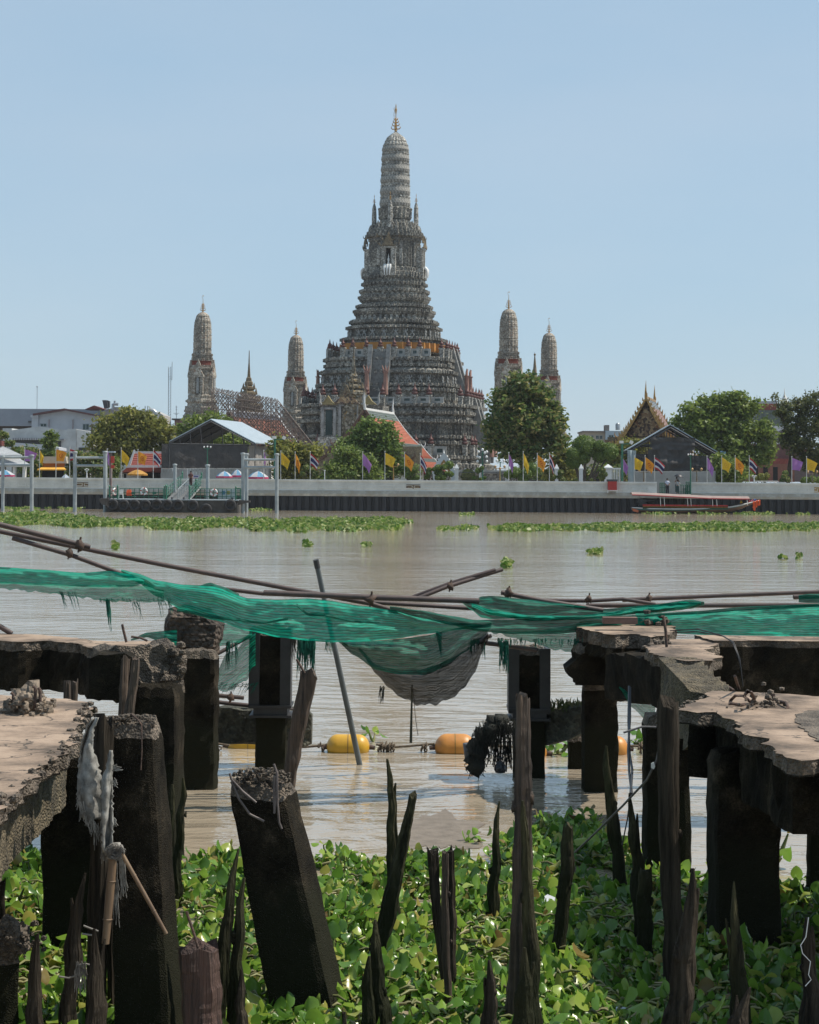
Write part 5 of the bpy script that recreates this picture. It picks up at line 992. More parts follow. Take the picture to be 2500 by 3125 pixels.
def rail(T_, x0, y0, x1, y1, Y0, Y1, h, n, name='railing', mat_=green_st, bars=3):
    m = T_.mb(); A, B = P(x0, y0, Y0), P(x1, y1, Y1)
    for i in range(n+1): p = A.lerp(B, i/n); m.tube([p, p+Vector((0, 0, h))], .035, 5)
    for k_ in range(bars): dz = Vector((0, 0, h*(.22+.78*k_/(bars-1)))); m.tube([A+dz, B+dz], .03, 5)
    return T_.part(m, name, mat_)
rail(t, 366, 1523, 498, 1523, YPn+5, YPn+5, 1.05, 9); rail(t, 598, 1522, 732, 1523, YPn+5, YPn+5, 1.0, 10); rail(t, 334, 1523, 358, 1523, YPn+.4, YPn+.4, 1.15, 2); rail(t, 718, 1525, 734, 1525, YPn+.4, YPn+.4, 1.1, 2)
for x, yt_, yb_, Y_ in ((334, 1480, 1523, YPn+.3), (359, 1478, 1523, YPn+.3), (502, 1480, 1524, YPn+1), (507, 1478, 1524, YPn+1), (720, 1482, 1525, YPn+.3)):
    m = t.mb(); m.tube([P(x, yb_, Y_), P(x, yt_+4, Y_)], .07, 6); m.tube([P(x, yt_+4, Y_), P(x, yt_, Y_)], [.11, .01], 6); t.part(m, 'newel_post', green_st)
m = t.mb(); m.px(335, 1505, 357, 1507, YPn+.5, .8); m.px(335, 1517, 357, 1519, YPn+.3, .9); t.part(m, 'steps', green_st)
for x in (407, 471): m = t.mb(); m.px(x-6, 1514, x+6, 1516, YPn+4, .5); m.px(x-6, 1501, x+6, 1508, YPn+4.5, .06); m.px(x-5, 1516, x-4, 1524, YPn+4.2, .05); m.px(x+4, 1516, x+5, 1524, YPn+4.2, .05); t.part(m, 'green_bench', green_st)
for x, y_ in ((525, 1521), (709, 1521), (561, 1520)): m = t.mb(); m.tube([P(x, y_+5, YPn+.3), P(x, y_-3, YPn+.3)], .1, 8); t.part(m, 'bollard', roofdark)
m = t.mb(); m.px(325, 1518, 332, 1548, YPn-.3, .5); m.px(304, 1521, 330, 1524, YPn-.6, 1.4); m.ppoly([(302, 1524), (326, 1524), (326, 1544), (308, 1538)], YPn-.5, .8); t.part(m, 'left_bracket', MC['dark_steel'])
t = T('gangway', 'sloping gangway with green handrails from the river wall down to the floating pier', 'gangway', P(560, 1525, YPn+3))
A0, A1, B0, B1 = P(508, 1524, YPn+1.5), P(578, 1525, YPn+1.5), P(556, 1480, YB+.2), P(615, 1482, YB+.2); m = t.mb(); th = Vector((0, 0, -.15)); m.hexa([A0+th, A1+th, B1+th, B0+th, A0, A1, B1, B0]); t.part(m, 'deck', M('grey_deck_boards', (.3, .31, .31), (.2, .21, .21), 3, .8, .2))
for k_ in range(16): m = t.mb(); q = k_/16; p, s_ = A0.lerp(B0, q), A1.lerp(B1, q); m.tube([p+Vector((0, 0, .02)), s_+Vector((0, 0, .02))], .03, 4); t.part(m, 'cleat', roofdark)
for a, b in ((A0, B0), (A1, B1), (A0.lerp(A1, .5), B0.lerp(B1, .5))):
    m = t.mb(); col_ = green_st if a in (A0, A1) else greypaint; nn = 8
    for i in range(nn+1): p = a.lerp(b, i/nn); m.tube([p, p+Vector((0, 0, 1.1))], .035, 5)
    for z_ in ((.35, .7, 1.1) if col_ is green_st else (1.0,)): m.tube([a+Vector((0, 0, z_)), b+Vector((0, 0, z_))], .035, 5)
    t.part(m, 'handrail', col_)
    for q in ((0, .5, 1) if col_ is green_st else ()): p = a.lerp(b, q); m = t.mb(); m.tube([p, p+Vector((0, 0, 1.25))], .08, 6); m.tube([p+Vector((0, 0, 1.25)), p+Vector((0, 0, 1.5))], [.12, .01], 6); t.part(m, 'newel_post', green_st)
for x, y, la, Y_ in ((439, 1499, 'white and red lifebuoy on the left railing of the floating pier', YPn+4.8), (653, 1503, 'white and red lifebuoy on the right railing of the floating pier', YPn+4.8), (351, 1500, 'white lifebuoy beside the steps at the left end of the pier', YPn+.2)):
    t = T('lifebuoy', la, 'lifebuoy', P(x, y, Y_)); ang = 0 if x != 351 else 1.1
    for q0 in range(4):
        for col_, a0, a1 in ((whitepaint, 0, 12), (M('red_band', (.45, .04, .03), None, 3, .6) if 'red_band' not in MC else MC['red_band'], 12, 16)):
            m = t.mb(); pts = [Vector((math.cos(ang)*.3*math.cos((q0*16+i)*math.pi/32), math.sin(ang)*.3*math.cos((q0*16+i)*math.pi/32), .3*math.sin((q0*16+i)*math.pi/32)))+t.loc for i in range(a0, a1+1, 2)]; m.tube(pts, .085, 6); t.part(m, 'ring_segment' if a0 == 0 else 'ring_band', col_)
t = T('life_vest', 'orange life vest hung on the left railing of the floating pier', 'life vest', P(394, 1512, YPn+4.7)); m = t.mb()
for s in (-1, 1): m.loft([[P(394+s*4.2, 1513, YPn+4.7)+Vector((a*.1, b*.06, 0)) for a, b in ((-1, -1), (1, -1), (1, 1), (-1, 1))], [P(394+s*4.4, 1503, YPn+4.65)+Vector((a*.13, b*.1, 0)) for a, b in ((-1, -1), (1, -1), (1, 1), (-1, 1))], [P(394+s*3, 1494, YPn+4.7)+Vector((a*.08, b*.06, 0)) for a, b in ((-1, -1), (1, -1), (1, 1), (-1, 1))]])
t.part(m, 'vest_panels', M('orange_vest', (.7, .1, .02), (.55, .07, .015), 3, .7))
t = T('plastic_chair', 'white plastic chair at the left end of the floating pier', 'chair', P(369, 1523, YPn+.6)); c = t.loc; m = t.mb()
m.cbox(c+Vector((0, 0, .45)), (.42, .4, .05)); t.part(m, 'seat', whitepaint); m = t.mb(); m.cbox(c+Vector((-.02, .2, .72)), (.4, .05, .4)); t.part(m, 'backrest', whitepaint)
for i, j in ((-1, -1), (1, -1), (1, 1), (-1, 1)): m = t.mb(); m.tube([c+Vector((i*.24, j*.2, 0)), c+Vector((i*.18, j*.17, .44))], .025, 5); t.part(m, 'leg', whitepaint)
t = T('notice_boards', 'pale notice boards with pictures behind the right railing of the floating pier', 'notice board', P(690, 1523, YPn+5.3)); m = t.mb(); m.px(664, 1494, 718, 1522, YPn+5.2, .06); t.part(m, 'board', M('pale_board', (.45, .5, .5), (.4, .45, .45), 2, .6))
for i, (x, c_) in enumerate(((682, (.1, .25, .4)), (697, (.4, .36, .08)), (672, (.5, .5, .5)))): m = t.mb(); m.px(x-5, 1498, x+5, 1509, YPn+5.15, .03); t.part(m, 'picture', M('print_%d' % i, c_, tuple(v*.5 for v in c_), 6, .5))
# ------------------------------------------------------------------ red box on the wall
t = T('red_box', 'red box with dark lid hanging on the river wall below the big-ball topiary', 'box', P(1870, 1500, YB-.3)); m = t.mb(); m.px(1856, 1469, 1883, 1496, YB-.55, .5); t.part(m, 'body', M('signal_red', (.42, .03, .02), (.34, .025, .02), 2, .5)); m = t.mb(); m.px(1853, 1463, 1886, 1469, YB-.6, .7); t.part(m, 'lid', roofdark); m = t.mb(); m.px(1855, 1496, 1884, 1498, YB-.56, .3); m.px(1854, 1495, 1857, 1504, YB-.5, .2); m.px(1882, 1495, 1885, 1504, YB-.5, .2); t.part(m, 'bracket', whitepaint)
# ------------------------------------------------------------------ landing stage opening: gate rails and people
YL = YB-.2
t = T('landing_rails', 'short green railings on both sides of the landing stage opening at right', 'railing', P(2060, 1508, YL)); rail(t, 2014, 1510, 2030, 1510, YL, YL, 1.25, 5); rail(t, 2072, 1507, 2106, 1508, YL, YL, .95, 5, 'railing', green_st, 2); rail(t, 2094, 1508, 2107, 1508, YL-.1, YL-.1, 1.3, 4)
m = t.mb(); m.px(2085, 1490, 2098, 1508, YL+.2, .5); t.part(m, 'stone_block', stone_l)
m = t.mb(); m.px(1955, 1513, 2095, 1519, YL-1.2, 1.0); t.part(m, 'landing_plank', M('pale_plank', (.35, .33, .3), (.25, .23, .2), 2, .8))
def person(label, px, py, h, Y, shirt, pants, face=0.0, pose='stand', hair=(.012, .01, .01)):
    b = P(px, py, Y); t = T('person', label, 'person', b); k_ = h/1.7; f = Matrix.Rotation(face, 3, 'Z'); V_ = lambda x, y, z: b+f @ Vector((x, y, z))*k_
    def limb(pts, rs, mat_, name, n=8): m = t.mb(); m.tube([V_(*p) for p in pts], [r*k_ for r in rs], n); return m
    # one continuous body surface from skin-modified skeleton
    arm = {'stand': [(.2, 0, 1.38), (.26, -.02, 1.12), (.1, -.16, .98)], 'hold': [(.19, 0, 1.38), (.27, -.12, 1.18), (.14, -.22, 1.4)], 'walk': [(.19, 0, 1.36), (.24, -.12, 1.12), (.16, -.3, 1.05)]}[pose]
    vs = [(0, 0, .95), (0, 0, 1.12), (0, -.0, 1.32), (0, -.01, 1.44), (0, -.02, 1.53), (0, -.03, 1.63)]; rs = [.13, .12, .15, .07, .065, .10]; es = [(0, 1), (1, 2), (2, 3), (3, 4), (4, 5)]
    for s in (-1, 1):
        i = len(vs); vs += [(s*.09, 0, .88), (s*.1, (-.02 if s > 0 else .02) if pose != 'walk' else -.12*s, .48), (s*.1, .02 if pose != 'walk' else .1-.2*(s > 0), .08), (s*.11, -.1 if pose != 'walk' else -.02-.2*(s > 0), .035)]; rs += [.1, .065, .045, .04]; es += [(0, i), (i, i+1), (i+1, i+2), (i+2, i+3)]
        i = len(vs); vs += [(s*a[0], a[1], a[2]) for a in arm]+[(s*arm[2][0]*.85, arm[2][1]-.06, arm[2][2]+.01)]; rs += [.06, .045, .034, .035]; es += [(2, i), (i, i+1), (i+1, i+2), (i+2, i+3)]
    me = bpy.data.meshes.new('body'); me.from_pydata([tuple(V_(*v)-b) for v in vs], es, []); o = obj('body', me, t.e)
    sk = o.modifiers.new('Skin', 'SKIN'); sub = o.modifiers.new('Sub', 'SUBSURF'); sub.levels = sub.render_levels = 1
    for i, r in enumerate(rs): me.skin_vertices[0].data[i].radius = (r*k_, r*k_)
    me.skin_vertices[0].data[0].use_root = True; me.materials.append(skin)
    m = t.mb(); m.loft([[V_(math.cos(a)*w, math.sin(a)*w*.65, z) for a in [q*math.pi/6 for q in range(12)]] for w, z in ((.185, .86), (.17, 1.05), (.2, 1.28), (.215, 1.38), (.15, 1.46), (.08, 1.49))], True, True, True)
    for s in (-1, 1): m.tube([V_(s*arm[0][0]*.9, arm[0][1], arm[0][2]+.01), V_(s*(arm[0][0]*.35+arm[1][0]*.65), arm[1][1]*.65, arm[0][2]*.35+arm[1][2]*.65)], [.085*k_, .07*k_], 8)
    t.part(m, 'shirt', M('shirt_%s' % label[:12].replace(' ', '_'), shirt, None, 3, .8))
    m = t.mb(); m.loft([[V_(math.cos(a)*w, math.sin(a)*w*.75, z) for a in [q*math.pi/6 for q in range(12)]] for w, z in ((.15, .78), (.19, .86), (.175, .98))], True, True, True)
    for s in (-1, 1): L0 = vs[6+(0 if s < 0 else 8)]; L1 = vs[7+(0 if s < 0 else 8)]; L2 = vs[8+(0 if s < 0 else 8)]; m.tube([V_(*L0), V_(*L1), V_(*L2)], [.115*k_, .085*k_, .075*k_], 8)
    t.part(m, 'trousers', M('trousers_%s' % label[:12].replace(' ', '_'), pants, None, 3, .85))
    m = t.mb(); m.ball(V_(0, .02, 1.665), .11*k_, 9, 7, 1.1); t.part(m, 'hair', M('dark_hair', hair, None, 3, .8)); return t
person('man in a white shirt and black trousers standing at the left of the landing stage', 2037, 1508, 1.62, YL, (.55, .6, .72), (.015, .015, .02), 0)
person('person in a light top standing under the black umbrella on the landing stage', 2066, 1504, 1.62, YL+.5, (.5, .42, .36), (.05, .09, .1), .2, 'hold')
person('shorter person in pale top and dark green trousers before the umbrella holder', 2069, 1507, 1.45, YL-.1, (.42, .47, .48), (.03, .07, .07), -.2, 'hold')
person('person in dark red clothes walking down the gangway', 582, 1486, 1.6, 201, (.11, .04, .035), (.05, .025, .025), 0, 'walk')
t = T('umbrella', 'open black umbrella held above the people on the landing stage', 'umbrella', P(2070, 1465, YL+.2)); m = t.mb(); c = P(2073, 1447, YL+.2); tl = Matrix.Rotation(R(8), 3, 'Y')
m.loft([[c+tl @ Vector((math.cos(a)*w*(1 if q % 2 else .94), math.sin(a)*w, z)) for q, a in [(q, q*math.pi/8) for q in range(16)]] for w, z in ((.52, -.3), (.45, -.17), (.28, -.05), (.03, 0))], False, True, True); t.part(m, 'canopy', M('black_nylon', (.015, .015, .018), None, 3, .5)); m = t.mb(); m.tube([c, P(2070, 1475, YL+.2)], .02, 5); t.part(m, 'shaft', roofdark)
# ------------------------------------------------------------------ long-tail boat
YBt = 202.5
t = T('longtail_boat', 'wooden long-tail boat with red canopy and orange garlands on its bow', 'boat', P(2110, 1560, YBt)); m = t.mb()
xs = [1928, 1945, 1980, 2040, 2110, 2180, 2230, 2262, 2290, 2318]; top = [1549, 1550, 1552, 1553, 1553, 1551, 1547, 1541, 1534, 1527]; bot = [1556, 1562, 1566, 1567, 1567, 1566, 1562, 1553, 1541, 1530]; hwd = [.5, .7, .8, .85, .85, .75, .55, .35, .18, .06]
rings = []
for x, a, b, w_ in zip(xs, top, bot, hwd):
    p, q = P(x, a, YBt), P(x, b, YBt); rings.append([Vector((p.x, YBt-w_, p.z)), Vector((p.x, YBt-w_*.75, (p.z+q.z)/2)), Vector((p.x, YBt-w_*.3, q.z)), Vector((p.x, YBt+w_*.3, q.z)), Vector((p.x, YBt+w_*.75, (p.z+q.z)/2)), Vector((p.x, YBt+w_, p.z))])
m.loft(rings, sm=True); t.part(m, 'hull', M('varnished_hull', (.24, .15, .1), (.13, .08, .055), 2, .5, st=(.3, 1, 3)))
for dy, c_, nm in ((0, whitepaint, 'gunwale'), (5, M('teal_stripe', (.05, .25, .28), None, 3, .5), 'painted_stripe')):
    for s in (-1, 1): m = t.mb(); m.tube([P(x, a+dy*(1-i/10), YBt)+Vector((0, s*w_*(1 if dy == 0 else .92), 0)) for i, (x, a, w_) in enumerate(zip(xs, top, hwd))], .05 if dy == 0 else .035, 5); t.part(m, nm, c_)
for y_, c_, nm in ((1541.5, M('seat_red', (.42, .03, .02), None, 3, .6), 'red_side_band'), (1545.5, M('seat_orange', (.5, .24, .06), None, 3, .6), 'orange_side_band'), (1549, M('seat_green', (.03, .1, .06), None, 3, .6), 'green_side_band')):
    m = t.mb(); m.px(1962, y_, 2222, y_+4.2, YBt-.82, .06); t.part(m, nm, c_)
canopy = [(1926, 1506), (1960, 1507), (2060, 1512), (2160, 1517), (2283, 1519)]; m = t.mb(); rr2 = []
for x, y in canopy: p = P(x, y, YBt); rr2.append([p+Vector((0, math.sin(a)*.95, math.cos(a)*.22-.08)) for a in [(-90+q*30)*math.pi/180 for q in range(7)]]+[p+Vector((0, math.sin(a)*.9, math.cos(a)*.17-.09)) for a in [(90-q*30)*math.pi/180 for q in range(7)]])
m.loft(rr2); t.part(m, 'canopy', M('pale_canopy', (.3, .22, .19), (.24, .17, .15), 2, .6)); m = t.mb(); m.tube([P(x, y+4, YBt)+Vector((0, -.97, 0)) for x, y in canopy], .07, 5); t.part(m, 'canopy_edge', M('red_trim', (.32, .05, .05), None, 3, .5))
for x, y0, y1 in ((2015, 1512, 1545), (2027, 1512, 1545), (2108, 1514, 1545), (2174, 1517, 1545), (2187, 1517, 1545), (2280, 1522, 1542), (2098, 1514, 1545)): m = t.mb(); m.tube([P(x, y0, YBt-.8), P(x+2, y1, YBt-.8)], .035, 5); t.part(m, 'canopy_post', whitepaint)
m = t.mb(); m.tube([P(1945, 1535, YBt), P(1965, 1530, YBt), P(1995, 1527, YBt)], [.1, .35, .2], 8); m.tube([P(1975, 1538, YBt), P(2000, 1527, YBt)], .08, 6); m.tube([P(1925, 1548, YBt), P(1960, 1535, YBt)], .06, 6); m.px(1950, 1524, 1972, 1545, YBt-.3, .6); m.tube([P(1975, 1530, YBt), P(2000, 1524, YBt), P(2012, 1520, YBt)], .05, 5); t.part(m, 'engine', M('oily_engine', (.04, .04, .045), (.02, .02, .02), 4, .4, metal=.5))
m = t.mb(); m.ppoly([(1930, 1551), (1950, 1557), (1948, 1564), (1932, 1560)], YBt-.8, .1); t.part(m, 'painted_stern', M('stern_orange', (.5, .12, .04), None, 3, .5))
gm = M('orange_garland', (.75, .12, .03), (.6, .08, .02), 5, .8)
for i, (x, y0, n_) in enumerate(((2300, 1531, 5), (2304, 1530, 7), (2309, 1528, 5), (2313, 1527, 4), (2318, 1526, 4), (2302, 1541, 4))):
    m = t.mb()
    for k_ in range(n_): m.ball(P(x+rnd.uniform(-.6, .6), y0+4*k_+2, YBt-.2), .085, 7, 5, 1.1)
    t.part(m, 'garland', gm)
for i, c_ in enumerate(('red', 'pink', 'blue')): m = t.mb(); x = 2289+i*8; m.tube([P(x, 1533-i*2.5, YBt)+Vector((.16*math.cos(a), .16*math.cos(a), .16*math.sin(a))) for a in [q*.8 for q in range(9)]], .04, 5); t.part(m, 'bow_ribbon', M('ribbon_'+c_, {'red': (.5, .03, .03), 'pink': (.6, .15, .25), 'blue': (.06, .12, .4)}[c_], None, 3, .7))
m = t.mb(); m.tube([P(2262, 1540, YBt), P(2262, 1527, YBt)], .03, 4); m.prism([P(2262, 1528, YBt), P(2268, 1534, YBt), P(2258, 1536, YBt)], Vector((0, .05, 0))); t.part(m, 'yellow_pennant', M('pennant_yellow', (.6, .4, .03), None, 3, .7))
t = T('parked_car', 'roof of a white car just showing behind the river wall at right', 'car', P(2385, 1476, 215)); m = t.mb(); m.loft([[P(x, y, 215)+Vector((0, d, 0)) for x, y in ((2362, 1480), (2408, 1480), (2398, 1471), (2374, 1471))] for d in (0, 1.6)], sm=False); t.part(m, 'roof', whitepaint); m = t.mb(); m.px(2374, 1474, 2398, 1480, 214.95, .03); t.part(m, 'side_window', darkhole)
t = T('white_handrail', 'low white handrail on the wall under the broad right tree', 'railing', P(2340, 1476, 209)); rail(t, 2303, 1476, 2375, 1476, 209, 209, .26, 6, 'railing', whitepaint, 2)
# ------------------------------------------------------------------ drifting water hyacinth rafts
hy = leafmat('hyacinth_leaves', [(0, (.05, .12, .018)), (1, (.22, .3, .06)), (.5, (.12, .21, .03)), (.93, (.34, .36, .14))], rough=.5, transl=.4, spec=.45)
def raft(name, label, regions, n, size, seed, lift=.2):
    rg = random.Random(seed); m = MB(); vs, fs = [], []; tot = sum((b-a)*(d-c) for a, b, c, d in regions)
    for (x0, x1, y0, y1) in regions:
        k = int(n*(x1-x0)*(y1-y0)/tot)
        for i in range(k):
            x = rg.uniform(x0, x1); y = rg.uniform(y0, y1); fx = (x-x0)/(x1-x0); cy = (y-(y0+y1)/2)/((y1-y0)/2)
            edge = 1-abs(cy)**1.5-.9*abs(2*fx-1)**8+.75*nz(x*.011, y*.05, seed)+.4*nz(x*.05, y*.15, seed)
            if edge < .28: continue
            p = W(x, y, 0); hgt = lift*(.35+.9*max(0, nz(x*.03, y*.09, 3)+.4)); p.z = rg.uniform(.02, hgt+.05)
            s = size*rg.uniform(.6, 1.25); u = Vector((rg.gauss(0, 1), rg.gauss(0, 1), rg.gauss(0, .75))).normalized()*s; w_ = Vector((rg.gauss(0, 1), rg.gauss(0, 1), rg.gauss(0, .6))).normalized(); w_ = u.cross(w_).normalized()*s*.8
            b = len(vs); vs += [p-u*.8, p-u*.4+w_*.75, p+u*.5+w_*.6, p+u, p+u*.5-w_*.6, p-u*.4-w_*.75]; fs.append((b, b+1, b+2, b+3, b+4, b+5))
    m.add(vs, fs); o = m.build(name, hy); tag(o, label, 'floating plants', kind='stuff'); return o
raft('water_hyacinth_raft', 'long band of floating green hyacinth across the left of the river', [(-40, 300, 1570, 1612), (60, 620, 1584, 1610), (560, 880, 1586, 1614), (740, 1240, 1588, 1626), (840, 1260, 1584, 1606), (20, 200, 1566, 1584), (440, 620, 1600, 1622)], 20000, .17, 5, .22)
raft('water_hyacinth_raft', 'band of floating green hyacinth across the right of the river', [(1480, 1780, 1606, 1624), (1740, 2540, 1600, 1624), (2150, 2540, 1598, 1620)], 12000, .17, 8, .22)
raft('water_hyacinth_raft', 'hyacinth fringe along the foot of the sheet piles', [(-20, 310, 1538, 1556), (760, 850, 1552, 1560), (1720, 1960, 1549, 1564), (1950, 2520, 1552, 1572), (1640, 1800, 1550, 1560)], 10000, .17, 9, .22)
raft('water_hyacinth_raft', 'small loose hyacinth clumps drifting in open water', [(342, 362, 1664, 1680), (926, 952, 1660, 1670), (1106, 1134, 1660, 1674), (1532, 1560, 1716, 1736), (1788, 1838, 1682, 1696), (2425, 2450, 1702, 1709), (2380, 2400, 1704, 1708), (1330, 1460, 1608, 1622), (1400, 1450, 1566, 1576)], 900, .13, 10, .2)
# ------------------------------------------------------------------ foreground: broken concrete jetty
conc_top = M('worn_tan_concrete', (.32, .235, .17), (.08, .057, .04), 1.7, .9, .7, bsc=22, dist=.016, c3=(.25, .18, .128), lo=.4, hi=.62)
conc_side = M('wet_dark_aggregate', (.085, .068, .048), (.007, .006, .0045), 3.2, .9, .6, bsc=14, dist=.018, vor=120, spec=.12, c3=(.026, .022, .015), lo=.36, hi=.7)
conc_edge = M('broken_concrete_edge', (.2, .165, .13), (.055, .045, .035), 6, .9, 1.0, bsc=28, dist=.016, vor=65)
conc_lit = M('sunlit_aggregate', (.16, .13, .08), (.05, .042, .027), 4, .85, 1.0, bsc=35, dist=.016, vor=65)  # lighter copy of the side concrete, sunlight painted into its colour
wood_d = M('blackened_wood', (.06, .048, .035), (.009, .0075, .0055), 3, .85, 1, bsc=9, dist=.03, st=(7, 7, .5), spec=.15)
wood_g = M('mossy_dark_wood', (.07, .066, .034), (.009, .009, .0055), 4, .85, 1, bsc=12, dist=.03, st=(5, 5, .8), spec=.15)
wood_b = M('weathered_brown_wood', (.11, .075, .052), (.016, .012, .009), 3, .8, 1, bsc=8, dist=.03, st=(10, 10, .4))
wood_r = M('reddish_cut_log', (.1, .055, .042), (.014, .009, .008), 3, .8, 1, bsc=8, dist=.03, st=(10, 10, .4))
bamboo = M('dry_bamboo', (.22, .15, .09), (.1, .06, .038), 3, .6, .4, bsc=20, dist=.004, st=(4, 4, .6))
rust = M('rusty_rebar', (.12, .07, .05), (.05, .035, .03), 20, .8, .5)
pipem = M('rusty_scaffold_pipe', (.085, .055, .048), (.045, .032, .03), 5, .6, .4, bsc=40, dist=.004)
def resample(pts, step):
    out = []
    for i in range(len(pts)):
        a, b = pts[i], pts[(i+1) % len(pts)]; n = max(1, int((b-a).length/step))
        out += [a.lerp(b, k/n) for k in range(n)]
    return out
def rough_slab(T_, name, outline, zt, zb, mats, jag=.03, step=.045, seed=0, hollow=0.0, parent=None, edge_th=.07):
    """broken slab: traced outline, crumbled edges in layers; mats = top, upper edge, side"""
    base = resample([Vector((p.x, p.y, 0)) for p in outline], step); n = len(base); cen = sum(base, Vector())/n
    hs__ = [zt, zt-.012, zt-.035, zt-edge_th, zt-edge_th-.03]; z = zt-edge_th-.09
    while z > zb+.04: hs__.append(z); z -= .07
    hs__.append(zb); rings = []
    for k, z in enumerate(hs__):
        r = []
        for i, p in enumerate(base):
            t = (base[(i+1) % n]-base[i-1]).normalized(); nn = Vector((t.y, -t.x, 0))
            if nn.dot(p-cen) < 0 and False: nn = -nn
            j = nz(p.x*5+seed, p.y*5, 1.0)*jag*1.2+nz(p.x*17, p.y*17+seed, z*14)*jag*.8
            ins = hollow if z < zt-edge_th-.01 else (.0 if k else -.008)
            r.append(Vector((p.x, p.y, z))+nn*(j-ins)*SGN[0]+Vector((0, 0, nz(p.x*9, p.y*9, 3)*.012 if k else 0)))
        rings.append(r)
    m = T_.mb()
    for k in range(len(rings)-1):
        m.mi = 1 if k < 4 else 2; m.loft([rings[k+1], rings[k]], False, False)
    m.mi = 0; t_ = tessellate_polygon([rings[0]]); m.add(rings[0], [tuple(q) for q in t_])
    m.mi = 2; m.add(rings[-1], [tuple(reversed(q)) for q in tessellate_polygon([rings[-1]])])
    return T_.part(m, name, mats, parent)
SGN = [1]
def ccw(pts):
    a = sum(p.x*q.y-q.x*p.y for p, q in zip(pts, pts[1:]+pts[:1])); return pts if a > 0 else pts[::-1]
def slab(T_, name, pxs, zt, zb, mats, **kw): return rough_slab(T_, name, ccw([W(x, y, zt) for x, y in pxs]), zt, zb, mats, **kw)
def rough_post(T_, name, top, bot, w, d, rz, mats, jag=.012, seed=0, crumble=.04, z_end=-.25, flare=1.0, lean_y=0.0):
    """square concrete column between two points, worn faces and a crumbled head; mats = side, head"""
    top, bot = Vector(top), Vector(bot); q = (z_end-top.z)/(bot.z-top.z) if bot.z < top.z-1e-3 else 1; end = top.lerp(bot, q) if z_end < bot.z else bot
    m3 = Matrix.Rotation(rz, 3, 'Z'); L = (top-end).length; N = max(4, int(L/.07)); sec = []
    K = 7
    for (a, b), (c, e) in (((-1, -1), (1, -1)), ((1, -1), (1, 1)), ((1, 1), (-1, 1)), ((-1, 1), (-1, -1))):
        for i in range(K): t = i/K; sec.append((a+(c-a)*t, b+(e-b)*t))
    rings = []
    for k in range(N+1):
        t = k/N; c = end.lerp(top, t); s = 1+(flare-1)*(1-t); r = []
        for (x, y) in sec:
            cx_, cy_ = x, y; rr_ = max(abs(x), abs(y)); cor = min(abs(x), abs(y)); ch = 1-.05*max(0, cor-.75)*4
            p = c+m3 @ Vector((x*w/2*s*ch, y*d/2*s*ch, 0)); nn = m3 @ Vector((x, y, 0)).normalized()
            p += nn*(nz(p.x*4+seed, p.y*4, p.z*4)*jag*1.5+nz(p.x*19, p.y*19, p.z*19+seed)*jag)
            if k == N: p = c+(p-c)*.88+Vector((0, 0, nz(p.x*14+seed, p.y*14, 2)*crumble))
            if k == N-1: p += Vector((0, 0, nz(p.x*14+seed, p.y*14, 2)*crumble*.7))
            r.append(p)
        rings.append(r)
    m = T_.mb(); m.loft(rings[:-1], True, False); m.mi = 1; m.loft(rings[-2:], False, False)
    c = sum(rings[-1], Vector())/len(rings[-1])+Vector((0, 0, crumble*.5)); r1 = [c+(p-c)*.5+Vector((0, 0, nz(p.x*20, p.y*20, seed)*crumble)) for p in rings[-1]]
    m.loft([rings[-1], r1], False, False); n = len(r1); m.add(r1+[c], [(i, (i+1) % n, n) for i in range(n)]); return T_.part(m, name, mats)
def rubble(m, c, r, n, rg, size=.035):
    for i in range(n):
        d = Vector((rg.gauss(0, 1), rg.gauss(0, 1), rg.gauss(0, .6))); p = Vector(c)+d*r*.5; m.ball(p, size*rg.uniform(.5, 1.3), 5, 3, .8, .5)
CM3 = [conc_top, conc_edge, conc_side]; CP = [conc_side, conc_edge]
def cracks(m):      # dark hairline cracks wandering over the worn slab tops
    n, l = m.node_tree.nodes, m.node_tree.links; b = n['Principled BSDF']; src = b.inputs['Base Color'].links[0].from_socket; tc = n.new('ShaderNodeTexCoord'); nn_ = n.new('ShaderNodeTexNoise'); nn_.inputs['Scale'].default_value = 5; nn_.inputs['Detail'].default_value = 5; l.new(tc.outputs['Object'], nn_.inputs[0])
    ad = n.new('ShaderNodeVectorMath'); ad.operation = 'MULTIPLY_ADD'; ad.inputs[1].default_value = (.35, .35, .35); l.new(nn_.outputs['Color'], ad.inputs[0]); l.new(tc.outputs['Object'], ad.inputs[2])
    v = n.new('ShaderNodeTexVoronoi'); v.feature = 'DISTANCE_TO_EDGE'; v.inputs['Scale'].default_value = 1.5; l.new(ad.outputs[0], v.inputs[0]); mr = n.new('ShaderNodeMapRange'); mr.inputs[1].default_value = .004; mr.inputs[2].default_value = .014; l.new(v.outputs['Distance'], mr.inputs[0])
    mx = n.new('ShaderNodeMix'); mx.data_type = 'RGBA'; mx.inputs[6].default_value = (.05, .038, .028, 1); l.new(src, mx.inputs[7]); l.new(mr.outputs[0], mx.inputs[0]); l.new(mx.outputs[2], b.inputs['Base Color'])
cracks(conc_top)
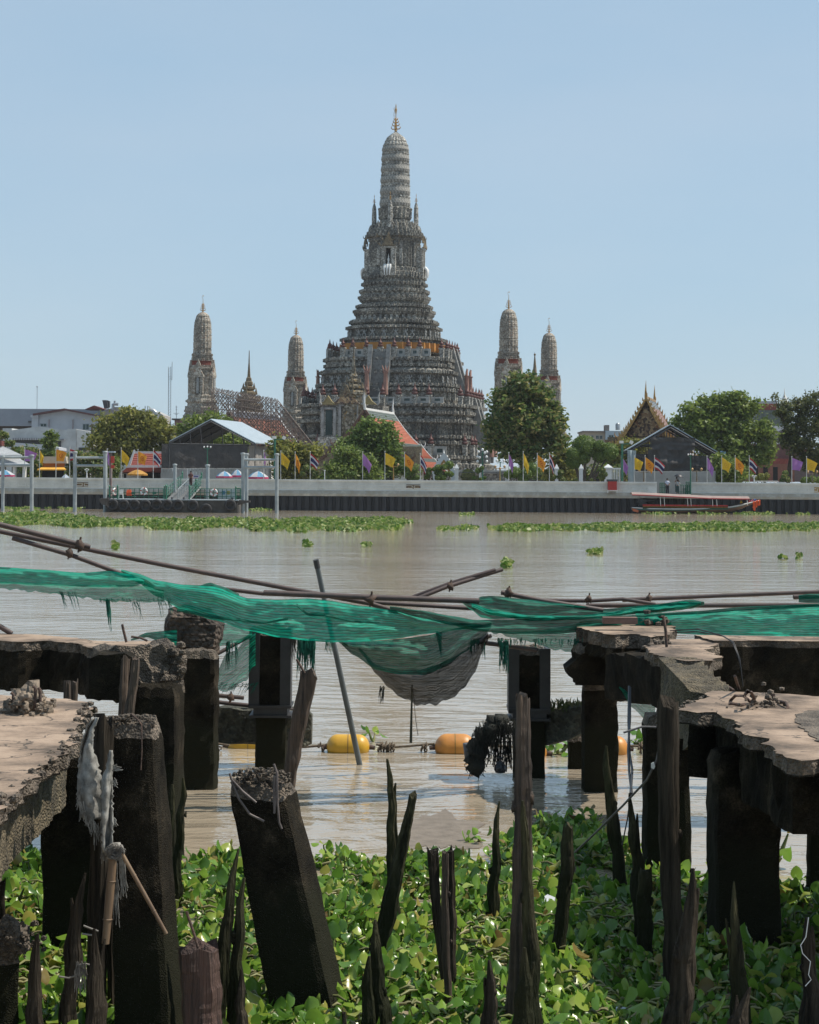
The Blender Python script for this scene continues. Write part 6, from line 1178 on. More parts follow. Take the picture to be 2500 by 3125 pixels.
def tide(m, z0, col):       # algae and mud left by the tide: greener and darker below the high-water line
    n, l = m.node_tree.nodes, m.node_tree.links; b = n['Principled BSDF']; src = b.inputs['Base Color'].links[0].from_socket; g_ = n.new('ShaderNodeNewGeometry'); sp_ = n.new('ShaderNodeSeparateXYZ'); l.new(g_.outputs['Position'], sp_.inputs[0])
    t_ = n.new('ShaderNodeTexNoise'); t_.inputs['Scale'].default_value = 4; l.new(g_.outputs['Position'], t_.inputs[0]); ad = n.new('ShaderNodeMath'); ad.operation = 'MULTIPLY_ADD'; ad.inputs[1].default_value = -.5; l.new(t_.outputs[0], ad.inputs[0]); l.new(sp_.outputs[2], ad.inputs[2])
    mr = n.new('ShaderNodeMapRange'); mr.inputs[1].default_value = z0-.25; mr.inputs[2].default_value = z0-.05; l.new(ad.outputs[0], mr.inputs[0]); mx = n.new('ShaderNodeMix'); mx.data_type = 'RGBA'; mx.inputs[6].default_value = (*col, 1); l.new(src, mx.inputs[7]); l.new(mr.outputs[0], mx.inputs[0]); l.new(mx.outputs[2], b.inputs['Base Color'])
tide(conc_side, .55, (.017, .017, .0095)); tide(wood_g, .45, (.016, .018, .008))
# right-hand slab in front
t = T('broken_jetty_slab', 'large tan concrete slab with jagged edge and bent rebar, right foreground', 'concrete slab', W(2350, 2250, 1.50))
out = [(2172, 2108), (2330, 2113), (2500, 2126), (2700, 2140), (2900, 2160), (3000, 2420), (2700, 2340), (2500, 2316), (2450, 2318), (2404, 2311), (2366, 2298), (2362, 2280), (2335, 2254), (2300, 2246), (2262, 2236), (2256, 2204), (2215, 2188), (2180, 2172), (2130, 2175), (2079, 2166), (2110, 2145), (2165, 2128)]
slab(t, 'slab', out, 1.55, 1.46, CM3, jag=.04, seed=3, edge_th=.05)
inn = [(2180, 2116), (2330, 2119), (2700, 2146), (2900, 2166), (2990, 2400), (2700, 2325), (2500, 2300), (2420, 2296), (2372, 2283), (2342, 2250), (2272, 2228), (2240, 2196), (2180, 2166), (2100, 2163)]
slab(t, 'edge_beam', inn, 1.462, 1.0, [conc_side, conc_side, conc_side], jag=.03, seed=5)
slab(t, 'broken_patch', [(2432, 2185), (2470, 2168), (2540, 2170), (2560, 2230), (2500, 2262), (2440, 2212)], 1.556, 1.55, [conc_edge, conc_edge, conc_side], jag=.035, seed=8, edge_th=.003)
for pts in ([(2228, 2152, 1.55), (2230, 2138, 1.55), (2245, 2123, 1.60), (2270, 2124, 1.62), (2290, 2141, 1.56)], [(2228, 2146, 1.57), (2262, 2152, 1.56), (2275, 2150, 1.55)], [(2302, 2150, 1.55), (2302, 2128, 1.62), (2293, 2113, 1.67), (2282, 2112, 1.68), (2275, 2118, 1.65)], [(2358, 2137, 1.56), (2352, 2122, 1.61), (2362, 2121, 1.62)], [(2378, 2140, 1.57), (2400, 2145, 1.58), (2405, 2158, 1.56), (2400, 2168, 1.54)], [(2256, 2103, 1.55), (2243, 2063, 1.70)]):
    m = t.mb(); m.tube([W(x, y, z) for x, y, z in pts], .011, 6); t.part(m, 'rebar', rust)
rg = random.Random(5); m = t.mb(); rubble(m, W(2285, 2158, 1.56), .12, 26, rg, .012); rubble(m, W(2350, 2150, 1.56), .16, 40, rg, .02); tag(t.part(m, 'rubble', conc_edge), kind='stuff')
m = t.mb()
for i in range(150):
    k_ = rg.randrange(9, 21); a, b = out[k_], out[(k_+1) % len(out)]; q = rg.random(); p = W(a[0]+(b[0]-a[0])*q, a[1]+(b[1]-a[1])*q, 1.53-rg.random()*.1); m.ball(p+Vector((rg.uniform(-.03, .03), rg.uniform(-.03, .03), 0)), rg.uniform(.012, .03), 5, 3, .8, .5)
tag(t.part(m, 'loose_aggregate', conc_edge), kind='stuff')
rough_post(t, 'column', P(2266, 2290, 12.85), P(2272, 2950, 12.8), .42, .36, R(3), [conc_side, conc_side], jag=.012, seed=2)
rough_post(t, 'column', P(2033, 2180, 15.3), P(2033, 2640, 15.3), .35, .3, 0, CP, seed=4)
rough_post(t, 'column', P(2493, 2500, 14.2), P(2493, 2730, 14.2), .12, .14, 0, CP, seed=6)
# beams of the right-hand frame behind it
t = T('broken_jetty_frame', 'broken concrete frame of beams and columns with a loose brick on its end, right', 'concrete frame', W(2100, 2000, 1.5))
slab(t, 'cap_slab', [(1768, 1898), (1800, 1893), (1930, 1893), (2040, 1897), (2058, 1925), (2030, 1940), (1985, 1945), (1945, 1935), (1880, 1936), (1800, 1925), (1760, 1912)], 1.60, 1.36, CM3, jag=.06, seed=11, edge_th=.1)
slab(t, 'landing_slab', [(1985, 1965), (2040, 1952), (2160, 1950), (2200, 1958), (2150, 1985), (2190, 2000), (2180, 2016), (2100, 2016), (2040, 2010), (2000, 1995), (1980, 1982)], 1.60, 1.50, CM3, jag=.05, seed=12, edge_th=.07)
slab(t, 'rear_beam', [(2120, 1938), (2300, 1941), (2500, 1943), (2900, 1950), (2920, 1968), (2500, 1957), (2300, 1955), (2180, 1955)], 1.62, 1.13, [conc_top, conc_edge, conc_side], jag=.03, seed=13, edge_th=.03)
def beam(T_, name, a, b, w, h, mats, seed=0, jag=.02):
    a, b = Vector(a), Vector(b); d = (b-a); dd = Vector((d.x, d.y, 0)).normalized(); sd = Vector((-dd.y, dd.x, 0)); N = max(3, int(d.length/.07)); rings = []
    sec = [(-1, -1), (-.33, -1), (.33, -1), (1, -1), (1, -.5), (1, 0), (1, .5), (1, 1), (.33, 1), (-.33, 1), (-1, 1), (-1, .5), (-1, 0), (-1, -.5)]
    for k in range(N+1):
        c = a.lerp(b, k/N); sc = 1 if 0 < k < N else .82; r = []
        for x, y in sec:
            p = c+sd*(x*w/2*sc)+Vector((0, 0, y*h/2*sc)); p += (sd*x+Vector((0, 0, y)))*(nz(p.x*5+seed, p.y*5, p.z*5)*jag*1.6+nz(p.x*18, p.y*18, p.z*18)*jag); r.append(p)
        rings.append(r)
    m = T_.mb(); m.loft(rings); return T_.part(m, name, mats)
beam(t, 'cross_beam', P(1890, 2062, 18.3), P(2100, 2085, 16.5), .3, .42, conc_side, 14)
beam(t, 'sloping_beam', P(2065, 2085, 16.1), P(2165, 2170, 14.2)+Vector((0, 0, -.05)), .3, .42, conc_lit, 15, .03)
m = t.mb()
for dx, dz in ((0, 0), (55, 0)):
    m.tube([P(2075+dx, 2024, 15.9), P(2110+dx, 2060, 15.5), P(2185+dx, 2108, 15.0)], .012, 6)
m.tube([P(2035, 1975, 15.9), P(2032, 1925, 15.9), P(2025, 1880, 15.9), P(2020, 1882, 15.9)], .013, 6); t.part(m, 'rebar', rust)
rg = random.Random(6); m = t.mb(); rubble(m, W(1995, 1902, 1.62), .13, 46, rg, .035); rubble(m, W(2020, 1965, 1.6), .1, 30, rg, .03); tag(t.part(m, 'rubble', conc_edge), kind='stuff')
rough_post(t, 'column_head', P(1822, 1965, 19.2), P(1822, 2085, 19.2), .44, .42, 0, CP, seed=16, z_end=P(1822, 2085, 19.2).z, jag=.03)
rough_post(t, 'column', P(1830, 2080, 19.3), P(1830, 2375, 19.4), .335, .33, 0, CP, seed=17)
m = t.mb(); m.loft([[P(x, y, 19.0)+Vector((0, d, 0)) for x, y in ((1728, 2040), (1772, 2003), (1790, 2010), (1790, 2082), (1760, 2080), (1735, 2062))] for d in (0, .2, .4)]); t.part(m, 'corbel', conc_side)
t = T('loose_brick', 'brown brick lying on the end of the right concrete frame', 'brick', P(1892, 1900, 18.9)); m = t.mb(); c = P(1892, 1893, 18.9); m.hexa([c+Vector((x*.165, y*.06, z*.03)) for x, y, z in ((-1, -1, -1), (1, -1, -1), (1, 1, -1), (-1, 1, -1), (-1, -1, 1), (1, -1, 1), (1, 1, 1), (-1, 1, 1))]); t.part(m, 'brick_body', M('brown_brick', (.2, .12, .095), (.13, .08, .06), 8, .9, .4))
# left-hand beam and columns
t = T('broken_jetty_beam', 'dark broken concrete beam with crumbled end and two columns, left', 'concrete frame', W(300, 1960, 1.6))
slab(t, 'beam', [(-400, 1925), (0, 1934), (80, 1935), (160, 1940), (230, 1947), (290, 1956), (380, 1957), (480, 1956), (525, 1960), (530, 1968), (440, 1975), (300, 1982), (272, 1976), (240, 1964), (150, 1956), (60, 1958), (0, 1955), (-400, 1950)], 1.62, 1.2, CM3, jag=.04, seed=21, edge_th=.05)
beam(t, 'crumbled_end', P(300, 2050, 16.0)+Vector((0, 0, .02)), P(545, 2045, 16.3)+Vector((0, 0, 0)), .42, .4, conc_edge, 22, .05)
beam(t, 'lower_block', P(280, 2062, 15.7), P(415, 2062, 15.7), .3, .36, conc_side, 23, .02)
m = t.mb(); rg = random.Random(8)
for i in range(170): x = rg.uniform(430, 558); m.ball(P(x, rg.uniform(1968, 2125), 16.0+rg.uniform(0, .3)), rg.uniform(.015, .045), 5, 3, .8, .8)
tag(t.part(m, 'crumbled_lumps', conc_edge), kind='stuff')
m = t.mb(); m.tube([P(386, 1960, 16.4), P(376, 1920, 16.4), P(373, 1905, 16.4)], .012, 6); m.tube([P(400, 1943, 16.6), P(430, 1947, 16.6), P(448, 1955, 16.5)], .01, 6); t.part(m, 'rebar', rust)
rough_post(t, 'column', P(485, 2095, 15.8), P(485, 2640, 15.7), .35, .34, R(-8), [conc_side, conc_side], seed=24)
rough_post(t, 'column', P(608, 1985, 19.4), P(608, 2385, 19.4), .34, .34, 0, CP, seed=25, jag=.02)
t = T('concrete_boulder', 'big rough concrete block propped behind the left beam, net draped on its corner', 'concrete block', P(585, 1990, 19.9)); m = t.mb()
def rock(m, pts_px, Y, dep, seed, jag=.05):
    rings = []; 
    for d, s in ((0, .8), (.08, 1), (dep*.5, 1.02), (dep, .85)):
        base = resample([P(x, y, Y) for x, y in pts_px], .05); c = sum(base, Vector())/len(base); rings.append([c+(p-c)*s+Vector((0, d, 0))+Vector((nz(p.x*7, p.z*7, seed+d*9), nz(p.x*7, p.z*7, seed+5), nz(p.x*7, p.z*7, seed+9+d*9)))*jag for p in base])
    m.loft(rings)
rock(m, [(492, 1990), (496, 1900), (510, 1862), (560, 1852), (625, 1862), (672, 1892), (670, 1950), (655, 1995), (640, 2060), (560, 2060), (505, 2010)], 19.7, .5, 31, .07); t.part(m, 'block', M('pinkish_broken_concrete', (.12, .09, .07), (.03, .025, .02), 5, .9, 1.0, bsc=14, dist=.06, vor=22))
# middle piers with steel straps
def pier(label, xl, xr, yt, yb, Y, seed, yplate):
    t = T('concrete_pier', label, 'pier column', P((xl+xr)/2, yb, Y)); w_ = (xr-xl)*Y/F
    rough_post(t, 'column', P((xl+xr)/2, yt, Y), P((xl+xr)/2, yb, Y), w_*.9, w_*.9, 0, CP, seed=seed)
    st = M('black_steel_angle', (.035, .033, .033), (.018, .017, .017), 5, .5, .2)
    for s in (-1, 1): m = t.mb(); c = P((xl+xr)/2, yt, Y); xx = c.x+s*w_*.46; z0, z1_ = P(0, yplate, Y).z, c.z; m.box(xx-.055, Y-w_*.5-.02, z0, xx+.055, Y-w_*.5+.01, z1_); m.box(xx-.02+s*.03, Y-w_*.5, z0, xx+.02+s*.03, Y+w_*.5, z1_); t.part(m, 'steel_angle', st)
    for dy in (0, 30): m = t.mb(); c = P((xl+xr)/2, yplate+dy, Y); m.box(c.x-w_*.62, Y-w_*.62, c.z-.012, c.x+w_*.62, Y+w_*.62, c.z+.012); t.part(m, 'steel_plate', st)
    m = t.mb(); c = P((xl+xr)/2, yplate+15, Y); m.box(c.x-w_*.5, Y-w_*.55, c.z-.05, c.x+w_*.5, Y+w_*.55, c.z+.05); t.part(m, 'steel_collar', st); return t
pier('strapped concrete pier left of the leaning grey tube, top under the green net', 778, 880, 1915, 2350, 20.4, 41, 2150)
pier('strapped concrete pier right of centre with a black collar, beside the hanging debris', 1562, 1664, 1975, 2362, 20.3, 42, 2160)
t = T('submerged_beam', 'mossy concrete beam with rounded end running behind the left strapped pier', 'concrete beam', P(800, 2270, 20.9)); beam(t, 'beam', P(600, 2205, 20.9), P(952, 2222, 20.9), .35, .36, M('mossy_concrete', (.1, .1, .075), (.035, .035, .025), 3, .9, 1, bsc=30, dist=.02, vor=30), 43, .025)
t = T('mossy_beam', 'mossy concrete beam right of the hanging debris with weeds growing on top', 'concrete beam', P(1720, 2260, 20.3)); beam(t, 'beam', P(1655, 2222, 20.4), P(1790, 2196, 20.2), .34, .32, MC['mossy_concrete'], 44, .025); rough_post(t, 'column', P(1762, 2240, 20.9), P(1762, 2325, 20.9), .19, .2, 0, CP, seed=45)
# left slab in front
t = T('jetty_slab', 'sunlit tan concrete slab with crumbling edge at the left edge of the photo', 'concrete slab', W(60, 2250, 1.3))
outl = [(-700, 2118), (0, 2121), (130, 2128), (259, 2142), (275, 2160), (262, 2180), (240, 2205), (222, 2238), (219, 2269), (190, 2295), (165, 2316), (130, 2345), (100, 2370), (62, 2392), (45, 2415), (0, 2468), (-120, 2560), (-300, 2720), (-900, 2720)]
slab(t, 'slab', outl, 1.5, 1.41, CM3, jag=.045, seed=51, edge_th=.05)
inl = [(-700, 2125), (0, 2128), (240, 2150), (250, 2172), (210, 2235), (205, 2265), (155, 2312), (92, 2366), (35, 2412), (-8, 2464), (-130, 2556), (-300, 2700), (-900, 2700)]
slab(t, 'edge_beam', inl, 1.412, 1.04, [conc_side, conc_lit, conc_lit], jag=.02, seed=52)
m = t.mb(); rg = random.Random(12)
for i in range(260):
    k_ = rg.randrange(3, 16); a, b = outl[k_], outl[k_+1]; q = rg.random(); p = W(a[0]+(b[0]-a[0])*q, a[1]+(b[1]-a[1])*q, 1.51-rg.random()*.09); m.ball(p+Vector((rg.uniform(-.05, .04), rg.uniform(-.03, .03), 0)), rg.uniform(.012, .032), 5, 3, .8, .6)
tag(t.part(m, 'loose_aggregate', conc_edge), kind='stuff')
rough_post(t, 'column', P(243, 2300, 12.5), P(243, 3000, 12.5), .43, .36, 0, [conc_side, conc_side], seed=53)
t = T('concrete_lump', 'knobbly grey concrete lump with bent rods on the left slab', 'concrete lump', W(75, 2175, 1.5)); m = t.mb(); c = W(75, 2178, 1.5); m.ball(c+Vector((0, .1, .04)), .13, 12, 8, .95, .9); m.ball(c+Vector((.09, .1, .0)), .1, 10, 7, .7, .9); m.ball(c+Vector((-.1, .1, -.0)), .1, 10, 7, .6, .9); rubble(m, c+Vector((.02, .03, .03)), .16, 60, rg, .025); t.part(m, 'lump', M('grey_lumpy_concrete', (.27, .22, .17), (.12, .1, .08), 7, .9, 1, bsc=24, dist=.03, vor=26))
for x in (105, 122, 38): m = t.mb(); m.tube([P(x+2, 2168, c.y), P(x+(3 if x != 122 else 0), 2100+abs(x-105)*.3, c.y), P(x-5, 2094+abs(x-105)*.3, c.y)], .011, 6); t.part(m, 'rebar', rust)
# tall worn pile with aggregate head beside the rag, leaning pile in the middle, rubble-headed pile at far left
t = T('worn_concrete_pile', 'tall dark concrete pile with pebbly head directly behind the hanging white rag', 'concrete pile', P(450, 3125, 10.6)); rough_post(t, 'pile', P(413, 2205, 10.75), P(458, 3125, 10.55), .26, .26, -R(8), CP, jag=.008, seed=61, crumble=.06, flare=1.22)
rg = random.Random(14); m = t.mb()
for i in range(260): x = rg.uniform(300, 470); m.ball(P(x, 2205-18*math.sin((x-290)/200*math.pi)+rg.uniform(-6, 22), 10.75+rg.uniform(-.13, .1)), rg.uniform(.006, .015), 5, 3, .8, .8)
tag(t.part(m, 'exposed_pebbles', conc_edge), kind='stuff')
m = t.mb(); m.tube([P(400, 2178, 10.6), P(420, 2195, 10.58), P(432, 2212, 10.57), P(433, 2290, 10.57), P(430, 2350, 10.57)], .004, 5); t.part(m, 'wire', rust)
t = T('leaning_concrete_pile', 'massive leaning concrete pile with rebar strands hanging from its broken head, centre left', 'concrete pile', P(945, 3090, 11.2))
rough_post(t, 'pile', P(797, 2385, 11.35), P(948, 3090, 11.2), .33, .31, -R(11), [conc_side, conc_edge], jag=.008, seed=62, crumble=.05, flare=1.17)
m = t.mb(); rg = random.Random(15)
for i in range(330): x = rg.uniform(712, 885); m.ball(P(x, 2372-22*math.sin((x-700)/190*math.pi)+rg.uniform(-8, 30+(x-700)*.1), 11.3+rg.uniform(-.13, .12)), rg.uniform(.006, .016), 5, 3, .8, .8)
tag(t.part(m, 'exposed_pebbles', conc_edge), kind='stuff')
for pts in ([(701, 2360), (706, 2378), (740, 2415), (782, 2450)], [(706, 2385), (730, 2440), (762, 2485), (806, 2507)], [(836, 2332), (846, 2360), (842, 2430), (837, 2482)], [(846, 2362), (847, 2450), (852, 2510), (860, 2530)], [(838, 2368), (836, 2420), (838, 2480)]):
    m = t.mb(); m.tube([P(x, y, 11.1) for x, y in pts], .0075, 6); t.part(m, 'rebar_strand', M('grey_rebar', (.16, .13, .12), (.08, .065, .06), 10, .6))
t = T('rubble_headed_pile', 'short pile with pebbly rounded head at the far left, below the slab', 'concrete pile', P(25, 3010, 10.3)); m = t.mb(); c = P(22, 2865, 10.3); m.ball(c, .105, 12, 8, 1.0, .7); rubble(m, c, .13, 160, rg, .016); tag(t.part(m, 'pebbly_head', conc_edge), kind='thing'); rough_post(t, 'pile', P(18, 2890, 10.3), P(15, 3125, 10.3), .12, .12, .3, CP, seed=63)
t = T('thin_concrete_pile', 'thin mossy concrete pile half hidden behind the leaning pile', 'concrete pile', P(815, 2960, 12.2)); rough_post(t, 'pile', P(812, 2700, 12.2), P(825, 2960, 12.2), .12, .12, .2, CP, seed=64)
# ------------------------------------------------------------------ wooden stakes and posts
def stake(label, top, bot, wt_, wb, Y, mat_, seed, tip='point', z_end=-.3, extra=None, bend=0.0, cat='wooden stake', parts=()):
    t = T('wooden_stake', label, cat, P(bot[0], bot[1], Y)); rg = random.Random(seed)
    a, b = P(*top, Y), P(*bot, Y); q = (z_end-a.z)/(b.z-a.z); e = a.lerp(b, max(1, q)); s = Y/F/2; L_ = (a-e).length; N = int(L_/.028)+8; n = 14
    def shaft(a, e, wt_, wb, sd, tip, q0=1.0):
        rings = []; ph = sd*1.7; tl = min(.2, 1.5*wb*s*2/L_); cut = Vector((math.cos(ph), math.sin(ph)*.5, 0))
        for k in range(N+1):
            tt = (k/N)**1.25; c = a.lerp(e, tt); r = (wt_+(wb-wt_)*min(1.5, tt*q0)**1.0)*s*(1+(.12*nz(sd, tt*11, 1)+.07*nz(sd, tt*37, 4))*(.3 if wt_ > 50 else 1))
            if tip == 'point':
                f = min(1, tt/tl); r *= .42+.58*f**.7; c = c+cut*wb*s*.5*(1-f)
            c = c+Vector((math.sin(tt*5+ph)*.008+nz(sd, tt*7)*.022*min(1, tt*4), nz(sd+4, tt*6)*.015, 0)); ring_ = []
            for j in range(n):
                an = 2*math.pi*j/n; cx_, sx_ = math.cos(an), math.sin(an)
                g_ = 1+(.42*nz(cx_*1.7+sd, sx_*1.7, tt*1.4)+.2*nz(cx_*4.2, sx_*4.2+sd, tt*3)+.1*nz(cx_*8, sx_*8+sd, tt*30))*(.45 if wt_ > 50 else 1)
                z_ = (nz(cx_*1.4, sx_*1.4, sd)*r*2.2*(1-k/3) if k < 3 and tip != 'point' else 0)*(.5 if wt_ > 90 else 1)
                ring_.append(c+Vector((cx_*r*g_, sx_*r*g_, z_)))
            rings.append(ring_)
        m.loft(rings[::-1], True, True, False)
    m = t.mb(); shaft(a, e, wt_, wb, seed, tip, max(1, q))
    if tip == 'point' and wb > 38:      # split: a second shorter splinter beside the first
        o_ = Vector((rg.choice((-1, 1))*wb*s*.45, .01, 0)); a2 = a.lerp(e, rg.uniform(.05, .16)); shaft(a2+o_*.8, e+o_*.6, wt_*.8, wb*.62, seed+9, 'point')
    for i in range(rg.randint(0, 2)): kz = a.lerp(e, .12+rg.random()*.4); m.ball(kz+Vector((rg.choice((-1, 1))*(wt_+wb)*s*.42, -.01, 0)), wb*s*.34, 7, 5, 1.6, .9)
    t.part(m, 'shaft', mat_); return t
ST = [
 ('split dark stake with a thin notched tip, before the dark column at left', (244, 2665), (205, 3125), 17, 58, 10.2, wood_d, 'point'),
 ('knotty stake with a bulging shoulder at the lower left', (112, 2848), (98, 3125), 18, 44, 10.1, wood_d, 'point'),
 ('short pointed dark stake just left of the big worn pile', (299, 2833), (290, 3125), 16, 58, 10.0, wood_d, 'point'),
 ('slim pointed stake standing in water right of the worn pile', (567, 2374), (537, 2700), 12, 34, 14.0, wood_g, 'point'),
 ('small stake hard against the column, left of the slim pointed stake', (524, 2394), (515, 2640), 14, 22, 14.6, wood_g, 'point'),
 ('tall dark split stake left of the leaning pile, forked tip', (713, 2591), (662, 3125), 14, 62, 10.5, wood_g, 'point'),
 ('narrow dark stake between the forked stake and the leaning pile', (737, 2678), (712, 3125), 14, 50, 10.4, wood_g, 'point'),
 ('short dark stub at the foot of the narrow stake left of the leaning pile', (742, 2957), (738, 3125), 12, 40, 10.2, wood_d, 'point'),
 ('tall straight pointed stake near centre, behind the slanting one', (1193, 2316), (1203, 2822), 15, 40, 13.2, wood_g, 'point'),
 ('slanting rounded stake near centre leaning to the right', (1257, 2430), (1158, 2930), 24, 58, 12.2, wood_g, 'blunt'),
 ('mossy pointed stake leaning left, below the slanting stake', (1135, 2808), (1168, 3125), 20, 52, 10.6, wood_g, 'point'),
 ('short mossy stake left of the leaning mossy one at bottom centre', (1117, 2918), (1122, 3125), 20, 42, 10.5, wood_g, 'point'),
 ('tiny dark stub at the foot of the leaning pile', (1054, 3090), (1054, 3160), 12, 16, 10.4, wood_d, 'blunt'),
 ('left member of the weathered post cluster at centre', (1322, 2597), (1340, 2850), 34, 26, 11.5, wood_d, 'blunt'),
 ('thin pale brown pole in front of the weathered post cluster', (1357, 2601), (1375, 3125), 20, 26, 11.1, wood_b, 'blunt'),
 ('right member of the weathered post cluster at centre', (1371, 2599), (1380, 2860), 24, 26, 11.5, wood_d, 'blunt'),
 ('dark pointed stake left of the tallest centre post', (1514, 2445), (1503, 2800), 13, 38, 13.4, wood_g, 'point'),
 ('tallest weathered post right of centre, rising in front of the strapped pier', (1597, 2124), (1590, 3080), 40, 74, 10.9, wood_b, 'blunt'),
 ('pointed stake pressed against the front of the tallest post', (1606, 2442), (1622, 3125), 16, 60, 10.5, wood_g, 'point'),
 ('short stake with a dangling fibre in front of the tallest post', (1616, 2893), (1600, 3125), 20, 60, 9.9, wood_g, 'point'),
 ('small knotty stake left of the tallest post at the bottom', (1491, 2932), (1502, 3125), 18, 44, 10.3, wood_d, 'point'),
 ('thick round-topped stake right of the tallest post', (1732, 2523), (1710, 2890), 28, 42, 12.4, wood_g, 'blunt'),
 ('stake with a pale splintered tip leaning left, right of centre', (1843, 2276), (1893, 2672), 16, 42, 14.2, wood_g, 'point'),
 ('lichen-green pointed stake under the hanging black cables', (1926, 2420), (1950, 2760), 12, 46, 13.0, wood_g, 'point'),
 ('squat round-topped stake beside the big brown post', (1970, 2660), (1974, 2905), 36, 43, 12.3, wood_g, 'blunt'),
 ('heavy split stake with broken crown at the lower right', (2125, 2652), (2070, 3125), 22, 84, 10.3, wood_d, 'point'),
 ('thin-necked stake before the thick right column', (2229, 2692), (2262, 3125), 12, 62, 10.4, wood_g, 'point'),
 ('short slanted stub before the thick right column at the bottom', (2274, 3013), (2250, 3125), 18, 64, 10.0, wood_d, 'point'),
 ('dark stake with white string beside the right edge', (2463, 2798), (2472, 3125), 22, 60, 10.4, wood_d, 'point'),
 ('thin dark stake standing under the left slab edge', (10, 2690), (12, 3060), 20, 22, 11.2, wood_d, 'blunt'),
 ('slim dark stake right of the slanted dark column at left', (345, 2440), (342, 3125), 20, 26, 11.0, wood_d, 'blunt')]
for i, (la, tp, bt, a, b, Y_, mt, tip) in enumerate(ST): stake(la, tp, bt, a, b, Y_, mt, 100+i*3, tip)
stake('brown slanting log with a nail in its flat top, left of the leaning grey tube', (941, 2062), (885, 2372), 52, 42, 18.2, wood_b, 201, 'flat'); 
stake('big brown weathered square post under the right slab, lower end behind stakes', (2044, 2146), (2050, 3030), 64, 58, 11.6, wood_d, 202, 'flat')
stake('cut log with reddish top and iron spike at the bottom left', (603, 2898), (608, 3125), 116, 118, 10.1, wood_r, 203, 'flat')
stake('dark post wrapped by the white rag beside the left slab', (312, 2205), (305, 2600), 62, 58, 10.55, wood_d, 204, 'flat')
stake('pair of short posts behind the left slab, left one', (205, 2083), (205, 2200), 22, 24, 14.8, wood_b, 205, 'flat'); stake('pair of short posts behind the left slab, right one', (228, 2080), (228, 2200), 26, 28, 14.9, wood_b, 206, 'flat')
stake('split leaning post against the crumbled beam end at left, left half', (383, 2010), (372, 2170), 26, 30, 15.4, wood_b, 207, 'flat'); stake('split leaning post against the crumbled beam end at left, right half', (412, 2012), (395, 2170), 24, 28, 15.3, wood_b, 208, 'flat')
for la, pts, Y_, r in (('iron spike driven into the reddish cut log', [(607, 2900), (592, 2850), (572, 2790), (570, 2782)], 10.05, .008), ('bent nail in the top of the brown slanting log', [(930, 2055), (916, 2030), (905, 2012)], 18.2, .012)):
    t = T('iron_nail', la, 'nail', P(*pts[0], Y_)); m = t.mb(); m.tube([P(x, y, Y_) for x, y in pts], r, 6); t.part(m, 'shank', rust)
# ------------------------------------------------------------------ scaffold pipes
def pipe(label, pts, r, name='scaffold_pipe', mat_=None, couplers=()):
    t = T(name, label, 'pipe', P(*pts[0])); P3 = [P(*p) for p in pts]; m = t.mb(); m.tube(P3, r, 12); t.part(m, 'tube', mat_ or pipem)
    for e, d in ((P3[0], P3[0]-P3[1]), (P3[-1], P3[-1]-P3[-2])): d = d.normalized(); m = t.mb(); m.tube([e, e+d*.002], r*.8, 10); t.part(m, 'open_end', darkhole)
    for c in couplers: m = t.mb(); p = P(*c); m.ball(p, r*1.7, 8, 6, 1.1, .8); m.tube([p, p+Vector((.01, 0, r*3))], r*.4, 5); m.tube([p, p+Vector((-.01, -.02, -r*2.6))], r*.35, 5); t.part(m, 'coupler', M('rusted_coupler', (.1, .055, .035), (.035, .025, .02), 14, .8, .6, bsc=40, dist=.01))
    return t
pipe('thick rusty pipe entering at the upper left above the others', [(-60, 1585, 18.4), (0, 1601, 18.45), (275, 1670, 18.6)], .026, couplers=[(243, 1664, 18.5)])
pipe('long rusty pipe sloping from the left edge down to centre', [(-60, 1605, 18.8), (0, 1622, 18.8), (500, 1724, 18.9), (900, 1800, 19.0), (1130, 1842, 19.0), (1215, 1868, 19.0)], .023)
pipe('shorter rusty pipe below the long one, upper left', [(38, 1642, 18.5), (220, 1695, 18.5), (400, 1762, 18.6), (470, 1790, 18.6)], .022, couplers=[(212, 1688, 18.45)])
pipe('sleeved pipe lying level across the middle above the net', [(805, 1809, 18.8), (1130, 1823, 18.9), (1462, 1834, 19.0)], .028, couplers=[(1132, 1832, 18.85)])
pipe('thin pipe behind the top edge of the net, left of centre', [(690, 1798, 19.2), (805, 1812, 19.2)], .02)
pipe('lower rusty pipe running behind the level sleeved pipe', [(1140, 1838, 19.3), (1450, 1857, 19.5)], .022)
pipe('pipe slanting up to the right of centre against the river', [(1270, 1828, 20.2), (1360, 1792, 20.3), (1533, 1738, 20.6)], .022, couplers=[(1374, 1789, 20.2)])
pipe('second slanting pipe overlapping the first right of centre', [(1260, 1822, 20.4), (1380, 1778, 20.4), (1512, 1739, 20.5)], .02)
pipe('rusty pipe slanting down to the right beyond centre', [(1530, 1808, 19.6), (1650, 1832, 19.6), (1840, 1862, 19.7)], .024, couplers=[(1552, 1810, 19.5)])
pipe('thin bent pipe right of centre above the twisted net', [(1640, 1832, 20.2), (1800, 1834, 20.2), (1900, 1828, 20.2), (2000, 1844, 20.2)], .02, couplers=[(1797, 1828, 20.1)])
pipe('upper straight pipe running to the right edge', [(1900, 1831, 20.6), (2200, 1818, 20.6), (2560, 1804, 20.6)], .022, couplers=[(1980, 1828, 20.5)])
pipe('lower straight pipe running to the right edge', [(1790, 1848, 20.3), (2100, 1848, 20.3), (2560, 1846, 20.3)], .024)
pipe('short pipe stub with a bracket at the upper right edge', [(2422, 1822, 19.4), (2560, 1818, 19.4)], .024)
pipe('dark pipe poking out from under the net, right of the brown sag', [(1445, 1957, 19.4), (1640, 1984, 19.2)], .022)
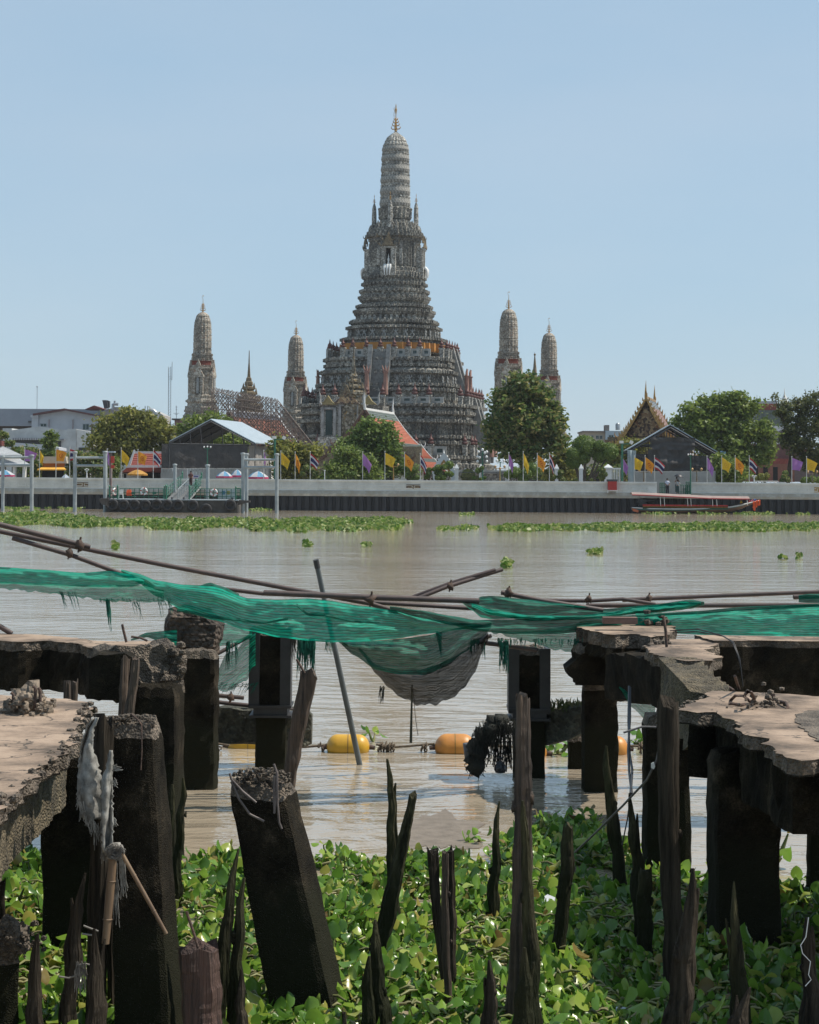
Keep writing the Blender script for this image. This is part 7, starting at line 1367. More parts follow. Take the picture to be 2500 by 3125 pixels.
pipe('second dark pipe under the net behind the first', [(1440, 1960, 19.8), (1500, 1940, 19.8)], .02)
pipe('pipe crossing low at the left edge', [(-60, 1890, 17.6), (0, 1912, 17.6), (36, 1934, 17.6)], .024)
pipe('low horizontal pipe right of the left column, upper', [(658, 2122, 20.0), (744, 2130, 20.0)], .021, couplers=[(703, 2130, 19.9)])
pipe('low horizontal pipe behind the left strapped pier', [(655, 2142, 20.9), (905, 2168, 20.9)], .022)
pipe('dark slanting pipe behind the torn net left of the pier', [(655, 2000, 20.2), (765, 1940, 20.4)], .02)
t = T('leaning_tube', 'grey plastic tube leaning in the water in front of the yellow buoy', 'pipe', P(1090, 2303, 21.1)); m = t.mb(); gt = M('grey_plastic_tube', (.13, .15, .155), (.075, .085, .085), 3, .5, .2)
a, b = P(967, 1722, 20.6), P(1092, 2306, 21.0); m.tube([a, a.lerp(b, .5), b+(b-a).normalized()*.2], [.027, .029, .031], 12); t.part(m, 'tube', gt); m = t.mb(); m.tube([a+(a-b).normalized()*.05, a.lerp(b, .02)], .031, 12); t.part(m, 'socket_end', M('dark_socket', (.05, .05, .05), None, 5, .6))
# ------------------------------------------------------------------ green shade net
def netmat(name, c, c2, dens, lines=55, tl=.5):
    m, n, l, b = nodes(name); out = n['Material Output']; uv = n.new('ShaderNodeUVMap'); sp = n.new('ShaderNodeSeparateXYZ'); l.new(uv.outputs[0], sp.inputs[0])
    mp = n.new('ShaderNodeMapping'); mp.inputs['Scale'].default_value = (3, 14, 1); l.new(uv.outputs[0], mp.inputs[0]); t = n.new('ShaderNodeTexNoise'); t.inputs['Scale'].default_value = 3; t.inputs['Detail'].default_value = 6; l.new(mp.outputs[0], t.inputs[0])
    cr = n.new('ShaderNodeValToRGB'); e = cr.color_ramp.elements; e[0].position = .35; e[0].color = (*c2, 1); e[1].position = .62; e[1].color = (*c, 1); l.new(t.outputs[0], cr.inputs[0])
    w = n.new('ShaderNodeMath'); w.operation = 'MULTIPLY'; w.inputs[1].default_value = lines; l.new(sp.outputs[1], w.inputs[0]); f = n.new('ShaderNodeMath'); f.operation = 'FRACT'; l.new(w.outputs[0], f.inputs[0])
    g = n.new('ShaderNodeMath'); g.operation = 'GREATER_THAN'; g.inputs[1].default_value = .3; l.new(f.outputs[0], g.inputs[0])
    mx = n.new('ShaderNodeMix'); mx.data_type = 'RGBA'; mx.inputs[6].default_value = (c[0]*.3, c[1]*.3, c[2]*.3, 1); l.new(g.outputs[0], mx.inputs[0]); l.new(cr.outputs[0], mx.inputs[7])
    b.inputs['Roughness'].default_value = .6; l.new(mx.outputs[2], b.inputs['Base Color']); add_transl(m, mx.outputs[2], tl); b.inputs['Specular IOR Level'].default_value = .2
    msh = n['Mix Shader']; tr = n.new('ShaderNodeBsdfTransparent'); m2 = n.new('ShaderNodeMixShader')
    # open weave: coverage varies from tightly bunched to stretched thin
    t2 = n.new('ShaderNodeTexNoise'); t2.inputs['Scale'].default_value = 2.2; t2.inputs['Detail'].default_value = 3; l.new(mp.outputs[0], t2.inputs[0]); mr = n.new('ShaderNodeMapRange'); mr.inputs[1].default_value = .3; mr.inputs[2].default_value = .7; mr.inputs[3].default_value = dens-.15; mr.inputs[4].default_value = min(1, dens+.15); l.new(t2.outputs[0], mr.inputs[0])
    fine = n.new('ShaderNodeTexNoise'); fine.inputs['Scale'].default_value = 1; fm = n.new('ShaderNodeMapping'); fm.inputs['Scale'].default_value = (160, 60, 1); l.new(uv.outputs[0], fm.inputs[0]); l.new(fm.outputs[0], fine.inputs[0])
    ad = n.new('ShaderNodeMath'); ad.operation = 'ADD'; l.new(mr.outputs[0], ad.inputs[0]); s2 = n.new('ShaderNodeMath'); s2.operation = 'MULTIPLY_ADD'; s2.inputs[1].default_value = .9; s2.inputs[2].default_value = -.45; l.new(fine.outputs[0], s2.inputs[0]); l.new(s2.outputs[0], ad.inputs[1]); ad.use_clamp = True
    l.new(ad.outputs[0], m2.inputs[0]); l.new(tr.outputs[0], m2.inputs[1]); l.new(msh.outputs[0], m2.inputs[2]); l.new(m2.outputs[0], out.inputs[0]); MC[name] = m; return m
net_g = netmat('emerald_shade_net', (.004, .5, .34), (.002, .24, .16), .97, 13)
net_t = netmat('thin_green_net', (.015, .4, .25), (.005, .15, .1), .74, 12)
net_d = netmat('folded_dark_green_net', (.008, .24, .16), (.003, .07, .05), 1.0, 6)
net_b = netmat('brown_sagging_net', (.014, .015, .011), (.005, .006, .004), .93, 22, .1)
def lerp_tab(tab, x):
    if x <= tab[0][0]: return tab[0][1:]
    for a, b in zip(tab, tab[1:]):
        if x <= b[0]: q = (x-a[0])/(b[0]-a[0]); q = q*q*(3-2*q)*.5+q*.5; return tuple(u+(v-u)*q for u, v in zip(a[1:], b[1:]))
    return tab[-1][1:]
def net(t, name, tab, mat_, seed, fold=.05, bulge=.12, nx=90, ny=16, fray=0):
    """net piece traced between a top and a bottom curve: tab = [(x, ytop, ybot, depth)]"""
    m = t.mb(); x0, x1 = tab[0][0], tab[-1][0]; uv = []
    for j in range(ny+1):
        for i in range(nx+1):
            x = x0+(x1-x0)*i/nx; yt, yb, Y_ = lerp_tab(tab, x); v = j/ny
            if fray: yb = yb+fray*nz(x*.05, seed)*v
            y = yt+(yb-yt)*v; dY = fold*math.sin(v*9+seed+nz(x*.004, seed)*4)+fold*.7*nz(x*.012, v*5, seed)+.045*nz(x*.02+v*3, v*9, seed+3)+.02*nz(x*.05, v*16, seed+5)-bulge*math.sin(v*math.pi); y += 3*nz(x*.03, v*6, seed+8)*math.sin(v*math.pi)
            p = P(x, y, Y_+dY); m.v.append(tuple(p-t.loc)); uv.append((x/250.0, v))
    fs = [(j*(nx+1)+i, j*(nx+1)+i+1, (j+1)*(nx+1)+i+1, (j+1)*(nx+1)+i) for j in range(ny) for i in range(nx)]; m.f += fs; m.m += [0]*len(fs); m.sm += [True]*len(fs); m.uv = uv; t.part(m, name, mat_)
def strands(t, name, x0, x1, y0, ylen, Y_, n, mat_, seed, r=.004, lean=0):
    rg = random.Random(seed); m = t.mb()
    for i in range(n):
        x = rg.uniform(x0, x1); L_ = ylen*rg.uniform(.25, 1); pts = [P(x+lean*q+rg.uniform(-4, 4)*q, y0+rg.uniform(-4, 4)*(q == 0)+L_*q, Y_+rg.uniform(-.03, .03)) for q in (0, .3, .6, 1)]; m.tube(pts, [r, r, r*.8, r*.4], 4, False)
    o = t.part(m, name, mat_); tag(o, kind='stuff')
gs = M('green_strands', (.012, .16, .11), (.004, .05, .035), 20, .9)
t = T('green_shade_net', 'torn emerald green shade net draped over the pipes right across the jetty', 'net', P(1100, 1900, 18.6))
net(t, 'left_strip', [(-60, 1722, 1772, 17.6), (0, 1730, 1780, 17.7), (120, 1738, 1785, 17.8), (250, 1748, 1790, 18), (330, 1742, 1792, 18.1), (400, 1752, 1790, 18.2), (440, 1768, 1782, 18.3)], net_g, 1, .03, .06, 50, 10)
net(t, 'left_strip_lower', [(-60, 1775, 1790, 17.5), (0, 1775, 1796, 17.6), (130, 1782, 1808, 17.7), (240, 1786, 1822, 17.9), (330, 1785, 1835, 18.0), (420, 1785, 1836, 18.2), (500, 1800, 1838, 18.3)], net_t, 2, .02, .04, 50, 8, 10)
strands(t, 'frayed_threads', 180, 240, 1806, 60, 17.8, 18, gs, 1, .003, 15); strands(t, 'frayed_threads', 322, 334, 1830, 100, 18.0, 16, gs, 2, .004, 8); strands(t, 'frayed_threads', 395, 430, 1836, 62, 18.1, 9, gs, 3, .003, 10); strands(t, 'frayed_threads', 470, 520, 1825, 60, 18.2, 14, gs, 4, .003, 12); strands(t, 'frayed_threads', 300, 500, 1828, 14, 18.1, 60, gs, 5, .0025, 4)
net(t, 'main_swag', [(370, 1738, 1746, 18.5), (420, 1750, 1778, 18.5), (480, 1772, 1822, 18.4), (560, 1784, 1862, 18.4), (650, 1788, 1892, 18.3), (760, 1826, 1925, 18.3), (850, 1830, 1945, 18.3), (940, 1826, 1955, 18.4), (1000, 1832, 1960, 18.4), (1100, 1848, 1958, 18.5), (1200, 1862, 1950, 18.6), (1300, 1888, 1935, 18.7), (1400, 1900, 1922, 18.8), (1470, 1905, 1916, 18.9)], net_g, 3, .05, .12, 150, 22)
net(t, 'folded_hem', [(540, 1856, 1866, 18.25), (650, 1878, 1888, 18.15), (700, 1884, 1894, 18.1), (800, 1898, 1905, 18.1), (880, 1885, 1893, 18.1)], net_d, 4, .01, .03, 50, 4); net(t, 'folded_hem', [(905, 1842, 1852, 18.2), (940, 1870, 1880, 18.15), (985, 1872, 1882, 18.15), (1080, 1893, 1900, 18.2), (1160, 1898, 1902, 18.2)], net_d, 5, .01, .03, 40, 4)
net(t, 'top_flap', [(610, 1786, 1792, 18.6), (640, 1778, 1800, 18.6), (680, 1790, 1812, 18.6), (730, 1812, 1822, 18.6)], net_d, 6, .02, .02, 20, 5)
net(t, 'green_sag', [(1030, 1955, 1958, 19.0), (1080, 1957, 2000, 19.0), (1150, 1955, 2045, 19.0), (1220, 1950, 2058, 19.0), (1300, 1940, 2060, 19.1), (1360, 1925, 2035, 19.1), (1420, 1912, 1990, 19.1), (1480, 1905, 1940, 19.1), (1500, 1900, 1915, 19.1)], netmat('green_sagging_net', (.006, .17, .11), (.002, .05, .035), .95, 16, .25), 7, .05, .15, 80, 18)
net(t, 'brown_sag', [(1095, 1975, 1985, 19.15), (1150, 2030, 2058, 19.15), (1185, 2040, 2098, 19.15), (1230, 2045, 2132, 19.15), (1280, 2045, 2152, 19.15), (1330, 2030, 2150, 19.15), (1375, 2010, 2132, 19.15), (1420, 1985, 2098, 19.15), (1450, 1960, 2050, 19.15), (1470, 1945, 2000, 19.15), (1490, 1930, 1950, 19.15)], net_b, 8, .05, .15, 70, 16, 8)
net(t, 'brown_sag_fold', [(1330, 1925, 1935, 18.95), (1348, 1930, 2010, 18.95), (1300, 2050, 2062, 18.95)][:2], net_d, 9, .01, .02, 10, 8)
strands(t, 'hanging_rag', 1160, 1174, 2095, 55, 19.0, 16, M('brown_strands', (.05, .05, .04), (.02, .02, .016), 20, .9), 6, .004, -4)
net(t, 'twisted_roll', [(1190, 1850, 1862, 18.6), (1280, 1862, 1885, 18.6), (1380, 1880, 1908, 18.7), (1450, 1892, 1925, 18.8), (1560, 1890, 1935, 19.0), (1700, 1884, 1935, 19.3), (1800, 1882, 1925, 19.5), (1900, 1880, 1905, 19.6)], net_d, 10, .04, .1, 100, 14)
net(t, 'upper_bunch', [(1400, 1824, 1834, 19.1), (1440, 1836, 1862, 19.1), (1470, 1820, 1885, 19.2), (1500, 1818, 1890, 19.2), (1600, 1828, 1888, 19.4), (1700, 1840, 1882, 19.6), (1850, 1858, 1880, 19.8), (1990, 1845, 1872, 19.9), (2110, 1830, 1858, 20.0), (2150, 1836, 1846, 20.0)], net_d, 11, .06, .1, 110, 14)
net(t, 'upper_bright_fold', [(1440, 1842, 1852, 18.9), (1500, 1862, 1878, 18.9), (1620, 1878, 1896, 19.1), (1760, 1880, 1892, 19.4), (1850, 1870, 1882, 19.6), (1960, 1852, 1872, 19.8), (2080, 1836, 1862, 19.9), (2140, 1838, 1844, 19.9)], net_g, 12, .03, .06, 90, 8)
net(t, 'right_end_lower', [(1500, 1925, 1930, 19.2), (1580, 1928, 1950, 19.2), (1640, 1925, 1965, 19.3), (1700, 1915, 1985, 19.4), (1760, 1905, 1992, 19.5), (1800, 1900, 1985, 19.5)], net_t, 13, .04, .06, 40, 10, 12)
net(t, 'right_strip', [(1940, 1872, 1925, 19.6), (2040, 1872, 1932, 19.7), (2150, 1868, 1938, 19.7), (2300, 1858, 1940, 19.8), (2420, 1850, 1942, 19.8), (2560, 1844, 1945, 19.8)], net_g, 14, .04, .1, 80, 16)
net(t, 'right_edge_patch', [(2438, 1816, 1838, 19.3), (2470, 1812, 1840, 19.3), (2560, 1812, 1840, 19.3)], net_d, 15, .02, .03, 20, 6)
net(t, 'top_seam', [(1560, 1878, 1886, 19.0), (1700, 1882, 1890, 19.2), (1900, 1878, 1886, 19.5), (2100, 1866, 1876, 19.6), (2300, 1850, 1862, 19.7), (2560, 1840, 1850, 19.7)], net_d, 16, .01, .02, 60, 4)
net(t, 'torn_left_drop', [(662, 2050, 2110, 20.2), (690, 1995, 2112, 20.2), (720, 1985, 2095, 20.2), (750, 1950, 2075, 20.2), (780, 1930, 2040, 20.2)], net_t, 17, .04, .05, 30, 14, 16)
net(t, 'torn_left_upper', [(655, 1905, 1975, 20.2), (700, 1905, 1965, 20.2), (770, 1925, 1950, 20.2)], net_t, 18, .03, .05, 30, 8, 10); strands(t, 'frayed_threads', 690, 725, 1960, 110, 20.1, 20, gs, 7, .005, 0); strands(t, 'frayed_threads', 665, 790, 2085, 40, 20.2, 40, gs, 8, .003, -20)
net(t, 'left_back_patch', [(400, 1950, 1955, 17.8), (450, 1930, 1945, 17.8), (540, 1922, 1985, 17.8)], net_d, 19, .02, .03, 20, 6)
for (x0, x1, y0, L_, s, n_) in ((908, 962, 1952, 130, 9, 70), (886, 905, 1948, 70, 10, 22), (1525, 1552, 1960, 100, 11, 50), (1430, 1480, 1955, 60, 12, 30), (1520, 1800, 1950, 30, 13, 60), (1040, 1200, 1960, 18, 14, 60), (990, 1020, 1955, 45, 15, 14)): strands(t, 'frayed_threads', x0, x1, y0, L_, 19.1, n_, gs if n_ != 22 else MC['brown_strands'], s, .005 if n_ > 45 else .0035)
net(t, 'lower_right_piece', [(1890, 2095, 2100, 17.6), (1930, 2120, 2160, 17.6), (1975, 2130, 2200, 17.6), (2000, 2140, 2215, 17.6)], net_t, 20, .02, .03, 14, 8)
# ------------------------------------------------------------------ buoys on a rope, debris, rag, bamboo, cables
ym = M('yellow_buoy_plastic', (.62, .36, .03), (.45, .24, .02), 2, .4, .2); om = M('orange_buoy_plastic', (.6, .28, .06), (.36, .14, .03), 1.6, .45, .2, c3=(.52, .22, .04))
def buoy(label, x0, x1, y0, y1, Y_, mat_):
    t = T('mooring_buoy', label, 'buoy', P((x0+x1)/2, y1, Y_)); r = (y1-y0)*Y_/F*.56; a, b = P(x0, (y0+y1)/2, Y_).x, P(x1, 0, Y_).x; zc = P(0, y0, Y_).z-r; prof = []
    for i in range(9): an = math.pi/2*i/8; prof.append((a+r*.95*(1-math.cos(math.pi/2-an+0) if 0 else (1-math.sin(an))), r*math.sin(math.pi/2*(1-(1-i/8)**2)) if i else .012))
    prof = [(a+r*.9*(1-math.cos(math.pi/2*i/8)), max(.012, r*math.sin(math.pi/2*i/8))) for i in range(9)]; prof2 = [(b-(x-a), rr_) for x, rr_ in reversed(prof)]; pr = prof+prof2
    m = t.mb(); m.loft([[Vector((x, Y_+math.cos(q*math.pi/12)*rr_, zc+math.sin(q*math.pi/12)*rr_)) for q in range(24)] for x, rr_ in pr], True, True, True); t.part(m, 'float_body', mat_)
    m = t.mb(); xm = (a+b)/2; m.loft([[Vector((x, Y_+math.cos(q*math.pi/12)*r*1.012, zc+math.sin(q*math.pi/12)*r*1.012)) for q in range(24)] for x in (xm-.006, xm+.006)], False, False, True); t.part(m, 'seam', M('buoy_seam', (.3, .17, .03), None, 5, .5))
    for e, s in ((a, -1), (b, 1)): m = t.mb(); m.tube([(e-s*.01, Y_, zc), (e+s*.06, Y_, zc-.01)], [.03, .022], 8); t.part(m, 'end_eye', rust)
    return t
YR = 22.0
buoy('bright yellow float with the grey tube leaning across it', 997, 1148, 2233, 2300, YR, ym); buoy('orange-yellow float left of the hanging debris', 1327, 1462, 2229, 2302, YR, om)
buoy('yellow-orange float half hidden under the mossy beam at left', 696, 850, 2234, 2296, YR+.3, ym); buoy('pale orange float mostly hidden behind the right strapped pier', 1600, 1675, 2258, 2306, YR-.2, om); buoy('orange float peeping out right of the concrete column', 1800, 1916, 2232, 2299, YR, om)
t = T('mooring_rope', 'knotted brown rope linking the row of floats', 'rope', P(1200, 2275, YR)); rm = M('brown_rope', (.16, .12, .08), (.07, .055, .04), 30, .9, .6, bsc=80, dist=.01)
for pts in ([(655, 2268), (700, 2275)], [(845, 2278), (930, 2280), (997, 2274)], [(1148, 2272), (1200, 2280), (1260, 2276), (1327, 2270)], [(1480, 2275), (1600, 2280)], [(1675, 2278), (1800, 2280)], [(1912, 2276), (2000, 2278)]): m = t.mb(); m.tube([P(x, y, YR) for x, y in pts], .014, 6); t.part(m, 'rope_length', rm)
rg = random.Random(21)
for x in (982, 1162, 1178, 1192, 1295, 662, 1718, 1955):
    m = t.mb(); c = P(x, 2278, YR)
    for i in range(9): d = Vector((rg.gauss(0, 1), rg.gauss(0, 1), rg.gauss(0, 1))).normalized(); m.tube([c+d*.015, c+d*.05+Vector((.01, 0, 0)), c+d*.045+Vector((0, 0, -.03))], .011, 5)
    m.tube([c, c+Vector((.01, 0, -.09))], .009, 5); t.part(m, 'knot', rm)
t = T('dangling_cord', 'thin dark cord hanging straight down from the brown net sag', 'cord', P(1257, 2268, 19.1)); m = t.mb(); m.tube([P(1258, 2090, 19.1), P(1256, 2180, 19.1), P(1254, 2267, 19.1)], [.008, .012, .016], 6); m.tube([P(1262, 2110, 19.15), P(1268, 2190, 19.15), P(1276, 2245, 19.15)], .003, 4); t.part(m, 'strand', M('dark_cord', (.05, .05, .03), None, 8, .8))
t = T('hanging_debris', 'shaggy clump of black weed and an old bucket hanging by the right strapped pier', 'debris', P(1460, 2350, 19.9)); m = t.mb(); rg = random.Random(22); wd = M('black_weed', (.03, .033, .026), (.01, .011, .009), 14, .9, .8)
m.lathe([(.02, 0), (.09, .01), (.115, .2), (.1, .2)], 12, P(1447, 2330, 20.0)); t.part(m, 'old_bucket', M('grey_bucket', (.09, .095, .1), (.05, .05, .055), 3, .6)); m = t.mb()
path = [(1445, 2330), (1462, 2290), (1475, 2240), (1500, 2215), (1530, 2205), (1550, 2222)]
for i in range(len(path)-1):
    a, b = P(*path[i], 19.9), P(*path[i+1], 19.9)
    for k_ in range(7): m.ball(a.lerp(b, k_/7)+Vector((rg.uniform(-.05, .05), rg.uniform(-.05, .05), rg.uniform(-.04, .04))), rg.uniform(.045, .085), 6, 4, 1, .8)
t.part(m, 'weed_mass', wd); m = t.mb()
for i in range(420): k_ = rg.randrange(5); a, b = P(*path[k_], 19.9), P(*path[k_+1], 19.9); p = a.lerp(b, rg.random())+Vector((rg.uniform(-.1, .1), rg.uniform(-.12, .05), rg.uniform(-.06, .08))); m.tube([p, p+Vector((rg.uniform(-.03, .03), 0, -rg.uniform(.03, .07))), p+Vector((rg.uniform(-.04, .04), 0, -rg.uniform(.06, .16)))], .004, 3, False)
for i in range(60): x = rg.uniform(1505, 1560); p = P(x, rg.uniform(2230, 2280), 20.0); m.tube([p, p+Vector((rg.uniform(-.02, .02), 0, -.12)), p+Vector((rg.uniform(-.03, .03), 0, -rg.uniform(.15, .28)))], .005, 3, False)
tag(t.part(m, 'weed_strands', wd), kind='stuff')
t = T('plastic_bag', 'small black plastic bag snagged at the water below the hanging debris', 'bag', P(1527, 2358, 19.8)); m = t.mb(); m.lathe([(.05, 0), (.065, .03), (.06, .07), (.03, .1), (.012, .12), (.03, .15)], 11, P(1527, 2358, 19.8)); t.part(m, 'bag_body', M('shiny_black_plastic', (.015, .015, .018), None, 3, .25, .8, bsc=14, dist=.02))
# white rag, bamboo canes
ragm = M('frayed_white_rag', (.36, .35, .32), (.1, .095, .085), 14, .95, .5, bsc=90, dist=.004)
t = T('white_rag', 'frayed dirty white rag draped over a post at the left slab corner', 'rag', P(300, 2500, 10.3))
def ragpiece(tab, seed, Y_):
    m = t.mb(); nx, ny = 12, 40; y0, y1 = tab[0][0], tab[-1][0]
    for j in range(ny+1):
        for i in range(nx+1):
            y = y0+(y1-y0)*j/ny; xl, xr = lerp_tab(tab, y); u = i/nx; e = 9*nz(y*.12, seed+u*9) if u in (0, 1) else 0
            m.v.append(tuple(P(xl+(xr-xl)*u+e, y, Y_-.03*math.sin(u*6+y*.012+seed)-.02*nz(u*4, y*.03, seed))-t.loc))
    fs = [(j*(nx+1)+i, j*(nx+1)+i+1, (j+1)*(nx+1)+i+1, (j+1)*(nx+1)+i) for j in range(ny) for i in range(nx)]; m.f += fs; m.m += [0]*len(fs); m.sm += [True]*len(fs); return t.part(m, 'rag_fold', ragm)
for n_, tab, Y_ in ((1, [(2190, 280, 302), (2230, 258, 284), (2280, 245, 280), (2340, 238, 300), (2400, 236, 316), (2450, 238, 318), (2500, 256, 317)], 10.32), (2, [(2290, 336, 341), (2340, 328, 343), (2380, 312, 344), (2440, 311, 345), (2500, 312, 346), (2560, 311, 345), (2600, 314, 343)], 10.28)):
    o = ragpiece(tab, n_, Y_); md = o.modifiers.new('Thick', 'SOLIDIFY'); md.thickness = .006
rg = random.Random(30); m = t.mb()
def fr(x, y, dx, dy, n_, Y_=10.28, sp=6):
    for i in range(n_): p0 = (x+rg.uniform(-sp, sp), y+rg.uniform(-sp, sp)); k_ = rg.uniform(.4, 1); m.tube([P(p0[0], p0[1], Y_), P(p0[0]+dx*k_*.5+rg.uniform(-5, 5), p0[1]+dy*k_*.5, Y_), P(p0[0]+dx*k_+rg.uniform(-8, 8), p0[1]+dy*k_+rg.uniform(-4, 4), Y_)], .0016, 3, False)
fr(243, 2400, -6, 70, 18); fr(270, 2480, 6, 60, 26, sp=14); fr(300, 2520, 5, 50, 26, sp=14); fr(345, 2345, 20, -3, 26, sp=9); fr(345, 2380, 8, 20, 14, sp=8); fr(346, 2500, 6, 30, 14); fr(322, 2570, 0, 60, 30, sp=9); fr(360, 2620, 8, 130, 40, sp=20); fr(355, 2680, 0, 150, 10); fr(250, 2450, 4, 60, 14); fr(285, 2500, -4, 90, 3)
tag(t.part(m, 'frayed_threads', ragm), kind='stuff')
m = t.mb()
for i in range(110): an = rg.uniform(0, 6.28); r_ = rg.uniform(10, 36); c = (352+math.cos(an)*r_*.9, 2600+math.sin(an)*r_*.75); an2 = an+rg.uniform(.6, 1.6); d = (352+math.cos(an2)*r_*.9, 2600+math.sin(an2)*r_*.75); m.tube([P(c[0], c[1], 10.22), P((c[0]+d[0])/2+rg.uniform(-5, 5), (c[1]+d[1])/2+rg.uniform(-5, 5), 10.18), P(d[0], d[1], 10.22)], .0022, 3, False)
m.ball(P(350, 2600, 10.26), .045, 8, 6, 1, .7); t.part(m, 'tied_knot', M('grey_knotted_string', (.3, .28, .25), (.12, .11, .1), 20, .95))
def cane(label, pts, r, Y_):
    t = T('bamboo_cane', label, 'bamboo', P(*pts[-1], Y_)); a, b = P(*pts[0], Y_), P(*pts[-1], Y_); m = t.mb(); m.tube([a, a.lerp(b, .5), b], [r, r*1.05, r*.9], 10); t.part(m, 'culm', bamboo)
    for q in (.28, .72): c = a.lerp(b, q); d = (b-a).normalized()*.004; m = t.mb(); m.tube([c-d, c, c+d], [r, r*1.22, r], 10); t.part(m, 'node_ring', bamboo)
cane('thin bamboo cane slanting down to the right from the tied rag', [(372, 2605), (425, 2690), (508, 2850)], .0105, 10.2); cane('thick upright bamboo cane hanging below the tied rag', [(345, 2615), (330, 2740), (322, 2880)], .022, 10.25)
t = T('small_bracket_stakes', 'few thin twigs and string tied to the notched stake at lower left', 'twigs', P(270, 2950, 10.1)); m = t.mb()
for pts in ([(255, 2825), (275, 2833), (300, 2842)], [(250, 2850), (290, 2855)], [(240, 2945), (262, 2942), (298, 2950)], [(180, 2980), (210, 2985), (240, 2975)]): m.tube([P(x, y, 10.05) for x, y in pts], .005, 5); t.part(m, 'twig', MC['grey_knotted_string']); m = t.mb()
for i in range(40): x = rg.uniform(232, 262); m.tube([P(x, 2940+rg.uniform(-8, 8), 10.03), P(x+rg.uniform(-8, 8), 2965, 10.03), P(x+rg.uniform(-8, 14), 2990+rg.uniform(-15, 50), 10.03)], .0018, 3, False)
tag(t.part(m, 'loose_string', MC['grey_knotted_string']), kind='stuff')
cab = M('black_cable', (.02, .02, .022), None, 5, .5)
for la, pts, r, m_ in (('pair of black cables hanging beside the right column to the lichen-green stake', [(1920, 2095, 17), (1918, 2200, 16), (1922, 2300, 15), (1930, 2350, 14.5), (1925, 2422, 13.2)], .009, cab), ('second black cable twisted with its neighbour, right of the column', [(1924, 2098, 17), (1923, 2200, 16), (1917, 2290, 15), (1921, 2360, 14.5), (1929, 2424, 13.2)], .009, cab),
    ('thin black cable continuing down behind the lichen-green stake', [(1925, 2425, 13.3), (1915, 2500, 13.3), (1903, 2560, 13.3), (1900, 2580, 13.3)], .005, cab), ('long grey rope curving from the big brown post down to the left', [(2010, 2220, 11.9), (2016, 2260, 11.9), (2004, 2320, 11.9), (1975, 2380, 12), (1900, 2460, 12.3), (1830, 2530, 12.6), (1755, 2602, 12.9)], .007, M('grey_rope', (.15, .14, .14), (.08, .075, .075), 30, .8)),
    ('grey bent rope stub reaching left from the big brown post', [(2003, 2219, 11.9), (1960, 2218, 11.9), (1935, 2226, 11.9), (1903, 2236, 11.9)], .007, M('grey_rope2', (.15, .14, .14), (.08, .075, .075), 30, .8)), ('black wires looping over the rear right beam', [(2045, 1925, 17.3), (2130, 1920, 17.2), (2200, 1938, 16.9), (2240, 1960, 16.4), (2258, 2010, 16.3), (2268, 2095, 16.3)], .005, cab),
    ('second wire looping over the rear right beam just below the first', [(2060, 1930, 17.3), (2130, 1928, 17.2), (2210, 1942, 16.9), (2236, 1960, 16.4), (2252, 2000, 16.3), (2262, 2040, 16.3)], .005, cab), ('white string hanging on the dark stake beside the right edge', [(2468, 2800, 10.2), (2460, 2860, 10.2), (2444, 2885, 10.2), (2450, 2910, 10.2), (2474, 2935, 10.2), (2468, 2975, 10.2), (2476, 2990, 10.2), (2458, 3010, 10.2)], .0025, whitepaint)):
    t = T('cable' if 'string' not in la else 'string', la, 'cable' if 'string' not in la else 'string', P(*pts[0])); m = t.mb(); m.tube([P(*p) for p in pts], r, 6); t.part(m, 'strand', m_)
t = T('white_clip', 'small white plastic scrap caught on the column beside the grey rope', 'scrap', P(1992, 2340, 11.85)); m = t.mb(); m.ppoly([(1988, 2330), (1996, 2326), (2000, 2340), (1996, 2348), (1988, 2344)], 11.85, .01); t.part(m, 'scrap_body', whitepaint)
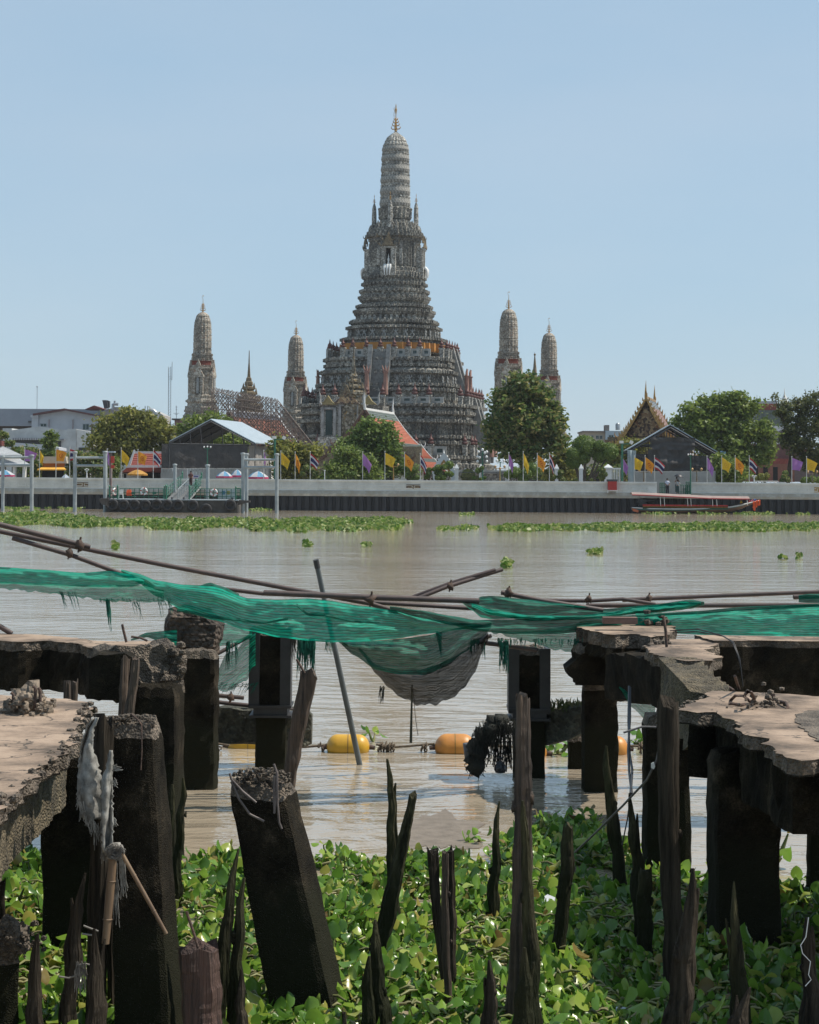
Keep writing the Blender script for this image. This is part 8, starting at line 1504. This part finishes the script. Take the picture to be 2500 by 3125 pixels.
# ------------------------------------------------------------------ water hyacinth in the foreground
def hyac(name, label, n, size, inside, box_, seed, lowz=.0, mat_=None, tall=1.0):
    rg = random.Random(seed); V, Fc, SM = [], [], []; placed = 0; tries = 0; stems = MB()
    while placed < n and tries < n*12:
        tries += 1; px, py = rg.uniform(box_[0], box_[1]), rg.uniform(box_[2], box_[3])
        if rg.random() > (W(px, py).y/box_[4])**2.0: continue
        if not inside(px, py): continue
        c = W(px, py, lowz); placed += 1; k = rg.randint(4, 7); grow = (.55+.9*max(0, nz(c.x*1.3, c.y*1.3, 2)+.35))*tall; s0 = size*rg.uniform(.45, 1.5)
        for i in range(k):
            an = i*6.283/k+rg.uniform(-.5, .5); ln = s0*rg.uniform(.5, 1.3); h = max(.01, s0*rg.uniform(.2, 1.9)*grow); d = Vector((math.cos(an), math.sin(an), 0)); b_ = c+d*ln+Vector((0, 0, h))
            if rg.random() < .7:
                r_ = .006+s0*.05; mid = c.lerp(b_, .5)+Vector((0, 0, -h*.15)); stems.tube([c, mid, b_], [r_*1.3, r_*1.7, r_*.6], 4, False)
            # rounded, cupped blade
            L_ = s0*rg.uniform(.4, .8); wf = rg.uniform(.6, 1.05); keel = rg.uniform(.02, .22); up = Vector((0, 0, 1)); tilt = rg.uniform(-.7, 1.3); fw = (d*math.cos(tilt)+up*math.sin(tilt)).normalized(); sd = Vector((-d.y, d.x, 0)); sd = (sd+up*rg.uniform(-.8, .8)).normalized(); nn = sd.cross(fw) ; cup = rg.uniform(.1, .4); o_ = len(V)
            prof = [(0, .18), (.16, .72), (.42, 1.0), (.7, .86), (.9, .48), (1.03, .0)]
            for t_, w_ in prof:
                cc = b_+fw*(t_*L_*1.9)-nn*(cup*L_*(t_-.45)**2*2.2)
                V.append(cc+sd*(w_*L_*wf)-nn*(-cup*L_*w_*w_)*1.0); V.append(cc-nn*(L_*keel)); V.append(cc-sd*(w_*L_*wf)+nn*(cup*L_*w_*w_)*rg.uniform(.4, 1.6))
            for q in range(len(prof)-1):
                a = o_+q*3; Fc += [(a, a+1, a+4, a+3), (a+1, a+2, a+5, a+4)]
    m = MB(); m.v = [tuple(v) for v in V]; m.f = Fc; m.m = [0]*len(Fc); m.sm = [True]*len(Fc); m.mi = 1
    n0 = len(m.v); m.v += stems.v; m.f += [tuple(i+n0 for i in f) for f in stems.f]; m.m += [1]*len(stems.f); m.sm += [True]*len(stems.f)
    o = m.build(name, [mat_ or hyn, stemm]); tag(o, label, 'floating plants', kind='stuff'); return o
hyn = leafmat('glossy_hyacinth_leaves', [(0, (.05, .12, .02)), (1, (.14, .085, .035)), (.4, (.11, .23, .03)), (.97, (.36, .3, .08)), (.72, (.22, .36, .05)), (.9, (.36, .42, .08))], rough=.27, transl=.42, spec=.5)
stemm = leafmat('pale_green_stalks', [(0, (.08, .12, .03)), (1, (.26, .25, .1)), (.6, (.15, .19, .05))], rough=.4, transl=.15)
bound = [(-200, 2640), (60, 2600), (120, 2600), (180, 2650), (540, 2650), (620, 2625), (720, 2620), (780, 2645), (930, 2640), (1000, 2608), (1100, 2625), (1180, 2650), (1240, 2620), (1300, 2625), (1400, 2635), (1520, 2625), (1560, 2560), (1620, 2520), (1700, 2490), (1800, 2500), (1880, 2560), (1960, 2640), (2060, 2660), (2130, 2690), (2400, 2720), (2520, 2735), (2800, 2740)]
def ybound(x): return lerp_tab([(a, b) for a, b in bound], x)[0]
inside = lambda x, y: y > ybound(x)+22+14*nz(x*.02, y*.02) and not (nz(x*.006, y*.011, 9) > .24)
hyac('water_hyacinth', 'dense bed of glossy green water hyacinth filling the bottom of the photo', 5800, .056, inside, (-250, 2800, 2480, 3300, 17.5), 41)
hyac('water_hyacinth', 'low flattened hyacinth leaves and stalks between the taller plants', 4400, .046, inside, (-250, 2800, 2500, 3300, 17.5), 42, tall=.35)
m = MB(); rg = random.Random(44)
for i in range(4200):
    x, y = rg.uniform(-100, 2600), rg.uniform(2560, 3200)
    if not inside(x, y): continue
    c = W(x, y, rg.uniform(.02, .13)); an = rg.uniform(0, 6.28); d = Vector((math.cos(an), math.sin(an), rg.uniform(-.1, .15)))*rg.uniform(.05, .14); m.tube([c, c+d*.5+Vector((0, 0, .012)), c+d], [.007, .009, .004], 4, False)
tag(m.build('fallen_stalks', leafmat('dry_stalks', [(0, (.1, .09, .04)), (1, (.28, .24, .12)), (.5, (.16, .18, .06))], rough=.5, transl=.1)), 'yellowish fallen hyacinth stalks floating between the leaves', 'plant litter', kind='stuff')
sparse = lambda x, y: (abs(x-1440) < 50 and abs(y-2568) < 12) or (abs(x-2400) < 60 and abs(y-2630) < 14) or (abs(x-1975) < 35 and 2262 < y < 2300 and x > 1912) or (abs(x-1140) < 14 and abs(y-2264) < 12) or (abs(x-1690) < 60 and abs(y-2298) < 10)
hyac('water_hyacinth', 'scattered single hyacinth sprigs floating in the open water near the jetty', 60, .09, sparse, (1100, 2480, 2250, 2660, 22), 45)
t = T('beam_weeds', 'little weeds and dry leaves growing on top of the mossy right beam', 'weeds', P(1715, 2165, 20.2)); rg = random.Random(46); m = t.mb()
for i in range(90): x = rg.uniform(1668, 1780); p = P(x, 2172-abs(x-1720)*.05+rg.uniform(-6, 6), 20.2+rg.uniform(-.12, .12)); d = Vector((rg.uniform(-.07, .07), rg.uniform(-.05, .05), rg.uniform(.02, .14))); s = Vector((.012, .004, 0)); m.add([p-s*.4, p+d*.5-s, p+d, p+d*.5+s], [(0, 1, 2, 3)]); 
for i in range(12): x = rg.uniform(1670, 1780); m.tube([P(x, 2178, 20.2), P(x+rg.uniform(-20, 20), 2150, 20.2), P(x+rg.uniform(-30, 30), 2130+rg.uniform(0, 30), 20.2)], .004, 4, False)
t.part(m, 'leaves', leafmat('weed_leaves', [(0, (.03, .05, .015)), (1, (.14, .12, .06)), (.5, (.06, .09, .025))]))
# scum sheet on the water, litter
m = MB(); pts = []
for i in range(64):
    an = i*2*math.pi/64; r_ = 1+.55*nz(math.cos(an)*1.6, math.sin(an)*1.6, 7)+.25*nz(math.cos(an)*6, math.sin(an)*6, 3); pts.append(W(1345+115*math.cos(an)*r_, 2545+62*math.sin(an)*r_, .004))
m.add(pts, [tuple(q) for q in tessellate_polygon([pts])])
m.add([p+Vector((0, 0, -.003)) for p in pts], [tuple(reversed(q)) for q in tessellate_polygon([pts])])
tag(m.build('river_scum', M('grey_brown_scum', (.2, .165, .13), (.13, .105, .08), 7, .6, .6, bsc=30, dist=.01)), 'matte grey-brown patch of scum floating beside the centre stakes', 'scum', kind='stuff')
for la, pts, z in (('white plastic sheet scrap among the leaves left of the thick right column', [(2125, 2865), (2145, 2842), (2185, 2850), (2190, 2880), (2150, 2885)], .07), ('white polystyrene piece right of the thick right column near the bottom', [(2375, 2935), (2400, 2950), (2415, 2985), (2395, 3005), (2372, 2985)], .07), ('small white scrap of foam between centre post and round-topped stake', [(1652, 2750), (1672, 2738), (1695, 2748), (1690, 2762), (1655, 2762)], .09)):
    t = T('litter_scrap', la, 'litter', W(*pts[0], z)); m = t.mb(); m.prism([W(x, y, z) for x, y in pts], Vector((0, 0, .02))); t.part(m, 'scrap', M('dirty_white_foam', (.5, .52, .55), (.4, .41, .43), 5, .7))
t = T('plastic_bottle', 'clear crumpled plastic bottle lying among leaves at the lower right', 'bottle', W(1870, 3090, .06)); m = t.mb(); a = W(1840, 3085, .08); d = Vector((1, -.15, -.05)).normalized(); m.tube([a+d*q for q in (0, .005, .03, .06, .12, .16, .19, .2, .225)], [.02, .03, .032, .029, .032, .03, .014, .012, .012], 12); t.part(m, 'bottle_body', M('clear_plastic', (.5, .55, .58), (.42, .48, .5), 5, .12)); m = t.mb(); m.tube([a+d*.226, a+d*.245], .015, 10); t.part(m, 'cap', M('blue_cap', (.05, .15, .4), None, 3, .4))
